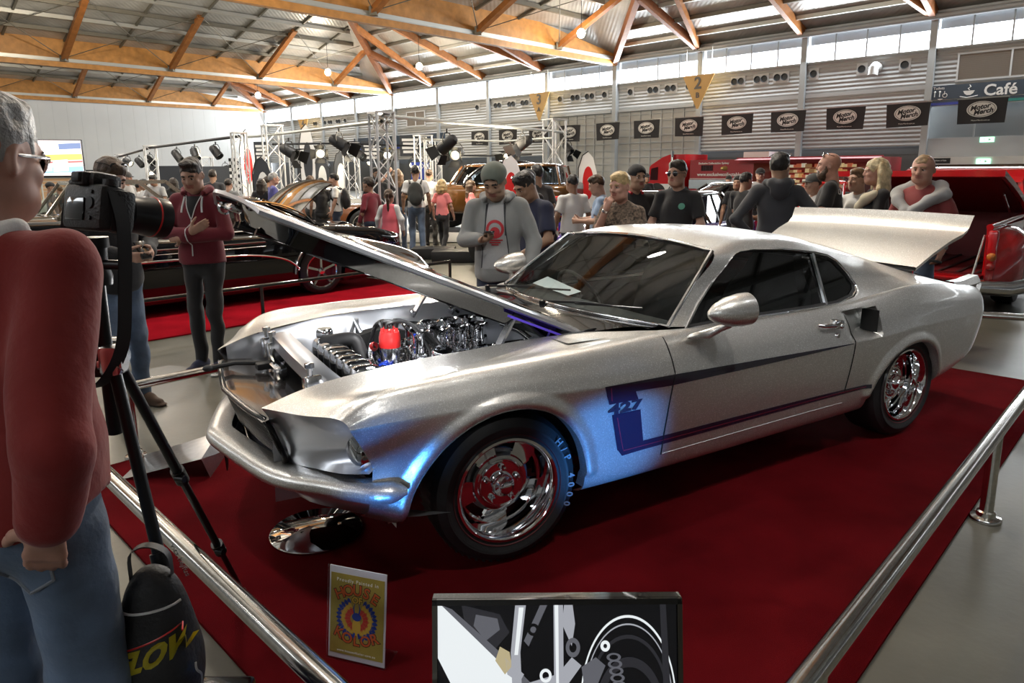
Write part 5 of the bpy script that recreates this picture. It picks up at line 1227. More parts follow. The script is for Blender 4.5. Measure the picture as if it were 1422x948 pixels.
def hood_at(c, m, strings=None, zipm=None, vneck=None):
    US, s = c['US'], c['s']; f = Field()
    f.chain([US((.085,.055,1.46)), US((.10,-.02,1.475)), US((.06,-.085,1.47)), US((0,-.11,1.455)), US((-.06,-.085,1.47)), US((-.10,-.02,1.475)), US((-.085,.055,1.46))], [.020*s,.032*s,.045*s,.05*s,.045*s,.032*s,.020*s], 0, .02*s); f.ell(US((0,-.115,1.40)), np.array((.085,.035,.075))*s, 0, .03*s); f.wob = wobble(.004, 40, 8)
    V, Q, M_ = f.mesh(max(.008, c['res']*.8)); fast_quads('hood', V, Q, m, c['o'])
    z0 = 1.44*s
    if vneck:
        b = MB(); n = 9; rows = []
        for i in range(n):
            z = z0-.005*s-.17*s*i/(n-1); w = .062*s*(1-i/(n-1))+.004; rows.append([(w*k, hit(c, w*k, z)+.003, z) for k in np.linspace(-1,1,7)])
        b.grid(rows); b.build('t_shirt', vneck, c['o'], 60)
        for g in (-1,1): line_on(c, [(g*.064*s, z0), (g*.006*s, z0-.175*s)], .004*s, strings or m, 'zip_edge')
    if zipm: line_on(c, [(0, z0-.17*s), (.004, .97*s)], .0045*s, zipm, 'zip')
    if strings:
        for g in (-1,1): line_on(c, [(g*.075*s, z0-.01*s), (g*.082*s, z0-.13*s)], .008*s, strings, 'drawstring', off=.006)
def watch_on(c, i=0, m=None):
    a, e, w_ = c['arms'][i]; d = unit(w_-e); b = MB(); s = c['s']; b.lathe([(.026*s,-.013*s),(.031*s,-.010*s),(.031*s,.010*s),(.026*s,.013*s)], w_-d*.02*s, d, 16); x, y, z = frame_z(d); b.lathe([(0,.008),(.017*s,.008),(.019*s,0)], w_-d*.02*s+x*.027*s, x, 14); b.build('watch', m or m_chr, c['o'], 40)
m_ink = cloth('black', (.014,.014,.016)); m_char = cloth('charcoal', (.045,.046,.052)); m_navy = cloth('navy', (.020,.024,.055)); m_wht = cloth('white', (.68,.68,.67)); m_gry = cloth('grey', (.27,.275,.27)); m_lgry = cloth('light_grey', (.38,.38,.38))
m_mar = cloth('maroon', (.14,.010,.020)); m_redsw = cloth('red_wool', (.20,.015,.013), .9, (2.5,.22,6), (11,.9,5)); m_rust = cloth('brick_red', (.21,.035,.035)); m_pink = cloth('pink', (.75,.22,.22)); m_pinkd = cloth('pink_vest', (.70,.13,.17)); m_pale = cloth('pale_blue', (.33,.44,.62)); m_purp = cloth('violet', (.10,.10,.33)); m_jean = cloth('jeans', (.115,.165,.25), .85, (5,.38,6), (14,.9,5)); m_jeand = cloth('dark_jeans', (.025,.035,.065)); m_teal = cloth('teal', (.12,.42,.40)); m_cream = cloth('cream', (.60,.54,.40)); m_jblk = cloth('black_jeans', (.022,.022,.024)); m_sneak = cloth('sneaker', (.02,.025,.06)); m_brshoe = cloth('brown_shoe', (.07,.04,.025)); m_sole = cloth('sole', (.5,.5,.48)); m_leop = mat('cloth_mottled', (.12,.085,.06), .8, noise=(55,.85,2)); m_greencap = cloth('grey_green', (.15,.17,.14)); m_gcap = cloth('grey_cap', (.06,.06,.058))
m_lens_dk = mat('dark_lens', (.01,.01,.012), .08, coat=1.); m_phone = mat('phone_black', (.01,.01,.012), .12, coat=1.)
SH = dict(b=(m_ink, m_sole), n=(m_sneak, m_sole), br=(m_brshoe, m_brshoe))
def bag_pack(c, m, m2):
    f = Field(); US, s = c['US'], c['s']; f.ell(US((0,-.20,1.20)), np.array((.15,.09,.23))*s, 0, .02*s); f.ell(US((0,-.265,1.13)), np.array((.11,.05,.13))*s, 0, .02*s); f.wob = wobble(.004, 40, 3)
    for g in (-1,1): f.chain([US((g*.10,-.12,1.40)), US((g*.125,-.0,1.46)), US((g*.13,.10,1.36)), US((g*.14,.10,1.22)), US((g*.145,-.05,1.08))], [.02*s]*5, 0, .01*s)
    V, Q, M_ = f.mesh(c['res']); return fast_quads('backpack', V, Q, m, c['o'])
# --- man in the foreground, seen from behind
def fg_extra(c):
    f = Field(); US, s = c['US'], c['s']
    f.chain([US((.05,.055,1.46)), US((.085,-.0,1.478)), US((.055,-.072,1.478)), US((0,-.088,1.475)), US((-.055,-.072,1.478)), US((-.085,.0,1.478)), US((-.05,.055,1.46))], [.017*s]*7, 0, .015*s, None)
    f.chain([US((.09,.0,1.46)), US((.06,-.08,1.46)), US((0,-.10,1.452)), US((-.06,-.08,1.46)), US((-.09,.0,1.46))], [.016*s]*5, 0, .015*s)
    V, Q, M_ = f.mesh(.006); fast_quads('shirt_collar', V, Q, m_wht, c['o'])
    for g in (1,-1):        # back pockets, belt loops, side seam
        zc = .86*s; b = MB(); rows = []
        pk = [(.035,.055),(.125,.055),(.13,-.06),(.08,-.09),(.03,-.06)]
        pts = [(x*g*s, zc+z*s) for x, z in pk]+[(pk[0][0]*g*s, zc+pk[0][1]*s)]
        P = []
        for i in range(len(pts)-1):
            for f_ in np.linspace(0,1,8): x, z = np.array(pts[i])*(1-f_)+np.array(pts[i+1])*f_; P.append((x, hit(c, x, z, ('trousers',), True)-.002, z))
        b.tube(P, .0035, 5); b.build('pocket_seam', cloth('seam', (.20,.22,.25)), c['o'], 60)
fgm = person('white-haired man in a red sweater and jeans, close by with his back turned', at(-44, 1.36), R(-6), 1.80, 'pink',
    dict(rarm=((.245,-.165,1.11),(.20,-.155,.965)), rhand=((-.35,.25,-.9),(-.4,.9,0),-1), larm=((-.25,.08,1.15),(-.2,.25,1.0)), head=(.12,.1,0), feet=((-.13,0,.085),(.12,-.02,.085))),
    top=[('sweater', m_redsw, dict(slv='long', wob=(.015,22), tk=.030, bot=.915, res_=.008))], bottom=(m_jean,'long',1.22), shoes=SH['br'], hair=('full','grey'), glasses=('eyes', m_pol), res=.010, hres=.0045, build=1.0, fat=1.1, extra=fg_extra, hands=(.25,.3), seed=4)
# --- photographer looking down at his hands
def vid_extra(c):
    b = MB(); w_ = (c['arms'][0][2]+c['arms'][1][2])/2; b.box(w_+np.array((0,.07,.03)), (.07,.02,.13), Euler((.6,0,0)), None, .005); b.build('phone', m_phone, c['o'], 30)
person('man in black jacket and jeans with sunglasses on his head, behind the tripod', at(146, 4.66), R(-118), ht(146,4.66,218)+.02, 'fair', dict(head=(.45,0,0), rarm=((.25,.02,1.15),(.10,.26,1.10)), larm=((-.25,.02,1.15),(-.08,.27,1.10)), feet=((-.11,-.02,.085),(.11,.03,.085))),
    top=[('jacket', m_ink, dict(slv='long', bot=.83, tk=.022, wob=(.009,24)))], bottom=(m_jean,'long',1.1), shoes=SH['br'], hair=('full','brown'), glasses=('up', m_lens_dk), res=.011, hres=.005, extra=vid_extra, hands=(.8,.8))
# --- young man with folded arms
def hz_extra(c): hood_at(c, m_mar, m_wht, m_wht, m_ink)
person('young man in a maroon zip hoodie and black jeans with folded arms, looking down', at(272, 5.62), R(176), ht(262,5.62,222)+.03, 'fair', dict(head=(.38,-.12,.03), rarm=((.255,.075,1.15),(-.03,.195,1.165)), rhand=((-.75,-.05,.38),(0,-.8,.4),1), larm=((-.255,.07,1.14),(.06,.175,1.115)), lhand=((.85,-.25,.05),(0,-1,0),1), feet=((-.08,.02,.085,-.25,1),(.09,-.02,.085,.25,1))),
    top=[('jacket', m_mar, dict(slv='long', bot=.90, tk=.02, wob=(.010,26), res_=.009))], bottom=(m_jblk,'long',.95), shoes=SH['n'], hair=('quiff','dark'), res=.010, hres=.0045, extra=hz_extra, hands=(.25,.25))
# --- man in grey hoodie, cap backwards, reading his phone
def gh_extra(c):
    US, s = c['US'], c['s']; hood_at(c, m_gry)
    # open front of the hoodie shows the t-shirt
    b = MB(); rows = []
    for z in np.linspace(1.42,.955,22):
        w = .055+.05*(1-(z-.955)/.465) ; rows.append([(w*s*k, hit(c, w*s*k, z*s)+.004, z*s) for k in np.linspace(-1,1,9)])
    b.grid(rows); b.build('t_shirt', m_lgry, c['o'], 60)
    ob = MB(); ob.lathe([(.046,0),(.066,0)], (0,0,0), (0,0,1), 28); ob.lathe([(0,0),(.036,0)], (0,-.02,0), (0,0,1), 20); q = ob.build('print', mat('print_red', (.45,.03,.04), .7), None, 0); decal(c, q, 0, 1.245*s, off=.007)
    ob = MB()
    for i in range(3): ob.box((0,-.078-.016*i,0),(.11-.03*i,.009,.001))
    q = ob.build('print', MATS['print_red'], None, 0); decal(c, q, 0, 1.245*s, off=.007)
    for g in (-1,1): line_on(c, [(g*.07*s,1.42*s),(g*.075*s,1.20*s)], .005*s, m_char, 'drawstring'); line_on(c, [(g*.06*s,1.43*s),(g*.105*s,.96*s)], .004*s, m_char, 'zip_edge')
    w_ = c['arms'][0][2]; b = MB(); b.box(w_+np.array((-.07,.055,.045))*1., (.07,.135,.010), Euler((.35,0,.25)), None, .004); b.build('phone', m_phone, c['o'], 30); watch_on(c, 1, m_ink)
person('man in a grey hoodie and backwards cap reading his phone beyond the open hood', at(692, 5.05), R(172), ht(692,5.05,226)+.03, 'asian', dict(lean=.05, head=(.50,.12,0), rarm=((.245,.05,1.17),(.09,.23,1.19)), rhand=((-.75,.45,.1),(.1,.2,1.),1), larm=((-.27,.0,1.15),(-.24,.13,.95)), lhand=((-.1,.35,-.9),(.9,.3,0))),
    top=[('jacket', m_gry, dict(slv='long', bot=.86, tk=.024, wob=(.011,24), res_=.010))], bottom=(m_jeand,'long',1.1), shoes=SH['b'], hair=('crop','black'), hat=('back', m_greencap), res=.011, hres=.0045, extra=gh_extra, hands=(.8,.4))
def navy_extra(c): print_text(c, '8R', .15, m_wht, .015, 1.31*c['s'], bold=.006); b = MB(); b.box((-.02,.26,.93),(.08,.02,.12),Euler((.3,0,.2))); b.build('leaflet', mat('leaflet', (.06,.05,.08), .4, noise=(20,.9,2)), c['o'], 0)
person('man in a navy t-shirt with white lettering, head bowed, beside the grey hoodie', at(745, 5.75), R(128), ht(745,5.75,240)+.05, 'olive', dict(lean=.08, head=(.45,0,0), rarm=((.24,.10,1.17),(.13,.30,1.05)), larm=((-.25,.05,1.15),(-.10,.28,1.02))), top=[('shirt', m_navy, {})], bottom=(m_jeand,'long',1.1), shoes=SH['b'], hair=('short','black'), glasses=('up', m_lens_dk), build=1.05, res=.011, hres=.0045, extra=navy_extra, hands=(.7,.7))
# --- the others around the car
def std(label, px, Y, vtop, rz, tone, topm, botm, hair, slv='short', pose=None, h=None, **k):
    kw = dict(top=[(k.pop('tname', 'shirt'), topm, dict(slv=slv, bot=k.pop('bot', None), tk=k.pop('tk', .016)))], bottom=(botm, k.pop('leg', 'long'), 1.08), shoes=k.pop('shoes', SH['b']), hair=hair)
    kw.update(k); seed = int(px) % 97
    return person(label, at(px, Y), R(rz), (h or ht(px, Y, vtop)), tone, pose, seed=seed, **kw)
PHONE = dict(rarm=((.25,.04,1.15),(.10,.27,1.15)), larm=((-.25,.04,1.15),(-.07,.28,1.14)), head=(.35,0,0))
HIPS = dict(rarm=((.36,-.06,1.15),(.20,-.02,.99)), larm=((-.36,-.06,1.15),(-.20,-.02,.99)), rhand=((-.5,-.45,-.7),(-.5,.6,0)), lhand=((.5,-.45,-.7),(.5,.6,0)))
std('man in a white t-shirt seen from behind, beside the chrome engine stand', 797, 8.9, 240, 20, 'tan', m_wht, m_jeand, ('crop','black'))
std('man in a pale blue t-shirt holding up a phone', 836, 8.2, 240, 80, 'fair', m_pale, m_jeand, ('short','brown'), pose=PHONE, hands=(.8,.8))
def wa_extra(c): watch_on(c, 0)
std('woman with cropped blonde hair in a mottled brown top, hand at her mouth', 866, 5.7, 236, 150, 'pink', m_leop, m_jblk, ('short','blonde'), fem=True, pose=dict(rarm=((.21,.09,1.16),(.085,.155,1.42)), rhand=((-.35,.0,.8),(-.3,-.8,.2),1), larm=((-.22,.06,1.12),(-.02,.2,1.10)), head=(.12,.25,0)), hands=(1.,.5), extra=wa_extra, hres=.0045, glasses=None)
def asian_extra(c): f = 1; b = MB(); US, s = c['US'], c['s']; b.tube([US((.06,.05,1.455)), US((.08,-.03,1.47)), US((0,-.085,1.47)), US((-.08,-.03,1.47)), US((-.06,.05,1.455))], .015*s, 8); b.build('red_collar', mat('collar_red', (.5,.02,.03), .7), c['o'], 60)
std('man in a black jacket with red collar and backwards black cap', 884, 7.0, 228, 195, 'asian', m_ink, m_jblk, ('crop','black'), 'long', pose=dict(rarm=((.26,.02,1.15),(.16,.22,1.0)), larm=((-.26,.02,1.15),(-.16,.22,1.0)), head=(.05,-.1,0)), hat=('back', m_ink), extra=asian_extra, tname='jacket', hres=.0045)
def polo_extra(c):
    watch_on(c, 1); b = MB(); b.lathe([(0,0),(.03,0)], (0,0,0), (0,0,1), 12); decal(c, b.build('badge', mat('badge_green', (.12,.35,.25), .6), None, 0), -.08*c['s'], 1.31*c['s'])
std('man in a black polo shirt and white-framed sunglasses, hands clasped low', 944, 6.6, 221, 145, 'fair', m_ink, m_jeand, ('short','dark'), pose=dict(rarm=((.25,.03,1.14),(.06,.24,.93)), larm=((-.25,.03,1.14),(-.02,.25,.93)), head=(.02,.15,0)), glasses=('eyes', m_lens_dk), extra=polo_extra, hres=.0045, sleeves='short')
std('man in a black shirt aiming a camera at the red coupe', 1036, 9.6, 238, -60, 'tan', m_ink, m_jblk, ('short','black'), pose=dict(rarm=((.25,.08,1.17),(.10,.28,1.38)), larm=((-.25,.10,1.15),(-.05,.30,1.05)), head=(.1,0,0)))
std('man in white t-shirt and black cap near the trailer shelves', 1057, 13.4, 233, 170, 'fair', m_lgry, m_jblk, ('crop','black'), hat=('cap', m_ink))
def ch_extra(c): hood_at(c, m_char)
std('man in a charcoal hoodie seen from behind with hands on hips', 1083, 6.4, 211, -12, 'olive', m_char, m_jeand, ('short','black'), 'long', pose=dict(HIPS, head=(.0,.5,0)), extra=ch_extra, tname='jacket', bot=.90, hres=.0045, glasses=('up', m_lens_dk), hands=(.3,.3))
def bald_extra(c): print_text(c, 'UNITED', .075, m_wht, .0, 1.36*c['s'], True, bold=.002); print_text(c, 'SPEED', .05, m_wht, .0, 1.28*c['s'], True, bold=.001); print_text(c, 'SHOP', .05, m_wht, .0, 1.22*c['s'], True)
std('bald bearded man in a black t-shirt lettered UNITED across the back', 1156, 7.1, 211, 62, 'pink', m_ink, m_jblk, None, pose=dict(rarm=((.25,.05,1.14),(.05,.22,1.1)), larm=((-.25,.05,1.14),(-.02,.25,1.08)), head=(.0,-.1,0)), beard=(.7,'brown'), build=1.1, fat=1.12, extra=bald_extra, hres=.0045, glasses=('up', m_lens_dk))
std('person in white t-shirt and grey cap half hidden behind the bearded man', 1134, 8.1, 240, 100, 'fair', m_wht, m_jblk, ('crop','brown'), hat=('cap', m_gcap))
def bw_extra(c):
    f = Field(); US, s = c['US'], c['s']; f.chain([US((-.14,.06,1.40)), US((-.10,.12,1.36)), US((-.0,.14,1.28)), US((.09,.14,1.16))], [.045*s,.05*s,.05*s,.05*s], 0, .02*s); V, Q, M_ = f.mesh(.01); fast_quads('scarf', V, Q, m_cream, c['o'])
std('woman with long blonde hair and cream scarf over a black top', 1222, 6.7, 219, 78, 'pink', m_ink, m_jblk, ('long','pblonde'), 'long', fem=True, pose=dict(rarm=((.21,.1,1.15),(.05,.25,1.10)), larm=((-.21,.05,1.14),(-.05,.22,1.08))), extra=bw_extra, hres=.0045)
std('person in a plain white t-shirt behind the blonde woman', 1196, 7.2, 232, 110, 'fair', m_wht, m_jeand, ('short','lbrown'))
def sw_extra(c):
    f = Field(); US, s = c['US'], c['s']
    f.chain([US((.20,.02,1.40)), US((.12,-.06,1.46)), US((0,-.10,1.45)), US((-.12,-.06,1.46)), US((-.20,.02,1.40))], [.06*s,.055*s,.06*s,.055*s,.06*s], 0, .03*s); f.ell(US((0,-.12,1.30)), np.array((.17,.035,.13))*s, 0, .04*s)
    for g in (-1,1): f.chain([US((g*.20,.03,1.40)), US((g*.14,.12,1.35)), US((g*.04,.15,1.26)), US((-g*.01,.155,1.20 if g > 0 else 1.12)), US((-g*.02,.15,1.12 if g > 0 else 1.02))], [.055*s,.045*s,.045*s,.042*s,.035*s], 0, .02*s)
    f.wob = wobble(.006, 45, 2, .6); V, Q, M_ = f.mesh(.009); fast_quads('sweater', V, Q, m_lgry, c['o']); watch_on(c, 1)
    w_ = c['arms'][1][2]; b = MB(); b.box(w_+np.array((.02,.05,-.10)), (.06,.10,.02), Euler((.2,0,0)), None, .004); b.build('wallet', m_ink, c['o'], 30)
std('man in a brick red t-shirt with a grey sweater tied over his shoulders', 1285, 6.1, 213, 118, 'pink', m_rust, m_jean, ('crop','sandy'), pose=dict(larm=((-.27,-.02,1.16),(-.25,.04,.94)), rarm=((.25,.0,1.16),(.24,.12,.95)), head=(.08,-.25,0)), build=1.1, fat=1.12, extra=sw_extra, hres=.0045, hands=(.8,.4))
# --- crowd in the middle distance
def pack_extra(c): bag_pack(c, cloth('pack', (.03,.033,.032)), m_ink)
std('man in a white t-shirt with a dark grey backpack, seen from behind', 578, 13.6, 229, 4, 'tan', m_wht, m_jean, ('short','black'), extra=pack_extra, shoes=SH['br'])
std('man in white t-shirt and shorts right of the backpacked man', 597, 15.2, 234, -10, 'fair', m_wht, m_jblk, ('crop','brown'))
std('woman in black with her arm raised to her long brown hair', 553, 14.4, 234, 10, 'fair', m_ink, m_jean, ('long','lbrown'), fem=True, pose=dict(larm=((-.33,.05,1.50),(-.20,.12,1.66)), lhand=((.6,.1,.6),(0,1,0))))
std('girl with a ponytail in a pink vest over white sleeves, seen from behind', 540, 10.8, 263, -4, 'fair', m_wht, m_jeand, ('pony','brown'), 'long', child=True, fem=True, extra=lambda c: c['shirt'](m_pinkd, 'vest', tk=.024, slv='none', bot=.88))
std('boy in a maroon hoodie looking left', 514, 11.6, 247, 60, 'olive', m_mar, m_jeand, ('short','dark'), 'long', child=True)
std('bearded man in a black jacket facing the hall', 523, 13.0, 232, -150, 'olive', m_ink, m_jblk, ('short','black'), 'long', beard=(.3,'black'))
std('girl in a pink t-shirt and black leggings walking away', 614, 13.7, 250, -20, 'fair', m_pink, m_jblk, ('bob','blonde'), child=True, fem=True, shoes=SH['n'], pose=dict(feet=((-.07,.14,.085),(.08,-.2,.12)), knees=((-.08,.12,.48),(.09,.0,.46))))
std('small girl in a dark top and pink and teal skirt', 654, 15.0, 251, -70, 'fair', m_pink, m_teal, ('long','brown'), child=True, fem=True, leg='short')
def pack2(c): bag_pack(c, m_ink, m_ink)
std('man in a white t-shirt with a black backpack in profile to the left', 466, 14.0, 240, 95, 'fair', m_wht, m_jeand, ('short','black'), extra=pack2)
std('woman with long black hair in a black top', 446, 14.4, 246, 20, 'tan', m_ink, m_jblk, ('long','black'), fem=True)
std('woman with long brown hair in a white top', 431, 15.2, 243, -30, 'fair', m_wht, m_jblk, ('long','brown'), fem=True)
std('grey-haired man in a violet shirt beside the truss tower', 379, 13.9, 239, -60, 'pink', m_purp, m_jeand, ('short','grey'), 'long')
std('dark-haired woman left of the man in violet', 363, 14.3, 247, 10, 'tan', m_ink, m_jblk, ('long','dark'), fem=True)
std('man in dark grey left of the man in violet', 371, 15.0, 244, -20, 'tan', m_char, m_jblk, ('short','dark'))
std('man in a grey polo looking down at a camera in his hands', 215, 15.3, 241, 175, 'tan', m_lgry, m_jeand, ('short','black'), pose=PHONE, hands=(.8,.8))
std('woman with dark hair just left of the maroon hoodie', 241, 16.6, 246, 30, 'tan', m_ink, m_jblk, ('long','dark'), fem=True)
std('man in a dark t-shirt with his back turned, right of the maroon hoodie', 296, 15.0, 235, 10, 'olive', m_char, m_jblk, ('short','dark'))
std('man in grey-blue far behind the black car roof', 317, 14.2, 247, 0, 'fair', m_gry, m_jblk, ('short','dark'))
std('man in grey flat cap and pale shirt behind the camera', 176, 14.2, 238, -100, 'pink', m_lgry, m_jblk, ('crop','grey'), hat=('cap', m_gcap))
std('person in white behind the camera lens', 192, 16.4, 252, -40, 'tan', m_wht, m_jblk, ('short','black'))
std('person in a black cap right of the flat cap', 200, 15.6, 248, 140, 'tan', m_wht, m_jblk, ('short','black'), hat=('cap', m_ink))
std('man in dark blue at the far left under the big screen', 98, 14.0, 250, 100, 'fair', m_navy, m_jblk, ('short','dark'))
std('man in a cap at the far left under the big screen', 68, 15.0, 252, -60, 'tan', m_char, m_jblk, ('crop','dark'), hat=('cap', m_ink))
std('person in black beside the far left screen stand', 82, 16.0, 257, 60, 'fair', m_ink, m_jblk, ('short','brown'))
std('person in white near the far left marquee', 108, 20.0, 241, 160, 'fair', m_wht, m_jblk, ('short','brown'))
std('tall man in a dark t-shirt behind the navy t-shirt man', 748, 9.5, 228, 30, 'olive', m_char, m_jeand, ('short','black'))
std('man in a black cap and dark t-shirt left of the navy t-shirt man', 735, 8.2, 234, 40, 'olive', m_ink, m_jblk, ('crop','black'), hat=('cap', m_ink))
std('man in a dark cap beyond the man with the red collar', 899, 17.5, 240, 190, 'tan', m_ink, m_jblk, ('crop','black'), hat=('cap', m_ink))
std('man in black behind the red coupe, wearing a cap', 1014, 17.5, 243, 170, 'fair', m_ink, m_jblk, ('crop','black'), hat=('cap', m_ink))
std('person in dark clothes left of the camera man by the coupe', 1027, 11.2, 243, 150, 'tan', m_ink, m_jblk, ('short','black'))
# ---------------------------------------------------------------- display stand: carpet, rails, signs
def carpet_mat(name, c):
    m = mat(name, c, .95, noise=(2.2,.30,6), bump=(420,.9,2), sheen=0., spec=.03); return m
m_carp = carpet_mat('carpet_crimson', (.115,.0045,.007)); m_carp2 = carpet_mat('carpet_bright', (.38,.008,.018))
def slab(name, pts, z, m, label, cat):
    b = MB(); b.prism([(0,0)]*0 or pts, (0,0,.002), (1,0,0), (0,1,0), (0,0,z)); return tag(b.build(name, m, None, 0), label, cat)
c1 = np.array((-.49,1.33)); # near corner of the carpet, sides along WU and WV
q = [(.565,1.03)] 
K0 = np.array((.155,.995)); A1 = K0+WV*5.6; B1 = K0+WU*3.6
slab('carpet', [tuple(K0), tuple(A1), tuple(A1+WU*3.6), tuple(B1)], .012, m_carp, 'dark red show carpet under the silver fastback', 'carpet')
e0 = np.array((-3.75,6.44)); slab('carpet', [tuple(e0-WV*3.2), tuple(e0+WV*3.75), tuple(e0+WV*3.75+WU*.75+WV*.4), tuple(e0+WV*3.9+WU*3.2), tuple(e0-WV*3.2+WU*3.2)], .012, m_carp2, 'bright red carpet under the black lowered classic', 'carpet')
m_rail = mat('stainless_rail', (.62,.61,.58), .14, metal=1., noise=(60,.1,2))
def rail(name, a, b_, z, posts, r, m, label, base=True, cat='rail'):
    o = empty(name, (a[0], a[1], 0), 0, label, cat); A_ = np.array((0,0,z)); B_ = np.array((b_[0]-a[0], b_[1]-a[1], z))
    t = MB(); t.tube([A_, B_], r, 24); t.build('rail_tube', m, o, 40)
    for f in posts:
        p = A_*(1-f)+B_*f; k = MB(); k.cyl((p[0],p[1],.03), (p[0],p[1],z), r*.92, 20); pm = k.build('post', m, o, 40)
        if base:
            k = MB(); k.lathe([(0,.0),(r*2.1,0),(r*2.15,.008),(r*2.0,.018),(r*1.3,.024),(r*1.25,.045),(r*.95,.05)], (p[0],p[1],.0), (0,0,1), 24); k.build('base_flange', m, pm, 40)
    return o
zr = .43
def line(p, d, a, b_): return tuple(np.array(p)+d*a), tuple(np.array(p)+d*b_)
# near rails: left one runs along WU, right one along WV
pl = np.array((-1.832,2.81)); a, b_ = line(pl, WU, -3.1, .35); rail('display_rail', a, b_, zr, (.03,.97), .031, m_rail, 'long stainless rail along the left edge of the carpet, in front of the tripod')
pr = np.array((2.72,3.52)); a, b_ = line(pr, WV, -3.0, 2.35); rail('display_rail', a, b_, zr, (.03,.425,.97), .031, m_rail, 'long stainless rail along the right edge of the carpet, with a round-based post')
pf = np.array((-2.29,3.70)); a, b_ = line(pf, WV, .06, 4.0); rail('display_rail', a, b_, zr, (.02,.97), .028, m_rail, 'stainless rail beyond the car nose, behind the tripod legs')
pb = np.array((3.47,4.98)); a, b_ = line(pb, WU, -.9, 1.2); rail('display_rail', (4.6,5.15), (3.25,5.72), .45, (.03,.97), .028, m_rail, 'stainless rail behind the car tail at right')
pk = np.array((-2.735,7.464)); a, b_ = line(pk, WV, -3.4, 2.7); rail('display_rail', a, b_, .41, (.0,.557,1.), .022, m_blackg, 'black tube rail in front of the black lowered classic', False)
# --- colour brand sign in an acrylic stand on the carpet
sg = empty('sign_holder', (-.53,2.05,.014), R(-18), 'gold card sign with a winged scarab in a clear stand on the carpet', 'sign')
tilt = R(8); ex, ey = np.array((1,0,0)), np.array((0,math.sin(tilt),math.cos(tilt))); nz_ = np.array((0,-math.cos(tilt),math.sin(tilt)))
SW, SHh = .212, .318
b = MB(); b.prism([(-SW/2,.005),(SW/2,.005),(SW/2,SHh),(-SW/2,SHh)], (0,0,0), ex, ey, nz_*-.004); b.build('card', mat('card_white', (.62,.61,.66), .5), sg, 0)
b = MB(); b.prism([(-SW/2+.006,.022),(SW/2-.006,.022),(SW/2-.006,SHh-.022),(-SW/2+.006,SHh-.022)], nz_*.0005, ex, ey, nz_*.0008); b.build('gold_panel', mat('card_gold', (.36,.28,.055), .5, noise=(14,.12,3)), sg, 0)
b = MB(); b.prism([(-SW/2-.004,0),(SW/2+.004,0),(SW/2+.004,SHh+.004),(-SW/2-.004,SHh+.004)], nz_*.003, ex, ey, nz_*.002); b.prism([(-SW/2-.004,0),(SW/2+.004,0),(SW/2+.004,.09),(-SW/2-.004,.09)], (0,0,.002), ex, (0,1,0), (0,0,.003)); b.build('acrylic_holder', glass_mat('acrylic', (.97,.97,.98), .02, fres=.25), sg, 0)
def on_card(o, x, y, off=.0016, rot=0.): place(o, ex*x+ey*y+nz_*off, ex*math.cos(rot)+ey*math.sin(rot), nz_); return o
m_or = mat('letter_orange', (.55,.11,.025), .6); m_yl = mat('letter_yellow', (.62,.40,.05), .6); m_bl = mat('wing_blue', (.012,.04,.26), .6); m_wr = mat('wing_red', (.50,.045,.03), .6); m_kb = mat('ink_black', (.012,.012,.02), .7)
on_card(text_mesh('Proudly Painted in', .0165, m_txt, 'lettering', sg, .0004, sp=1.25), .0, SHh-.043)
on_card(text_mesh('www.houseofkolor.com.au', .011, m_txt, 'lettering', sg, .0004, sp=1.2), .0, .034)
for k, ch in enumerate('HOUSE'):
    a = (2-k)*.30; r = .115; s_ = .050
    for m_, off, bo in ((m_kb,.0012,.0022),(m_or,.0018,.0)): on_card(text_mesh(ch, s_, m_, 'lettering', sg, .0003, bold=.001+bo), -math.sin(a)*r, .145+math.cos(a)*r*.92-.005, off, a*.75)
for m_, off, bo in ((m_kb,.0012,.0018),(m_yl,.0018,.0)): on_card(text_mesh('OF', .030, m_, 'lettering', sg, .0003, bold=.0008+bo), 0, .213, off)
for k, ch in enumerate('KOLOR'):
    a = (k-2)*.27; r = .13
    for m_, off, bo in ((m_kb,.0012,.0022),(m_or,.0018,.0)): on_card(text_mesh(ch, .050, m_, 'lettering', sg, .0003, bold=.001+bo), math.sin(a)*r, .205-math.cos(a)*r, off, a*.7)
cx, cy = 0., .150
for i, (r0, r1, m_, n) in enumerate(((.020,.042,m_wr,7),(.038,.058,m_yl,10),(.053,.072,m_bl,13))):
    b = MB()
    for g in (1,-1):
        for j in range(n):
            a0 = R(-78)+R(150)*j/n; a1 = R(-78)+R(150)*(j+.92)/n; am = (a0+a1)/2
            P = [(r0*math.cos(a0),r0*math.sin(a0)),(r1*.93*math.cos(a0),r1*.93*math.sin(a0)),(r1*1.04*math.cos(am),r1*1.04*math.sin(am)),(r1*.93*math.cos(a1),r1*.93*math.sin(a1)),(r0*math.cos(a1),r0*math.sin(a1))]
            P = [(cx+g*(x+.004),cy+y) for x, y in P]
            if g < 0: P = P[::-1]
            b.prism(P, nz_*.0016, ex, ey, nz_*.0004)
    b.build('wing', m_, sg, 0)
b = MB(); b.prism([(cx+.016*math.cos(t),cy-.026+.030*math.sin(t)) for t in np.linspace(0,2*PI,18,endpoint=False)], nz_*.0021, ex, ey, nz_*.0004); b.build('scarab_body', m_yl, sg, 0)
b = MB(); b.prism([(cx+.017*math.cos(t),cy+.008+.014*math.sin(t)) for t in np.linspace(0,2*PI,18,endpoint=False)], nz_*.0024, ex, ey, nz_*.0004)
for g in (1,-1): b.prism([(g*.006,cy+.018),(g*.011,cy+.018),(g*.014,cy+.036),(g*.006,cy+.058),(g*.010,cy+.036)][::g], nz_*.0022, ex, ey, nz_*.0004); b.prism([(g*.004,cy-.05),(g*.008,cy-.045),(g*.018,cy-.06),(g*.009,cy-.066)][::-g], nz_*.0022, ex, ey, nz_*.0004)
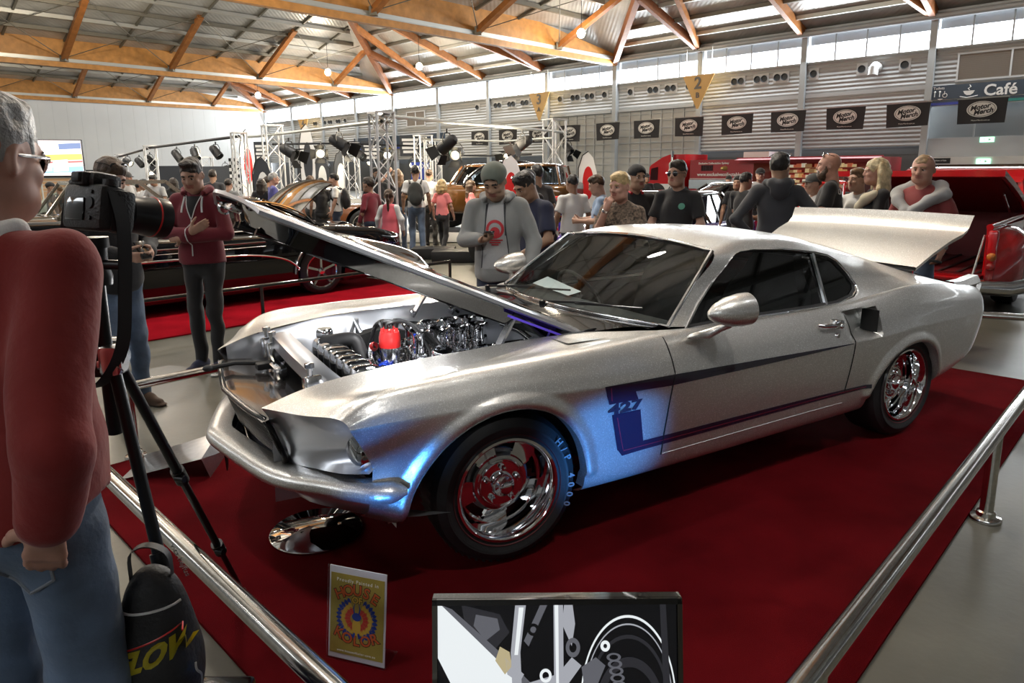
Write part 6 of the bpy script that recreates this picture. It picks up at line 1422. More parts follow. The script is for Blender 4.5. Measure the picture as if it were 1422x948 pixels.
b.build('scarab_head', m_bl, sg, 0)
# --- flat screen showing a black and white picture of suspension parts
YM = 1.42; mn = empty('monitor', (.097,YM,.0), 0, 'flat screen on a stand showing a monochrome picture of a wheel and suspension arm', 'monitor')
tl = R(-12); sx_ = np.array((1,0,0)); sy_ = np.array((0,math.sin(-tl)*1.0,math.cos(tl))); sn = np.array((0,-math.cos(tl),math.sin(-tl)))
MW, MH = .565, .34; o0 = np.array((0,.0,.672-MH*math.cos(tl)))+np.array((0,-MH*math.sin(-tl),0))
def pt(x, y, off=0): return o0+sx_*x+sy_*y+sn*off
b = MB(); b.prism([(-MW/2,0),(MW/2,0),(MW/2,MH),(-MW/2,MH)], o0-sn*.03, sx_, sy_, sn*.028); b.build('screen_housing', m_blackg, mn, 0)
for nm, P in (('top',[(-MW/2,MH-.013),(MW/2,MH-.013),(MW/2,MH),(-MW/2,MH)]),('bottom',[(-MW/2,0),(MW/2,0),(MW/2,.013),(-MW/2,.013)]),('l',[(-MW/2,0),(-MW/2+.011,0),(-MW/2+.011,MH),(-MW/2,MH)]),('r',[(MW/2-.011,0),(MW/2,0),(MW/2,MH),(MW/2-.011,MH)])):
    b = MB(); b.prism(P, o0, sx_, sy_, sn*.008); b.build('bezel', m_blackg if nm in ('top','bottom') else mat('bezel_dark_chrome', (.18,.17,.15), .15, metal=1.), mn, 0)
def em(name, v, tint=(1,1,1)): return mat('screen_'+name, (.01,.01,.01), .25, emit=tuple(.6*v**1.15*t for t in tint), estr=1.)
sc0 = em('black', .006,(1,1,1.3)); sc1 = em('dark', .035,(1,1,1.2)); sc2 = em('mid', .15,(.95,.97,1.12)); sc3 = em('light', .42,(.95,.98,1.08)); sc4 = em('white', .86,(.93,.98,1.0)); scy = em('brass', .5,(1,.85,.5))
def shp(pts, m, k): # pts given in fractions of the picture, y up
    b = MB(); b.prism([(-MW/2+.012+x*(MW-.024), .014+y*(MH-.028)) for x, y in pts], o0+sn*(.0004+.00025*k), sx_, sy_, sn*.0002); return b.build('picture', m, mn, 0)
def ring(cx, cy, rx, ry, w, m, k, a0=0, a1=360, n=44):
    t = np.radians(np.linspace(a0, a1, n)); b = MB(); b.grid([[pt(-MW/2+.012+(cx+rx*f*math.cos(q_))*(MW-.024), .014+(cy+ry*f*math.sin(q_))*(MH-.028), .0004+.00025*k) for f in (1-w, 1)] for q_ in t]); return b.build('picture', m, mn, 0)
shp([(0,0),(1,0),(1,1),(0,1)], sc0, 0)
shp([(.10,1),(.26,.93),(.30,.80),(.22,.64),(.12,.80)], sc1, 1); shp([(.16,.93),(.25,.9),(.26,.82),(.2,.74),(.15,.85)], sc2, 2)
shp([(0,.42),(.13,.2),(.05,.08),(0,.1)], sc1, 1); shp([(0,.15),(.06,.06),(.03,-.0),(0,0)], sc3, 2)
shp([(0,1),(.015,1),(.24,.62),(.42,.30),(.62,.06),(.66,0),(.19,0),(.07,.38),(0,.62)], sc4, 3); shp([(.015,1),(.24,.62),(.42,.30),(.66,0),(.69,0),(.45,.33),(.26,.66),(.06,.97)], sc2, 4)
shp([(.26,.70),(.30,.66),(.31,.56),(.28,.50),(.24,.60)], scy, 5); shp([(.28,.62),(.36,.50),(.34,.44),(.29,.5)], sc3, 5)
shp([(.325,1),(.37,1),(.345,.66),(.35,.42),(.31,.42),(.305,.66)], sc3, 6); shp([(.34,.98),(.36,.98),(.335,.64),(.32,.64)], sc4, 7); shp([(.43,1),(.46,1),(.38,.70),(.36,.74)], sc2, 6); ring(.40,.82,.025,.045,.5,sc0,7)
shp([(.38,.44),(.50,.50),(.56,.62),(.60,.56),(.54,.42),(.40,.38)], sc3, 6); ring(.45,.49,.025,.05,.45,sc4,7); shp([(.53,1),(.565,1),(.575,.86),(.56,.70),(.52,.86)], sc3, 5); ring(.565,.69,.03,.07,.5,sc2,8)
shp([(.485,1),(.525,1),(.525,.5),(.545,.06),(.56,0),(.47,0),(.49,.2),(.485,.5)], sc3, 9); shp([(.49,1),(.505,1),(.505,.45),(.515,0),(.48,0),(.495,.25)], sc4, 10)
ring(.795,.30,.20,.62,.03,sc4,6,0,200); ring(.795,.30,.185,.56,.02,sc3,6,0,220); ring(.795,.30,.17,.48,.06,sc1,6,0,360); ring(.80,.26,.14,.36,.2,sc1,7,0,360)
shp([(.60,.55),(.66,.62),(.70,.56),(.66,.40),(.61,.42)], sc2, 8); shp([(.68,.28),(.73,.40),(.76,.30),(.71,.2)], sc1, 9); ring(.70,.70,.02,.04,.6,sc4,9); ring(.75,.33,.02,.04,.6,sc3,9); ring(.66,.30,.03,.08,.3,sc3,9)
for i in range(5): ring(.735+.005*i,.62-.05*i,.03,.03,.4,sc2,9)
shp([(.93,1),(.955,1),(.97,.4),(.95,0),(.92,0),(.94,.45)], sc1, 8)
for i in range(3): shp([(.96+.0*i,.33-.12*i),(.995,.36-.12*i),(.995,.29-.12*i),(.96,.26-.12*i)], sc2, 9)
for x, y, m_ in ((.10,.05,sc0),(.40,.03,sc1)): ring(x,y,.02,.035,1.,m_,11)
b = MB(); b.cyl((0,.05,.012),(0,.05,.42), .03, 16); b.lathe([(0,.03),(.06,.03),(.24,.012),(.24,0),(0,0)], (0,.05,.012), (0,0,1), 32); b.build('monitor_stand', m_black, mn, 40)
# --- round mirror under the nose
b = MB(); b.lathe([(0,.012),(.20,.012),(.205,.008),(.205,0),(0,0)], (-.90,2.915,.014), (0,0,1), 56); o = b.build('floor_mirror', mat('mirror', (.55,.56,.57), .015, metal=1.)); tag(o, 'round mirror lying on the carpet under the car nose', 'mirror')
# --- folded metal plaque with signature
pq = empty('plaque', (-1.86,3.62,.014), 0, 'bent brushed metal plaque with engraved writing, on the carpet by the front bumper', 'plaque')
P0, P1_, P2_, P3_ = [np.array(q) for q in ((-.245,-.15,.0),(.20,-.15,.115),(.13,.235,.115),(-.28,.19,.0))]
m_br = mat('brushed_alloy', (.36,.36,.37), .28, metal=1., noise=(30,.12,4)); b = MB()
b.add([P0,P1_,P2_,P3_,P1_-UP*.115+np.array((.03,.02,0)),P2_-UP*.115+np.array((.05,.02,0))], [(0,1,2,3),(1,4,5,2)]); o = b.build('plate', m_br, pq, 0)
nx_ = unit(P1_-P0); nyy = unit(P3_-P0); nn = unit(np.cross(nx_, nyy))
for i in range(7):
    q = text_mesh(['Thank you to all the people','who helped me build this car','over so many long nights','family friends and sponsors','for their time and patience','and the whole workshop crew','it was worth the wait'][i], .017, mat('engraved', (.12,.12,.13), .4, metal=.6), 'engraving', o, .0003, shear=.3); m_ = basis(q, nyy, nn); m_.translation = Vector(P0+nx_*(.10+.032*i)+nyy*.19+nn*.001); q.matrix_local = m_
for i, t_ in enumerate(('George','Mustang')):
    q = text_mesh('George' if i == 0 else 'NIGHT', .06 if i == 0 else .05, MATS['engraved'], 'signature', o, .0003, shear=.4, bold=.001); m_ = basis(q, nyy, nn); m_.translation = Vector(P0+nx_*(.36+.05*i)+nyy*.2+nn*.001); q.matrix_local = m_
# ---------------------------------------------------------------- tripod and camera
TX, TY = -1.005, 1.66
tp = empty('tripod', (TX, TY, 0), 0, 'black camera tripod standing across the left rail', 'tripod')
m_tb = mat('tripod_black', (.012,.012,.013), .35, metal=.4); ap = np.array((0,0,1.17))
for i, (fx, fy) in enumerate(((.36,-.33),(-.06,.80),(-.50,-.28))):
    f = np.array((fx,fy,.012)); d = f-ap; b = MB(); s0 = ap+unit(np.array((fx,fy,0)))*.045
    ps = [s0+(f-s0)*t for t in (0,.40,.74,1.)]
    for k, r in enumerate((.0145,.012,.0095)): b.cyl(ps[k], ps[k+1], r, 14)
    lg = b.build('leg', m_tb, tp, 40)
    for k in (1,2): b = MB(); u_ = unit(f-s0); b.cyl(ps[k]-u_*.03, ps[k]+u_*.03, .0205, 14); b.cyl(ps[k]+np.array((.0,-.02,0)), ps[k]+np.array((.028,-.03,.0)), .011, 10); b.build('leg_clamp', m_tb, lg, 40)
    b = MB(); b.ball(f, .016, 12, 8); b.build('foot', m_black, lg, 60)
    b = MB(); b.box(s0-np.array((0,0,-.01)), (.05,.05,.075), None, None, .012); b.cyl(s0+np.array((-.03,0,.0)), s0+np.array((.03,0,0)), .018, 12); b.build('leg_hinge', m_pol if i != 2 else m_tb, lg, 40)
b = MB(); b.cyl((0,0,.98),(0,0,1.42), .0175, 16); b.cyl((0,0,1.14),(0,0,1.21), .045, 18); b.build('centre_column', m_tb, tp, 40)
b = MB(); b.lathe([(.0,0),(.034,0),(.036,.02),(.028,.05),(.03,.09),(.02,.10),(0,.10)], (0,0,1.36), (0,0,1), 20); b.cyl((.0,0,1.41),(.075,-.02,1.41), .012, 10); b.cyl((0,0,1.39),(-.06,-.03,1.40), .014, 10); b.cyl((0,0,1.45),(0,0,1.475), .035, 18); b.build('ball_head', m_tb, tp, 40)
q = text_mesh('vita hejfus', .022, mat('leg_print', (.35,.36,.37), .5), 'leg_print', tp, .0004); d_ = unit(np.array((.47,-.24,-1.17))); m_ = basis(q, -d_*-1, (-.2,-1,.0)); m_.translation = Vector(ap+d_*.52+np.array((.0,-.0155,0))); q.matrix_local = m_
cm = empty('camera', (TX, TY, 1.480), R(-32), 'black camera with a red-ringed lens and hanging strap, on the tripod', 'camera')   # back of the camera faces -Y, lens +X side
cm.rotation_euler = (0, R(11), R(60)); cm.scale = (.87,)*3
# local: lens along +X, body thickness along X, width along Y, up Z
b = MB(); b.box((0,0,.075),(.075,.185,.125), None, None, .018); b.box((.028,-.075,.07),(.07,.045,.12), None, None, .016); b.box((.01,0,.150),(.085,.085,.045), None, None, .016); b.box((-.035,0,.150),(.03,.05,.038), None, None, .008)
b.box((0,.07,.143),(.05,.04,.015),None,None,.005); b.cyl((0,-.07,.135),(0,-.07,.152), .02, 16); cb = b.build('camera_body', mat('camera_black', (.014,.014,.015), .45, bump=(150,.25,2)), cm, 40)
b = MB(); b.box((-.040,.018,.068),(.006,.085,.062), None, None, .003); b.build('display', m_phone, cb, 40)
b = MB(); b.box((-.052,0,.152),(.012,.038,.028),None,None,.006); b.build('eyecup', m_black, cb, 40)
b = MB()
for z in (.045,.115): b = MB(); b.cyl((-.036,-.055,z),(-.043,-.055,z), .006, 10); b.build('control_button', m_tb, cb, 40)
b = MB(); b.cyl((-.036,-.05,.085),(-.042,-.05,.085), .016, 18); b.build('control_dial', m_tb, cb, 40)
b = MB(); b.lathe([(.044,.0),(.050,.01),(.050,.05),(.054,.055),(.054,.10),(.058,.11),(.058,.135),(.060,.14),(.060,.168),(.052,.170),(.046,.150),(0,.148)], (.035,0,.072), (1,0,0), 40); ln = b.build('lens', mat('lens_black', (.012,.012,.014), .3), cm, 30)
b = MB(); b.lathe([(.0582,.128),(.0597,.129),(.0597,.1325),(.0582,.134)], (.035,0,.072), (1,0,0), 40); b.build('red_ring', m_red, ln, 40)
b = MB(); b.lathe([(.046,.150),(.03,.156),(0,.159)], (.035,0,.072), (1,0,0), 32); b.build('front_glass', mat('lens_coating', (.02,.03,.10), .03, metal=.7, coat=1.), ln, 60)
for g in (1,-1):
    b = MB(); P = [(0,.095*g,.12),(.0,.12*g,.05),(.01,.125*g,-.10),(0,.10*g,-.28),(.0,.06*g,-.40),(0,.0,-.43)] if g > 0 else [(0,-.095,.12),(.02,-.115,.02),(.04,-.11,-.15),(.05,-.10,-.30),(.03,-.06,-.40),(0,0,-.43)]
    P = spl(np.arange(6.), np.array(P), np.linspace(0,5,26)); sd = np.array((.019,.0,.0)); b.grid(np.stack([P-sd, P+sd])); b.grid(np.stack([P+sd+np.array((0,.003,0)), P-sd+np.array((0,.003,0))])); st_ = b.build('strap', m_black, cm, 60)
    if g > 0: q = text_mesh('Canon', .036, mat('strap_print', (.30,.22,.13), .6), 'strap_lettering', st_, .0004, sp=1.1); m_ = basis(q, (0,.2,-1), (-1,.0,0)); m_.translation = Vector((-.021,.118,-.17)); q.matrix_local = m_
# ---------------------------------------------------------------- bag on the floor and display case corner
f = Field(); f.ell((0,0,.20),(.125,.095,.22),0,.03); f.ell((0,0,.36),(.09,.075,.14),0,.04); f.ell((.0,-.055,.17),(.11,.06,.14),0,.03); f.wob = wobble(.006,30,6); f.cut((0,0,.005),(0,0,-1))
V_, Q_, M_ = f.mesh(.010); bg = empty('backpack', (-.835,1.45,.350), R(8), 'black backpack with yellow lettering and white piping beside the jeans', 'bag')
bg.scale = (.78,)*3
fast_quads('pack_body', V_, Q_, mat('pack_black', (.013,.013,.014), .6, bump=(60,.3,3)), bg)
b = MB(); P = spl(np.arange(5.), np.array([(-.055,0,.46),(-.05,0,.54),(.0,0,.565),(.055,0,.53),(.06,0,.44)]), np.linspace(0,4,18)); b.grid(np.stack([P+(0,-.014,0), P+(0,.014,0)])); b.grid(np.stack([P+(0,.014,.004), P+(0,-.014,.004)])); b.build('carry_handle', m_black, bg, 60)
tr_ = BVHTree.FromPolygons([Vector(v) for v in V_], [tuple(map(int,q)) for q in Q_])
def bhit(x, z): r = tr_.ray_cast(Vector((x,-1,z)), Vector((0,1,0))); return r[0].y if r[0] is not None else -.09
for pts, m_, r in (([(-.10,.385),(.0,.395),(.085,.40)],mat('piping_white', (.55,.55,.55), .6),.004),([(-.10,.27),(.0,.305),(.105,.345)],m_red,.003),([(.118,.21),(.122,.14),(.10,.03)],MATS['piping_white'],.004)):
    b = MB(); P = spl(np.arange(3.), np.array(pts), np.linspace(0,2,16)); b.tube([(x, bhit(x,z)-.002, z) for x, z in P], r, 6); b.build('piping', m_, bg, 60)
q = text_mesh('FLOW', .075, mat('bag_yellow', (.55,.46,.02), .5), 'lettering', bg, .001, shear=.35, bold=.004)
for v in q.data.vertices: X, Z = .02+v.co.x*1.0, .27+v.co.y+v.co.x*.30; v.co = (X, bhit(X, Z)-.004, Z)
bb = MB(); bb.box((-.82,1.46,.1735),(.30,.26,.345),None,None,.012); tag(bb.build('case', m_blackg), 'black equipment case under the backpack', 'case')
b = MB(); b.box((-1.19,1.22,.21),(.36,.3,.40),None,None,.006); cs = b.build('case', m_blackg); tag(cs, 'black case with white edging at the lower left corner', 'case')
b = MB()
for p, q in (((-1.37,1.068,.411),(-1.01,1.068,.411)),((-1.008,1.068,.411),(-1.008,1.372,.411)),((-1.008,1.068,.012),(-1.008,1.068,.411))): b.beam(p, q, .012, .012)
b.build('white_edging', MATS['piping_white'], cs, 0)
# ---------------------------------------------------------------- other vehicles
def generic_car(name, label, loc, yaw, paint, wb, fo, ro, hw, top, belt, cabin, glass=None, wheel_r=.33, rim=None, roof=None, z0=.2, arch_k=1.2, windows=True, cat='car', sill=None, lights=True, bump=None, rim_in=None):
    """x forward from the front axle. top: [(x, z)] centre line of the lower body; belt: [(x, z)] shoulder; cabin: dict(base=(x0,x1), roof=(x0,x1), z, hw) or None"""
    o = empty(name, loc, yaw, label, cat); xs_ = np.linspace(fo, -wb-ro, 150); T_ = lambda P, x: np.interp(x, [p[0] for p in P][::-1], [p[1] for p in P][::-1])
    arches = [(0.,wheel_r,wheel_r*arch_k,wheel_r*arch_k),(-wb,wheel_r,wheel_r*arch_k,wheel_r*arch_k)]
    G = []
    for x in xs_:
        e = min((fo-x)/.5, (x+wb+ro)/.5, 1.); w = hw*(.80+.20*math.sqrt(max(0,1-(1-e)**2))); zb = T_(belt, x); zt = T_(top, x); zl = z0+.12*(1-e)
        pr = [(w*.90,zl),(w*.97,zl+.06),(w*1.0,(zl+zb)*.5),(w*.99,zb-.12),(w*.955,zb-.03),(w*.88,zb),(w*.6,zt*.75+zb*.25),(w*.3,zt),(0,zt)]
        P = spl(np.arange(9.), np.array(pr), np.linspace(0,8,44)); G.append([(x,y,z) for y,z in P])
    G = np.array(G)
    def ia(V): return (np.minimum(arch_r(V[:,0],V[:,2],arches[0]), arch_r(V[:,0],V[:,2],arches[1])) < 1) & (V[:,1] > hw*.6)
    def pa(V):
        q = V.copy()
        for a in arches:
            r = arch_r(V[:,0],V[:,2],a); m = r < 1; q[m,0] = a[0]+(V[m,0]-a[0])/np.maximum(r[m],.05); q[m,2] = a[1]+(V[m,2]-a[1])/np.maximum(r[m],.05)
        return q
    V, Q = cut_grid(G, ia, pa); b = MB(); b.add(V, Q[:, ::-1]); b.add(V*mir, Q)
    for gi in (0,-1): b.add([p*np.array((1,k,1)) for k in (1,-1) for p in (G[gi] if k > 0 else G[gi][::-1])], [tuple(range(2*len(G[gi])))])
    body = b.build('body', paint, o, 45)
    b = MB(); b.box((-wb/2,0,z0+.02),(wb+fo+ro-.3,hw*1.3,.1)); b.build('underbody', m_black, o, 0)
    if cabin:
        (x0,x1),(r0,r1),zr_,rw = cabin['base'],cabin['roof'],cabin['z'],cabin['hw']; n = 40; gl = MB(); rf = MB(); pil = MB()
        def ring_(f):   # f 0 belt -> 1 roof edge
            P = []
            for a in np.linspace(0, 2*PI, 48, endpoint=False):
                cx_ = math.copysign(abs(math.cos(a))**.38, math.cos(a)); sy = math.copysign(abs(math.sin(a))**.38, math.sin(a))
                xa, xb = x0+(r0-x0)*f, x1+(r1-x1)*f; w = hw*.90+(rw-hw*.90)*f; x = (xa+xb)/2+(xa-xb)/2*cx_
                zb = T_(belt, x)-.01; P.append((x, w*sy, zb+(zr_-.06-zb)*f))
            return P
        gl.grid([ring_(f) for f in (0,.5,1.)], wrap=True); gl.build('cabin_glass', glass or m_glk, o, 60)
        top_ = [ring_(1.)]; c_ = np.mean(top_[0], 0)
        for k, dz in ((.96,.03),(.8,.052),(.5,.06),(.02,.062)): top_.append([(c_[0]+(p[0]-c_[0])*k, p[1]*k, zr_-.06+dz) for p in top_[0]])
        rf.grid(top_, wrap=True); rg = np.array(ring_(1.)); rf.tube(np.vstack([rg, rg[:1]]), .022, 6, False); rf.build('roof', roof or paint, o, 60)
        for ax_, bx_ in ((x0,r0),(x1,r1)):
            for g in (1,-1): pil = MB(); pil.tube([(ax_*.98+ (x0+x1)/2*.02, hw*.84*g, T_(belt, ax_)-.02),(bx_*.98+(r0+r1)/2*.02, rw*.92*g, zr_-.06)], .028, 6); pil.build('pillar', roof or paint, o, 40)
        for xm in cabin.get('posts', []):
            for g in (1,-1): pil = MB(); pil.tube([(xm, hw*.90*g, T_(belt, xm)-.01),(xm-.03, rw*g, zr_-.06)], .02, 6); pil.build('pillar', roof or paint, o, 40)
        for g in (1,-1): b = MB(); b.box(((x0+x1)/2-.1,.33*g,T_(belt,(x0+x1)/2)-.02),(.16,.45,.38),None,None,.06); b.build('seat', cabin.get('seat', m_leath), o, 40)
    wheels_ = []
    for x in (0.,-wb):
        for g in (1,-1):
            wh = empty('wheel', (x, (hw-.12)*g, wheel_r), 0 if g > 0 else PI); wh.parent = o; b = MB(); r = wheel_r; ri = r*.70
            b.lathe([(ri,-.10),(r-.03,-.11),(r,-.08),(r,.08),(r-.03,.105),(ri+.02,.11),(ri,.10)], (0,0,0), (0,1,0), 40); b.build('tyre', m_rub, wh, 40)
            b = MB(); b.lathe([(ri,.0),(ri-.02,.02),(ri-.01,.10),(ri+.005,.108),(ri+.01,.10)], (0,0,0), (0,1,0), 36)
            for k in range(5):
                a = 2*PI*k/5+.3; b.beam((.02*math.cos(a),.06,.02*math.sin(a)),((ri-.01)*math.cos(a),.075,(ri-.01)*math.sin(a)),.03,.05,(0,1,0))
            b.lathe([(.05,.05),(.045,.10),(0,.105)], (0,0,0), (0,1,0), 16); b.build('rim', rim or m_chr, wh, 40); 
            b = MB(); b.lathe([(ri-.01,.0),(0,.0)], (0,0,0), (0,1,0), 24); b.build('brake', rim_in or m_black, wh, 40)
    for a in arches:
        for g in (1,-1):
            b = MB(); row = [[(a[0]+a[2]*1.05*math.cos(t), y*g, max(.12,a[1]+a[3]*1.05*math.sin(t))) for y in (hw*.93,hw*.5)] for t in np.linspace(-.2,PI+.2,20)]; b.grid(row); b.build('wheel_well', m_gap, o, 60)
    if lights:
        for g in (1,-1):
            b = MB(); b.lathe([(0,.03),(.06,.025),(.085,0),(.09,-.05)], (fo-.10, hw*.62*g, T_(belt,fo-.1)-.16), (1,0,0), 18); b.build('headlight', m_lens, o, 40)
            b = MB(); b.box((-wb-ro+.05, hw*.62*g, T_(belt,-wb-ro+.05)-.14),(.08,.22,.09),None,None,.02); b.build('tail_light', mat('tail_red', (.35,.01,.01), .2, coat=1.), o, 40)
    if bump:
        for x in (fo+.03, -wb-ro-.03):
            b = MB(); b.tube([(x-math.copysign(.25,x+wb/2),hw*.92,z0+.2),(x-math.copysign(.06,x+wb/2),hw*.8,z0+.2),(x,0,z0+.2),(x-math.copysign(.06,x+wb/2),-hw*.8,z0+.2),(x-math.copysign(.25,x+wb/2),-hw*.92,z0+.2)], .055, 10); b.build('bumper', bump, o, 60)
    return o
m_pblk = mat('paint_black', (.004,.004,.005), .05, coat=1., coatr=.01); m_pred = mat('paint_red', (.52,.010,.014), .14, coat=1.); m_ppur = mat('paint_purple', (.05,.025,.30), .12, coat=1., metal=.2); m_pbrn = mat('paint_bronze', (.10,.045,.012), .14, coat=1., metal=.4); m_pwht = mat('paint_white', (.62,.62,.60), .12, coat=1.); m_pgrn = mat('paint_palegreen', (.40,.45,.38), .15, coat=1.); m_pora = mat('paint_orange', (.60,.09,.015), .15, coat=1.)
m_rseat = mat('seat_red', (.28,.012,.015), .4); m_wheelred = mat('brake_red', (.35,.01,.015), .4)
YV = math.atan2(-.7143,-.6998)
# black lowered classic on its own red carpet
blk = generic_car('black_classic_car', 'long black lowered classic with chrome side trim on a bright red carpet', (-5.38,7.66,.014), YV, m_pblk, 3.08, .98, 1.42, .98,
    [(.98,.78),(.6,.90),(-.6,.95),(-2.6,.93),(-3.4,.90),(-4.5,.72)], [(.98,.74),(.4,.88),(-.8,.90),(-2.2,.86),(-2.6,.90),(-3.3,.90),(-4.0,.84),(-4.5,.70)],
    dict(base=(-.95,-3.25),roof=(-1.55,-2.55),z=1.30,hw=.62,seat=m_rseat,posts=[-2.2]), glass=m_glk, wheel_r=.315, z0=.13, arch_k=1.12, rim_in=m_wheelred)
for g in (1,-1):
    b = MB(); P = spl(np.arange(7.), np.array([(.6,.99*g,.66),(-.6,1.0*g,.645),(-1.7,1.0*g,.63),(-2.2,1.0*g,.60),(-2.55,1.0*g,.52),(-2.72,.995*g,.40),(-2.73,.99*g,.36)]), np.linspace(0,6,60)); b.tube(P, .016, 6)
    b.tube([(-3.08+.40*math.cos(t),.995*g,.315+.40*math.sin(t)) for t in np.linspace(0.0,PI*.80,24)], .016, 6)
    b.tube([(.5,.985*g,.77),(-2.3,.985*g,.765)], .008, 6); b.tube([(.5,.99*g,.715),(-2.3,.99*g,.71)], .006, 6); b.build('side_trim', m_chr, blk, 60)
    b = MB(); P = [(-1.0,.80*g,.90),(-1.5,.66*g,1.23),(-2.1,.635*g,1.25),(-2.6,.66*g,1.22),(-2.95,.74*g,1.08),(-3.1,.80*g,.93)]; b.tube(spl(np.arange(6.), np.array(P), np.linspace(0,5,30)), .014, 6); b.tube([(-1.0,.88*g,.90),(-3.1,.88*g,.90)], .012, 6); b.build('window_trim', m_chr, blk, 60)
    b = MB(); b.box((-4.05,.92*g,.42),(.9,.10,.13),None,None,.02); b.build('rear_skirt', m_pred, blk, 40); b = MB(); b.tube([(-3.62,.975*g,.455),(-4.5,.955*g,.46)], .018, 8); b.build('skirt_trim', m_chr, blk, 60)
b = MB(); b.tube([(-4.2,.95,.38),(-4.48,.85,.36),(-4.56,0,.36),(-4.48,-.85,.36),(-4.2,-.95,.38)], .07, 12); b.build('rear_bumper', m_chr, blk, 60)
# second black car behind it with its boot lid up, red inside
o = generic_car('black_coupe', 'black car with raised boot lid lined in red, beyond the open hood', (-5.99,10.24,0), YV, m_pblk, 2.8, .9, 1.0, .92, [(.9,.75),(0,.85),(-2.2,.85),(-3.8,.75)], [(.9,.70),(0,.80),(-2.5,.82),(-3.8,.70)], dict(base=(-.7,-2.7),roof=(-1.2,-2.2),z=1.25,hw=.6), z0=.18)
b = MB(); rows = [[(-2.62-.95*f*(1-.12*f), y*(.74-.05*f), .86+.60*math.sin(f*1.35)+.05*(1-y*y)) for y in np.linspace(-1,1,13)] for f in np.linspace(0,1,9)]; b.grid(rows); b.build('boot_lid', m_pblk, o, 60)
b = MB(); b.grid([[(p[0]-.0, p[1]*.93, p[2]-.045) for p in r] for r in rows], flip=True); b.build('lid_lining', mat('lining_red', (.10,.008,.012), .6), o, 60)
# bronze four-wheel drive with arched bonnet on a low stage
Pz = at(690,17.2)
st_ = MB(); st_.box((Pz[0]-.2,Pz[1],.13),(4.6,2.6,.22),None,None,.01); o = st_.build('low_stage', mat('stage_white', (.55,.55,.54), .5)); tag(o, 'low pale stage under the bronze off-roader', 'stage')
hr = generic_car('bronze_off_roader', 'tall bronze off-roader with huge wheels on a low stage', (Pz[0]-1.35,Pz[1]-.45,.24), PI-.25, m_pbrn, 2.6, .75, .75, .95, [(.75,.95),(0,1.12),(-3.3,1.12)], [(.75,.92),(0,1.08),(-3.3,1.08)], dict(base=(-.5,-3.1),roof=(-.8,-3.0),z=1.55,hw=.78,posts=[-1.4,-2.3]), wheel_r=.47, z0=.45, arch_k=1.15, rim=m_pol)
arc = spl(np.arange(7.), np.array([at(645,15.3,1.28),at(653,15.4,1.50),at(668,15.5,1.68),at(690,15.7,1.80),at(715,16.0,1.83),at(742,16.2,1.76),at(764,16.3,1.62)]), np.linspace(0,6,26)); o_ = np.array(hr.location)
RZ = np.array(Matrix.Rotation(-(PI-.25), 3, 'Z')); rows = [[RZ@(p+np.array((.1*k,.55*k,.03*k))-o_) for k in np.linspace(0,1,5)] for p in arc]; b = MB(); b.grid(rows); b.build('raised_canopy', m_pora, hr, 60)
b = MB(); b.grid([[q+RZ@np.array((.0,-.02,-.05)) for q in r] for r in rows], flip=True); b.build('canopy_lining', m_pwht, hr, 60); b = MB(); b.tube([r[0] for r in rows], .035, 8); b.build('canopy_rim', m_pblk, hr, 60)
for x_, y_, w_ in ((634,12.6,.9),(601,13.1,.8)):
    b = MB(); P = at(x_,y_); b.box((P[0],P[1],.11),(w_,.5,.2),None,None,.01); tag(b.build('step_block', m_black), 'low black step block in front of the bronze off-roader, %s' % ('the right one' if x_ > 620 else 'the left one'), 'step')
# purple sedan, red coupe, cars further back
pp = generic_car('purple_car', 'purple car with a black roof behind the man in the red collar', (1.75,10.6,0), PI+.9, m_ppur, 2.6, .8, .95, .88, [(.8,.70),(0,.82),(-3.5,.82)], [(.8,.66),(0,.78),(-3.5,.78)], dict(base=(-.6,-2.9),roof=(-1.1,-2.3),z=1.28,hw=.6,posts=[-1.7]), roof=m_pblk, bump=m_chr)
rc = generic_car('red_coupe', 'glossy red coupe with a black roof and dark windows', (6.8,15.3,0), .1, m_pred, 2.7, .85, .95, .93, [(.85,.78),(0,.90),(-3.6,.90)], [(.85,.74),(0,.86),(-2.7,.92),(-3.6,.82)], dict(base=(-.6,-3.1),roof=(-1.15,-2.4),z=1.36,hw=.62,posts=[-1.8]), roof=m_pblk, wheel_r=.36)
rc2 = generic_car('red_convertible', 'red car with pale windscreen further right behind the charcoal hoodie', (at(1150,19)[0]+1.5,19.4,0), .3, m_pred, 2.6, .9, .9, .9, [(.9,.76),(0,.88),(-3.5,.86)], [(.9,.72),(0,.84),(-3.5,.82)], dict(base=(-.5,-1.7),roof=(-.9,-1.5),z=1.30,hw=.6), glass=m_glc)
generic_car('white_sports_car', 'white sports car glowing under the stage lamps', (at(425,22.8)[0]-.6,21.9,0), 2.5, m_pwht, 2.6, .9, .9, .92, [(.9,.70),(0,.85),(-3.5,.86)], [(.9,.66),(0,.82),(-3.5,.82)], dict(base=(-.4,-2.8),roof=(-1.0,-2.1),z=1.22,hw=.6))
generic_car('pale_green_car', 'pale car with a round bonnet seen past the camera lens', (at(205,18)[0]+.6,18.2,0), .2, m_pgrn, 2.7, .95, 1., .9, [(.95,.86),(.5,1.0),(-.6,1.08),(-2.8,1.04),(-3.7,.82)], [(.95,.80),(.3,.96),(-.6,1.02),(-3.0,.96),(-3.7,.78)], dict(base=(-.6,-2.9),roof=(-1.2,-2.2),z=1.45,hw=.6), bump=m_chr)
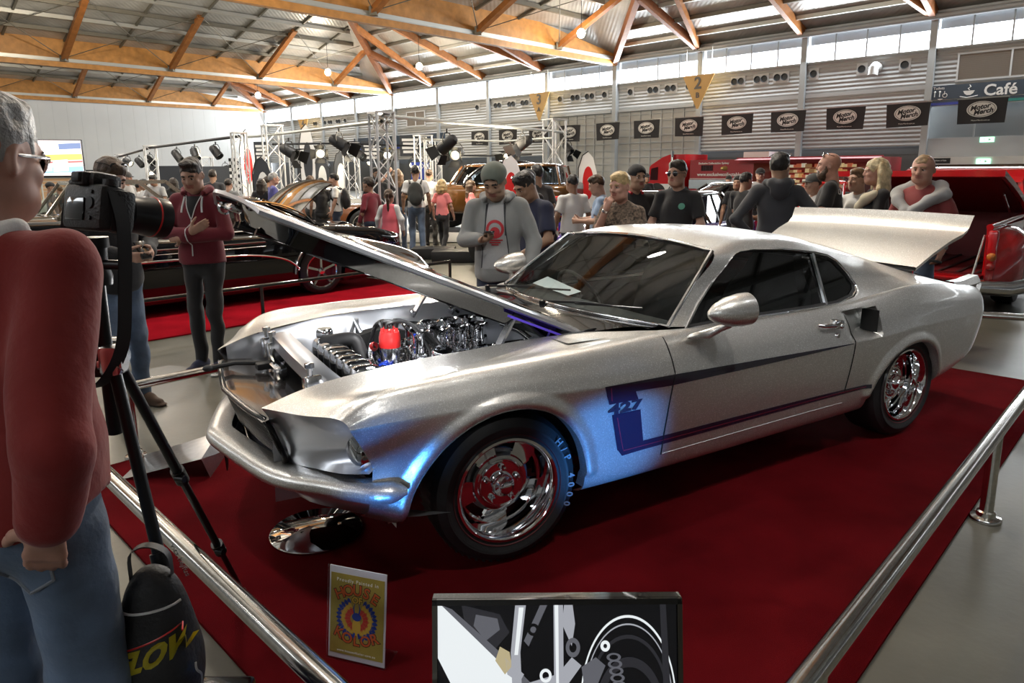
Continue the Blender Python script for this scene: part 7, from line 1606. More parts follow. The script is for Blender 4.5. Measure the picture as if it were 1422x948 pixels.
generic_car('brown_hot_rod', 'small brown hot rod beyond the black coupe and the boy in maroon', at(512,17.6), 0., mat('paint_brown', (.14,.05,.02), .2, coat=1.), 2.5, .6, .7, .8, [(.6,.75),(0,.85),(-3.2,.8)], [(.6,.72),(0,.8),(-3.2,.76)], dict(base=(-.6,-2.2),roof=(-.9,-1.9),z=1.22,hw=.55), wheel_r=.36)
# vintage open car at far left behind the photographer
vc = generic_car('vintage_tourer', 'dark vintage tourer with a pale windscreen frame at far left', (-8.35,11.2,0), YV, m_pblk, 2.4, .9, .3, .9, [(.9,.80),(0,.95),(-3.8,.92)], [(.9,.76),(0,.9),(-3.8,.86)], None, bump=m_chr)
b = MB(); q0, q1 = np.array((-.75,.78,.92)), np.array((-1.15,.72,1.46)); q2, q3 = q0*mir, q1*mir
for a, c in ((q0,q1),(q1,q3),(q3,q2),(q0,q2),((q0+q2)/2,(q1+q3)/2)): b.beam(a, c, .05, .05)
b.beam(q1, q1+np.array((-1.3,0,.02)), .05, .06); b.beam(q3, q3+np.array((-1.3,0,.02)), .05, .06); b.beam(q1+np.array((-1.3,0,.02)), q1+np.array((-1.9,0,-.5)), .05, .06); b.beam(q3+np.array((-1.3,0,.02)), q3+np.array((-1.9,0,-.5)), .05, .06); b.build('windscreen_frame', mat('frame_champagne', (.50,.46,.38), .2, metal=.8), vc, 0)
b = MB(); b.add([q0,q1,q3,q2],[(0,1,2,3)]); b.build('windscreen', m_glc, vc, 0)
# red tube-frame hot rod with chrome engine behind the white t-shirt
hx = at(759,12.5); h_ = empty('tube_frame_hot_rod', (hx[0],hx[1],0), .9, 'red tube-frame hot rod with an exposed chrome engine', 'car'); b = MB()
for y in (-.4,.4):
    for P in ([(-1.2,y,.3),(.9,y,.35),(1.0,y,.9),(-.1,y,1.15),(-1.2,y,.95),(-1.2,y,.3)],[(.9,y,.35),(-.1,y,1.15)],[(-1.2,y,.95),(.0,y,.32)]): b.tube(P, .035, 8)
for P in ((1.0,.9),(-.1,1.15),(-1.2,.95)): b.tube([(P[0],-.4,P[1]),(P[0],.4,P[1])], .035, 8)
b.build('tube_frame', m_pred, h_, 40); b = MB(); b.box((.35,0,.62),(.6,.5,.45),None,None,.04)
for i in range(4):
    for g in (1,-1): b.cyl((.15+.13*i,.2*g,.85),(.15+.13*i,.24*g,1.05), .045, 12); b.tube([(.15+.13*i,.25*g,.6),(.15+.13*i,.42*g,.5),(-.3,.45*g,.3)], .03, 8)
b.build('engine', m_chr, h_, 40)
for x in (-.95,.85):
    for g in (1,-1): b = MB(); b.lathe([(0,.04),(.2,.05),(.22,.1),(.33,.11),(.36,.07),(.36,-.07),(.33,-.1),(0,-.1)], (x,.62*g,.36), (0,g,0), 30); b.build('wheel', m_rub, h_, 40)
# ---------------------------------------------------------------- red pickup with raised bed cover
tk_ = empty('red_pickup', (5.42,7.85,0), math.atan2(.7143,.6998), 'bright red classic pickup with lowered tailgate and raised bed cover', 'pickup')    # local +X forward (away), origin at the right rear corner, +Y to its left
m_bed = mat('bed_dark_red', (.11,.006,.008), .45); ZF = .40
def tb(name, m, parent=tk_, sm=40): return None
b = MB(); b.box((1.05,.85,ZF-.02),(2.1,1.7,.04)); fl = b.build('bed_floor', m_bed, tk_, 0)
b = MB()
for i in range(9): b.box((1.05,.10+i*.19,ZF+.008),(2.1,.03,.016))
b.build('floor_ribbing', m_black, fl, 0)
b = MB(); b.box((2.1,.85,.70),(.04,1.7,.64)); b.build('bed_bulkhead', m_bed, tk_, 0)
for y in (.0,1.7):
    b = MB(); b.box((1.05,y,.66),(2.1,.06,.56)); b.cyl((-.02,y,.96),(2.1,y,1.0),.035,12); b.build('bed_side', m_pred, tk_, 40)
b = MB(); b.box((-.22,.85,ZF-.0),(.46,1.66,.045),None,None,.015); b.build('tailgate', m_pred, tk_, 40)
for y in (.05,1.65): b = MB(); b.cyl((-.40,y,ZF+.02),(.02,y,.86),.012,8); b.build('tailgate_chain', m_pol, tk_, 0)
for g, y in ((-1,-.02),(1,1.72)):      # bulging rear fenders
    rows = []
    for x in np.linspace(-.12,1.55,30):
        t = (x+.12)/1.67; r = math.sin(PI*min(1,max(0,t)))**.55; zt = .50+.42*r
        rows.append([(x,y,zt+.03),(x,y+g*.14*r,zt),(x,y+g*.27*r**.8,zt-.10),(x,y+g*.31*r**.8,zt-.26),(x,y+g*.30*r**.8,.22)])
    b = MB(); b.grid(rows, flip=g < 0); b.grid([[(p[0],p[1],p[2]) for p in (rows[0])],[(-.10,y,z) for z in (.5,.45,.4,.3,.22)]]); b.build('rear_fender', m_pred, tk_, 50)
    b = MB(); b.box((-.05,y+g*.03,.60),(.10,.10,.66),None,None,.03); b.build('corner_post', m_pred, tk_, 40)
    for z in (.63,.52): b = MB(); b.lathe([(0,.03),(.03,.028),(.042,.012),(.048,0)], (-.10,y+g*.04,z), (-1,0,0), 16); b.build('tail_light', mat('lamp_amber', (.55,.16,.02), .2, coat=1.) if z > .6 else mat('tail_red', (.35,.01,.01), .2, coat=1.), tk_, 50)
    wh = MB(); wh.lathe([(.2,.12),(.33,.11),(.36,.07),(.36,-.07),(.33,-.11),(0,-.11)], (.72,y+g*.08,.36), (0,g,0), 36); w2 = wh.build('wheel', m_rub, tk_, 40); wh = MB(); wh.lathe([(0,.09),(.1,.10),(.2,.11),(.21,.08)], (.72,y+g*.08,.36), (0,g,0), 28); wh.build('rim', m_chr, w2, 40)
b = MB(); b.tube([(.2,-.36,.30),(-.18,-.26,.30),(-.30,.2,.30),(-.30,1.5,.30),(-.18,1.96,.30),(.2,2.06,.30)], .085, 14); b.build('rear_bumper', m_chr, tk_, 60)
b = MB(); rows = []
for f in np.linspace(0,1,8): rows.append([(2.12-2.0*f, y, 1.02+.50*f+.03*math.sin(PI*f)) for y in np.linspace(-.06,1.76,9)])
b.grid(rows, flip=True); b.grid([[(p[0],p[1],p[2]+.07) for p in r] for r in rows]); R0_, R1_ = np.array(rows), np.array(rows)+(0,0,.07)
for j in (0,-1): b.grid(np.stack([R0_[:,j],R1_[:,j]]))
b.grid(np.stack([R0_[-1],R1_[-1]])); lid_ = b.build('bed_cover', m_pred, tk_, 50)
b = MB(); b.grid([[(p[0],.85+(p[1]-.85)*.94,p[2]-.012) for p in r] for r in rows[:-1]+[[(q_[0]+.06,q_[1],q_[2]-.0) for q_ in rows[-1]]]], flip=True); b.build('cover_lining', m_bed, lid_, 60)
b = MB(); b.cyl((2.0,.12,.95),(.9,.06,1.30),.014,8); b.build('cover_strut', m_pol, tk_, 0)
# cab
cabs = [(2.2,.9,1.0,.80),(2.25,.9,1.15,.84),(2.3,.86,1.42,.80),(2.5,.80,1.60,.70)]
b = MB(); sec = []
for x, k in ((2.2,.9),(2.4,1.),(3.4,1.),(3.75,.96),(3.95,.90)): sec.append([(x,.85+y*k,z) for y, z in ((-.93,.35),(-.95,.7),(-.93,1.0),(-.88,1.08),(.88,1.08),(.93,1.0),(.95,.7),(.93,.35))])
b.grid(sec); b.add(sec[0], [tuple(range(8))]); b.build('cab', m_pred, tk_, 40)
b = MB(); sec = []
for z, x0, x1, w in ((1.08,2.22,3.75,.86),(1.42,2.36,3.5,.74)): sec.append([(x,.85+y,z) for x, y in ((x0,-w),(x1,-w),(x1,w),(x0,w))])
b.grid(sec, wrap=True); b.build('cab_glass', m_glk, tk_, 0)
b = MB(); b.grid([[(x,.85+w*y,z) for y in np.linspace(-1,1,9)] for x, w, z in ((2.3,.76,1.42),(2.42,.76,1.56),(2.7,.74,1.63),(3.2,.74,1.62),(3.45,.74,1.53),(3.56,.74,1.42))]); b.build('cab_roof', m_pred, tk_, 50)
for x_, y_ in ((2.3,-.74),(2.3,.74),(3.5,-.74),(3.5,.74),(2.9,-.76),(2.9,.76)): b = MB(); b.beam((x_,.85+y_*1.12,1.05),(x_+(.06 if x_ < 2.5 else -.06 if x_ > 3.2 else 0),.85+y_,1.44),.07,.07); b.build('pillar', m_pred, tk_, 0)
b = MB(); b.box((4.7,.85,.72),(1.5,1.3,.7),None,None,.18); b.build('engine_bonnet', m_pred, tk_, 40)
for g, y in ((-1,.0),(1,1.7)):
    wh = MB(); wh.lathe([(0,.09),(.2,.11),(.33,.11),(.36,.07),(.36,-.07),(.33,-.11),(0,-.11)], (4.6,y+g*.05,.36), (0,g,0), 30); wh.build('wheel', m_rub, tk_, 40)
# ---------------------------------------------------------------- red trailer shop and prime mover along the wall
TL = 12.0; T0, S0 = 10.55, -5.6; zt_ = 2.05
T0 = 8.0
tr = empty('shop_trailer', W(T0,S0,0), 0, 'red shop trailer with an open lit side full of boxes, parked along the far wall', 'trailer')
def L(t, s, z): return W(T0+t*.745,S0+s,z)-W(T0,S0,0)
m_tr = mat('trailer_red', (.30,.013,.022), .4); m_shelfd = mat('shelf_inside', (.05,.03,.02), .6)
b = MB(); b.beam(L(0,1.1,1.22), L(-4.0,1.1,1.22), 2.2, 1.62, UP); b.build('trailer_front', m_tr, tr, 0)
b = MB(); b.beam(L(-4.0,2.0,1.22), L(-10.6,2.0,1.22), .2, 1.62, UP); b.beam(L(-4.0,1.1,.50), L(-10.6,1.1,.50), 2.2, .16, UP); b.beam(L(-4.0,1.1,2.0), L(-10.6,1.1,2.0), 2.2, .1, UP); b.beam(L(-10.4,1.1,1.22), L(-10.7,1.1,1.22), 2.2, 1.62, UP); b.build('trailer_shell', m_tr, tr, 0)
b = MB(); P = [L(-3.2,-.05,2.03),L(-10.7,-.05,2.03),L(-10.7,-.6,1.96),L(-3.2,-.6,1.96)]; b.add(P+[p+UP*.03 for p in P], [(0,1,2,3),(7,6,5,4),(0,1,5,4),(2,3,7,6)]); b.beam(L(-3.0,-.03,1.98), L(-10.7,-.03,1.98), .06, .24, UP); b.build('awning', mat('awning_red', (.36,.018,.03), .5), tr, 0)
bx = MB(); rs = np.random.RandomState(5)
m_bx = [mat('box_%d' % i, c, .5, emit=c, estr=.35) for i, c in enumerate(((.55,.42,.22),(.40,.10,.05),(.6,.55,.42),(.25,.14,.06),(.5,.28,.10)))]  # boxes and shelves glow faintly in their own colours for the lit shop
for j in range(6): bx.beam(L(-4.1,1.8,.62+.21*j), L(-10.3,1.8,.62+.21*j), .3, .015, UP, 3)
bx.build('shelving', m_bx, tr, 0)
for j in range(6):
    t = -4.2
    while t > -10.2:
        w = .14+.16*rs.rand(); h = .10+.07*rs.rand()
        if rs.rand() < .85:
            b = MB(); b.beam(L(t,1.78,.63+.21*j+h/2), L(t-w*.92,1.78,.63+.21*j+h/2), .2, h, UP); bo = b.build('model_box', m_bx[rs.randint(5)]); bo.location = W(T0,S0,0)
            tag(bo, 'small boxed model on the lit shelves inside the red trailer', 'box', 'boxed models on the trailer shelves')
        t -= w+.02
b = MB(); b.beam(L(-.02,-.012,1.22), L(-3.9,-.012,1.22), .01, .02, UP); b.build('body_moulding', m_txt, tr, 0)
for txt, sz, t, z, k in (('Exclusive Collectables Sydney',.12,-1.55,1.88,.002),('www.exclusivecollectables',.20,-1.95,1.40,.003)): q = text_mesh(txt, sz, m_txt, 'lettering', tr, .003, bold=k); q.matrix_local = (lambda m_: (setattr(m_, 'translation', Vector(L(t,-.025,z))), m_)[1])(basis(q, -WU3, -WV3))
b = MB(); b.beam(L(-.75,-.01,1.68), L(-1.5,-.01,1.68), .02, .24, UP); b.build('trailer_window', m_glk, tr, 0); b = MB(); b.ball(L(-2.3,-.03,1.66), (.2,.05,.1)); b.build('gold_emblem', mat('gold', (.6,.42,.15), .3, metal=.6), tr, 60)
b = MB(); b.beam(L(-.0,-.05,.98), L(-4.0,-.05,.98), .03, .40, UP); b.build('silver_skirt', mat('skirt_silver', (.42,.47,.52), .25, metal=.7, bump=(3,.8,3)), tr, 0)
for t in (-1.2,-8.2,-9.4): b = MB(); b.lathe([(0,0),(.48,0),(.5,.05),(.5,.3),(0,.3)], L(t,.05,.5), WV3, 28); b.build('trailer_wheel', m_rub, tr, 40)
b = MB(); b.beam(L(-3.1,1.0,2.2), L(-4.6,1.0,2.2), 1.2, .28, UP); b.build('roof_air_unit', m_white, tr, 0)
WX = WU3*.62
tc = empty('prime_mover', W(T0+1.2,S0,0), 0, 'red truck cab with dark windscreen left of the shop trailer', 'truck')
b = MB(); pf_ = [(-1.5,.5),(1.55,.5),(1.62,1.0),(1.5,1.75),(1.35,1.85),(.4,2.18),(-.2,2.30),(-1.5,2.30)]; b.prism(pf_, (0,0,0), WX, UP, WV3*2.0); b.build('cab_body', m_pred, tc, 0)
b = MB(); b.prism([(.75,1.15),(1.42,1.15),(1.33,1.68),(.75,1.75)], -WV3*.02, WX, UP, WV3*.03); b.prism([(1.5,1.1),(1.63,1.1),(1.52,1.72),(1.42,1.72)], WV3*.1, WX, UP, WV3*1.8); b.build('cab_window', m_glk, tc, 0)
b = MB(); b.cyl(-WX*.55-WV3*.1+UP*.6, -WX*.55-WV3*.1+UP*2.45, .07, 12); b.build('exhaust_stack', m_chr, tc, 40)
b = MB(); b.prism([(-1.4,.5),(1.1,.5),(1.1,.98),(-1.4,.98)], -WV3*.03, WX, UP, WV3*.02); b.build('white_panel', m_white, tc, 0)
for t in (.8,-.9): b = MB(); b.lathe([(0,0),(.5,0),(.52,.05),(.52,.3),(0,.3)], WX*t-WV3*.05+UP*.5, WV3, 28); b.build('wheel', m_rub, tc, 40)
# ---------------------------------------------------------------- lighting trusses and stage lamps
m_alu = mat('truss_alloy', (.72,.72,.72), .3, metal=.55)
def truss_tower(px, Y, top, w, label):
    P = at(px, Y); o = empty('truss_tower', P, .6, label, 'truss'); h = w/2; b = MB()
    for x, y in ((h,h),(h,-h),(-h,-h),(-h,h)): b.cyl((x,y,.02),(x,y,top), .024, 8)
    n = int(top/w)
    for k, (a, c) in enumerate((((h,h),(h,-h)),((h,-h),(-h,-h)),((-h,-h),(-h,h)),((-h,h),(h,h)))):
        for i in range(n):
            z0, z1 = top*i/n, top*(i+1)/n; p, q = (a, c) if (i+k) % 2 else (c, a); b.cyl((*p,z0),(*q,z1), .011, 5)
    b.build('lattice', m_alu, o, 40); b = MB(); b.box((0,0,.012),(w*1.6,w*1.6,.024)); b.build('base_plate', m_alu, o, 0); b = MB(); b.box((0,0,top-.01),(w*1.15,w*1.15,.03)); b.build('top_plate', m_alu, o, 0); return o
tw_ = [(383,18.8,2.85,.42,'lattice truss tower left of the lit stage lamp, right of the end wall corner'),(534,12.2,2.62,.32,'tall lattice truss tower behind the backpacked man'),(771,18.8,2.95,.42,'lattice truss tower behind the white t-shirt man'),(337,19.4,2.7,.34,'truss tower at the right end of the left lamp bar'),(213,24,2.55,.34,'truss tower in the middle of the left lamp bar'),(172,29,2.4,.36,'truss tower at the left end of the left lamp bar'),(414,26,2.2,.4,'short truss tower far behind the lit stage lamp'),(490,24,2.6,.4,'short truss tower far behind the boy in maroon'),(590,19.5,2.6,.36,'truss tower right of the backpacked man'),(289,26,2.2,.4,'truss tower far behind the maroon hoodie'),(708,19,1.75,.36,'short truss tower behind the man in grey hoodie'),(603,20.5,2.5,.36,'truss tower beside the bronze off-roader')]
for a in tw_: truss_tower(*a)
def bar(name, pts, r, label, m=m_purl2): b = MB(); b.tube([at(*p) for p in pts], r, 8); return tag(b.build(name, m, None, 40), label, 'lamp bar')
bar('lamp_bar', [(350,19.4,2.58),(383,18.8,2.60),(534,12.2,2.47),(550,12.5,2.47)], .035, 'long lamp bar between the left tower and the tall tower')
bar('lamp_bar', [(536,12.2,2.56),(771,18.8,2.64),(786,19.1,2.62)], .035, 'long lamp bar from the tall tower to the right tower')
bar('lamp_bar', [(150,33,2.28),(172,29,2.32),(213,24,2.47),(337,19.4,2.6)], .04, 'lamp bar of six black stage lamps in front of the white wall', m_black)
bar('lamp_bar', [(383,18.9,2.36),(470,22,2.5),(600,24,2.45)], .03, 'dark thin lamp bar behind the long left bar', m_black)
bar('lamp_bar', [(585,19.6,2.5),(700,19.5,2.42),(768,18.4,2.45)], .025, 'thin lower lamp bar above the bronze off-roader')
bar('lamp_bar', [(600,17.4,2.02),(680,19,2.02),(740,19,2.05)], .02, 'lowest dark lamp bar above the raised orange canopy', m_black)
def stage_lamp(px, Y, z, rz, pitch, sc, lit, label, doors=True, power=0):
    o = empty('stage_lamp', at(px, Y, z), rz, label, 'stage lamp', 'stage lamps on the truss bars'); e = empty('lamp_head', (0,0,0)); e.parent = o; e.rotation_euler = (0, pitch, 0); e.scale = (sc,)*3
    b = MB(); b.lathe([(0,-.22),(.07,-.21),(.10,-.17),(.11,0),(.115,.16),(.10,.16),(.085,.10),(0,.08)], (0,0,0), (1,0,0), 18); b.build('lamp_can', m_black, e, 40)
    b = MB(); b.lathe([(.084,.108),(0,.112)], (0,0,0), (1,0,0), 18); b.build('lamp_lens', m_lampl2 if lit else m_lens, e, 60)
    if doors:
        for k in range(4): a = k*PI/2; d = np.array((0,math.cos(a),math.sin(a))); t = np.array((0,-math.sin(a),math.cos(a))); b = MB(); p = np.array((.16,0,0))+d*.115; b.add([p-t*.10,p+t*.10,p+t*.13+d*.10+np.array((.16,0,0)),p-t*.13+d*.10+np.array((.16,0,0))], [(0,1,2,3),(3,2,1,0)]); b.build('barn_door', m_black, e, 0)
    b = MB(); b.tube([(0,.12*sc,0),(0,.13*sc,.12*sc),(0,.07*sc,.21*sc),(0,-.07*sc,.21*sc),(0,-.13*sc,.12*sc),(0,-.12*sc,0)], .010*sc, 6); b.cyl((0,0,.2*sc),(0,0,.28*sc),.018*sc,8); b.build('yoke', m_black, o, 40)
    return o
m_lampl2 = mat('stage_lamp_lit', (1,.9,.7), .4, emit=(1.,.85,.58), estr=14.)
for a in ((405,15.6,2.07,-.4,.45,1.5,0,'black stage lamp with barn doors, first on the long left bar'),(475,14.6,2.2,-.3,.5,1.5,0,'black stage lamp with barn doors, second on the long left bar'),(449,19,2.12,-PI/2+.1,.1,1.5,1,'brightly lit stage lamp glaring at the camera'),(541,17,2.03,-PI/2,.2,1.2,1,'lit stage lamp right beside the tall truss tower'),(623,13.8,2.13,2.6,.6,1.5,0,'large black stage lamp above the bronze off-roader'),(637,16.5,2.02,-PI/2-.3,.25,1.5,1,'lit stage lamp just right of the large black one'),(727,16.4,2.23,3.6,.55,1.6,0,'black stage lamp near the right end of the long bar'),(710,17.6,2.0,-PI/2-.5,.35,1.5,1,'lit stage lamp under the right end of the long bar'),(790,19.0,2.2,-.9,.7,1.3,0,'black stage lamp on the right tower'),(503,20,2.1,-.8,.5,1.4,0,'black stage lamp left of the tall truss tower'),
    (181,27,2.05,-.3,.5,1.4,1,'first lamp from the left on the bar by the white wall, lit'),(197,25.6,2.0,-.4,.7,1.4,0,'second lamp from the left on the bar by the white wall'),(212,24.2,2.05,-.4,.7,1.4,0,'third lamp from the left on the bar by the white wall'),(250,22.5,2.15,-.4,.8,1.5,0,'fourth lamp from the left on the bar by the white wall'),(275,21.4,2.18,-.9,.8,1.5,0,'fifth lamp from the left on the bar by the white wall'),(304,20.4,2.2,-.4,.8,1.5,0,'last lamp on the bar by the white wall, beside its right tower'),
    (315,26,1.78,-1.6,.2,1.3,1,'small lit lamp right of the maroon hoodie man'),(355,24,1.80,-1.4,.3,1.2,1,'small lit lamp above the checkered banner'),(435,28,1.85,-1.6,.2,1.5,1,'small distant lit lamp below the glaring one'),(455,28,1.85,-1.6,.2,1.5,1,'small distant lit lamp right below the glaring one'),(474,27,1.88,-1.6,.2,1.5,1,'small distant lit lamp beside the dark feather banners'),(516,26,1.98,-1.6,.3,1.3,1,'small distant lit lamp above the raised brown bonnet'),(575,26,1.88,-1.6,.2,1.5,1,'small distant lit lamp above the backpacked man'),(214,26,1.62,-1.6,.2,1.3,1,'small lit lamp under the left lamp bar')):
    stage_lamp(*a[:5], a[5]*.72, *a[6:], doors=a[1] < 20)
# ---------------------------------------------------------------- banners, posters, screen, marquee
m_wbn = mat('banner_white', (.72,.73,.74), .7); m_dbn = mat('banner_dark', (.035,.04,.05), .7)
def feather(px, Y, h, m, m2, label, w=.5):
    o = empty('feather_banner', at(px, Y), 0, label, 'banner'); b = MB(); b.tube([(-w*.5,0,0),(-w*.5,0,h*.8),(-w*.3,0,h*.95),(0,0,h)], .015, 6); b.build('pole', m_black, o, 40)
    prof_ = [(-w*.48,h*.25),(w*.3,h*.25),(w*.42,h*.5),(w*.44,h*.75),(w*.25,h*.92),(0,h*.99),(-w*.3,h*.94),(-w*.48,h*.78)]; b = MB(); b.prism(prof_, (0,.0,0), (1,0,0), (0,0,1), (0,.008,0)); c = b.build('sail', m, o, 0)
    b = MB(); b.prism([(.0+w*.28*math.cos(t), h*.62+h*.2*math.sin(t)) for t in np.linspace(0,2*PI,20,endpoint=False)], (0,-.006,0), (1,0,0), (0,0,1), (0,.004,0)); b.build('emblem', m2, c, 0); return o
for a in ((366,17,2.0,m_dbn,m_wbn,'dark feather banner with white oval left of the truss tower'),(449,24,2.25,m_dbn,m_wbn,'dark feather banner with white oval under the glaring lamp'),(475,25,2.35,m_dbn,m_wbn,'dark feather banner with white oval beside the distant lamps'),(347,23,3.0,m_wbn,m_red,'tall white feather banner with red print by the corner'),(430,22,3.1,m_wbn,m_dbn,'tall white feather banner left of the glaring lamp'),(711,14,1.95,m_wbn,m_red,'white feather banner between grey hoodie and navy t-shirt'),(818,18,2.1,m_wbn,m_red,'white feather banner with red print behind the pale blue t-shirt')): feather(*a)
b = MB(); P = at(327,21); G_ = [[(P[0]-.15+.30*i/4, P[1], 1.1+.95*j/10) for i in range(5)] for j in range(11)]
b.grid(G_)
for k in range(len(b.F)): b.M[k] = (k//4+k % 4) % 2
tag(b.build('checkered_banner', [m_wbn, m_black], None, 0), 'black and white checkered banner hanging by the truss', 'banner')
for px, Y, z, w, h, lab in ((367,20,2.2,.42,.55,'framed poster on the corner wall'),(430,25,2.2,.5,.6,'pale poster behind the first stage lamp'),(520,24,2.3,.75,.7,'black and white poster sign left of the tall tower'),(572,26,2.55,.75,.75,'black sign with white lettering under the distant café sign')):
    P = at(px, Y, z); b = MB(); b.box(P, (w,.04,h)); o = b.build('poster', m_dbn, None, 0); b = MB()
    for i in range(4): b.box((P[0],P[1]-.025,P[2]+h*.28-h*.19*i), (w*(.78-.1*(i % 2)),.01,h*.12))
    b.build('printed_lettering', m_wbn, o, 0); tag(o, lab, 'poster')
# big screen at far left
P = at(88,26); o = empty('big_screen', (P[0],P[1],0), R(20), 'big bright video screen on a stand at far left', 'screen')
b = MB(); b.box((0,0,2.2),(1.5,.12,1.32)); b.build('screen_frame', m_black, o, 0)
cl_ = [((1.,.55,.12),(-.75,.75,-.1,.15)),((.25,.45,.9),(-.75,.75,-.55,-.3)),((1,1,1),(-.75,.4,.15,.6)),((.9,.1,.1),(-.75,.75,-.2,-.1)),((.15,.2,.35),(.0,.75,.3,.55)),((1,.95,.7),(-.25,.25,-.5,-.05)),((.9,.85,.9),(-.75,-.3,-.5,-.2))]
b = MB(); b.box((0,-.065,2.2),(1.44,.01,1.26)); b.build('screen_picture', mat('screen_base', (.1,.1,.1), .4, emit=(.9,.75,.7), estr=1.2), o, 0)
for i, (c, (x0,x1,z0_,z1_)) in enumerate(cl_): b = MB(); b.prism([(x0*.95,z0_),(x1*.95,z0_+.04),(x1*.95,z1_),(x0*.95,z1_-.04)], (0,-.072-.002*i,2.2), (1,0,0), (0,0,1), (0,-.001,0)); b.build('screen_picture', mat('screen_c%d' % i, (.05,.05,.05), .4, emit=c, estr=1.3), o, 0)
b = MB()
for x in (-.7,.7): b.cyl((x,0,0),(x,0,1.6), .03, 8)
for i in range(6): b.cyl((-.7,0,1.0+.12*i),(.7,0,1.0+.12*i), .012, 6)
b.build('screen_stand', m_purl2, o, 40)
P = at(88,31); b = MB(); b.box((P[0],P[1],.75),(3.2,.1,1.5)); o = b.build('display_wall', mat('tan_banner', (.55,.33,.17), .6), None, 0); tag(o, 'tan display wall with dark header under the big screen', 'display'); b = MB(); b.box((P[0],P[1]-.06,1.62),(3.3,.06,.35)); b.build('header', m_black, o, 0); q = text_mesh('MERCHANDISE', .3, mat('header_orange', (.7,.2,.04), .5), 'lettering', o, .005); place(q, (P[0],P[1]-.1,1.62), (1,0,0), (0,-1,0))
for px, Y, w, z, lab in ((234,27,1.3,1.9,'dark panel behind the grey polo man'),(300,25,1.1,1.85,'dark panel behind the man with his back turned')):
    P = at(px, Y); b = MB(); b.box((P[0],P[1],z/2+.0),(w,.08,z)); tag(b.build('exhibit_board', m_dbn, None, 0), lab, 'panel')
P = at(585,22); b = MB(); b.box((P[0],P[1],.95),(.5,.5,1.9)); tag(b.build('vending_machine', mat('vend_blue', (.02,.05,.35), .3), None, 0), 'blue vending machine behind the truss tower', 'vending machine')
# roof lamps
roof_lamp(W(26.4,-6.2,7.9), 2.6, .2, 'lit hanging roof lamp left of centre, nearest the wall rafters'); roof_lamp(W(13.6,-6.5,8.05), 2.4, .2, 'lit hanging roof lamp in the bay right of the big beam'); roof_lamp(W(33,-8.5,8.0), 2.2, .2, 'lit hanging roof lamp in the second bay, left of its twin'); roof_lamp(W(48,-6,7.9), 2.2, .22, 'lit hanging roof lamp in the farthest bay')
# ---------------------------------------------------------------- rest of the hall and its light
m_wdk = mat('far_side_wall', (.16,.165,.17), .7)
b = MB(); b.add([W(60,-52,0),W(-26.6,-52,0),W(-26.6,-52,9.5),W(60,-52,9.5)], [(0,1,2,3)]); b.build('wall_back', m_wdk, None, 0, 'structure')
b = MB(); b.add([W(-26.6,.6,0),W(-26.6,-52,0),W(-26.6,-52,11.8),W(-26.6,.6,11.8)], [(0,1,2,3)]); b.build('wall_right', m_wdk, None, 0, 'structure')
b = MB(); b.beam(W(-8,.3,3.8), W(-26.6,.3,3.8), .1, 7.6, UP); b.build('wall_far', m_clad, None, 0, 'structure')
w = bpy.data.worlds.new('sky'); SC.world = w; w.use_nodes = True
bg = w.node_tree.nodes['Background']; bg.inputs[0].default_value = (.93,.97,1.,1); bg.inputs[1].default_value = 4.
def area(name, loc, size, power, col=(1,.97,.92), rot=(0,0,0), sy=None):
    l = bpy.data.lights.new(name, 'AREA'); l.energy = power; l.color = col; l.size = size
    l.shape = 'DISK'
    if sy: l.shape = 'RECTANGLE'; l.size_y = sy
    o = bpy.data.objects.new(name, l); COL.objects.link(o); o.location = loc; o.rotation_euler = rot; return o
def point(name, loc, power, col=(1,.85,.65), r=.2):
    l = bpy.data.lights.new(name, 'POINT'); l.energy = power; l.color = col; l.shadow_soft_size = r; o = bpy.data.objects.new(name, l); COL.objects.link(o); o.location = loc; return o
def spot(name, loc, tgt, power, ang, col=(1,1,1), r=.08, blend=.6):
    l = bpy.data.lights.new(name, 'SPOT'); l.energy = power; l.color = col; l.spot_size = R(ang); l.spot_blend = blend; l.shadow_soft_size = r; o = bpy.data.objects.new(name, l); COL.objects.link(o)
    o.location = loc; o.rotation_euler = (Vector(tgt)-Vector(loc)).to_track_quat('-Z', 'Y').to_euler(); return o
# unseen downlights added under the roof to light the hall
for t in (-1, 7, 15, 23):
    for s in (-42, -34, -26.5): area('added_downlight', W(t, s, 7.3), .4, 150 if s > -30 else 60 if s > -40 else 30)
for t in (30, 40, 50):
    for s in (-40, -30): area('added_downlight', W(t, s, 7.3), .6, 160)
# light of the clerestory windows falling into the hall
for a, c in zip(colt[:-1], colt[1:]):
    tm_ = (a+c)/2; q = area('window_daylight', W(tm_, -.45, 7.02), 5.0, 330, (.90,.96,1.), (0,0,0), 1.1); q.rotation_euler = (Vector(W(0,-1,-.45))-Vector(W(0,0,0))).to_track_quat('-Z', 'Y').to_euler()
for P, e in ((W(26.4,-6.2,7.6),500),(W(13.6,-6.5,7.75),260),(W(33,-8.5,7.7),500),(W(48,-6,7.6),500),(W(27,-24,8.4),700),(W(42,-22,8.4),700),(W(48,-34,8.4),700),(W(6,-20,8.2),200),(W(-2,-27,8.6),600),(W(12,-30,8.6),600)): point('roof_lamp_and_fill', P, e)  # first four at the hanging lamps, the rest unseen fill added for the ceiling
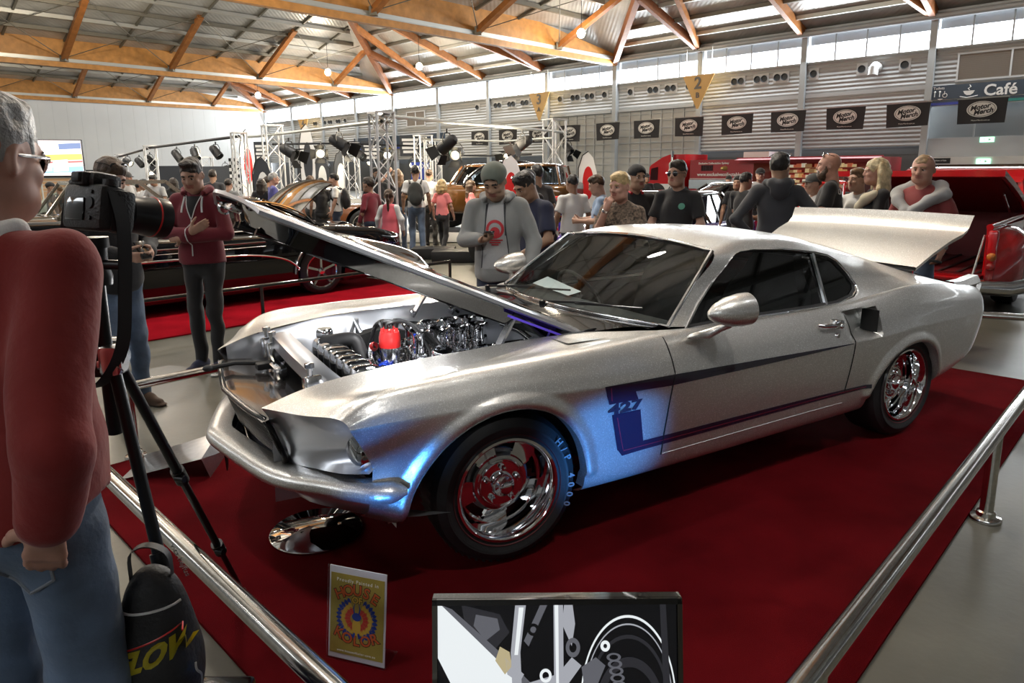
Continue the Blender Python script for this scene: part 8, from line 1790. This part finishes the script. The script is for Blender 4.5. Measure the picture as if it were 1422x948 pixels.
# warm stage lamps over the crowd and the cars
for px, Y, z in ((449,18,2.3),(540,15,2.4),(640,15,2.3),(712,16,2.3),(430,24,2.4),(300,22,2.4)): point('stage_lamp_light', at(px, Y, z), 110, (1,.86,.62), .12)
for t, s, e in ((-6,-27,260),(4,-27,260),(14,-27,260),(-6,-36,200),(4,-36,260),(14,-36,220),(24,-32,260)):
    area('added_ceiling_fill', W(t, s, 6.1), 1.2, e, (1,.97,.93), (PI,0,0))  # unseen upward lights added to brighten the ceiling
def wc(x, y, z): c_, s_ = math.cos(YAW), math.sin(YAW); return (CX0+c_*x-s_*y, CY0+s_*x+c_*y, z)
spot('blue_floor_spot', wc(-.2,3.0,.17), wc(-.45,.9,.47), 380, 19, (.06,.34,1.), .05, .9)
spot('blue_floor_spot', wc(1.5,2.3,.15), wc(.57,.88,.61), 150, 15, (.06,.32,1.), .05, .9)
spot('white_spot', wc(4.8,-.3,4.4), wc(.40,.62,.86), 1500, 5.5, (1,1,1), .1, .9)
spot('white_spot', wc(1.2,4.2,2.7), wc(.1,-.05,.78), 260, 15, (1,.98,.95), .1, .8)  # unseen spot added to light up the engine bay
point('engine_bay_fill', wc(.25,.12,1.10), 9, (1,1,1), .06); point('engine_bay_fill', wc(-.15,-.2,1.0), 5, (1,1,1), .05)  # fill points added under the hood to brighten the engine
spot('added_car_spot', wc(-.6,3.6,6.8), wc(-1.3,.7,.9), 380, 46, (1,.965,.90), .25, .8)  # this and the next three: unseen overhead spots added to brighten the car
spot('added_car_spot', wc(2.2,.5,6.8), wc(.4,.1,.9), 330, 34, (1,.965,.90), .25, .8)
spot('added_car_spot', wc(-4.2,-2.5,6.8), wc(-2.4,0,1.1), 130, 46, (1,.965,.90), .25, .8)
spot('added_car_spot', wc(-4.5,3.8,6.2), wc(-3.0,.6,.9), 200, 40, (.97,.98,1.), .25, .8)
spot('white_spot', wc(-6.5,4.0,3.6), wc(-3.5,.8,.6), 120, 16, (.95,.97,1), .1, .9)
vs_ = SC.view_settings; vs_.view_transform = 'Standard'; vs_.look = 'None'; vs_.gamma = 1; vs_.use_curve_mapping = False; vs_.exposure = .82
SC.cycles.max_bounces = 7; SC.cycles.transparent_max_bounces = 16; SC.cycles.sample_clamp_indirect = 3.; SC.cycles.sample_clamp_direct = 30.; SC.cycles.caustics_reflective = False; SC.cycles.caustics_refractive = False
# ---------------------------------------------------------------- camera, light
cam = bpy.data.cameras.new('camera'); co = bpy.data.objects.new('camera', cam); COL.objects.link(co)
cam.sensor_width = 36; cam.lens = 961.9/1422*36; cam.shift_y = -(474-417.4)/1422; cam.clip_end = 400; cam.clip_start = .05
PITCH, ROLL = .1854, -.0072
co.matrix_world = Matrix.Translation((0, 0, 1.6244)) @ Matrix.Rotation(PI/2-PITCH, 4, 'X') @ Matrix.Rotation(ROLL, 4, 'Z')
SC.camera = co
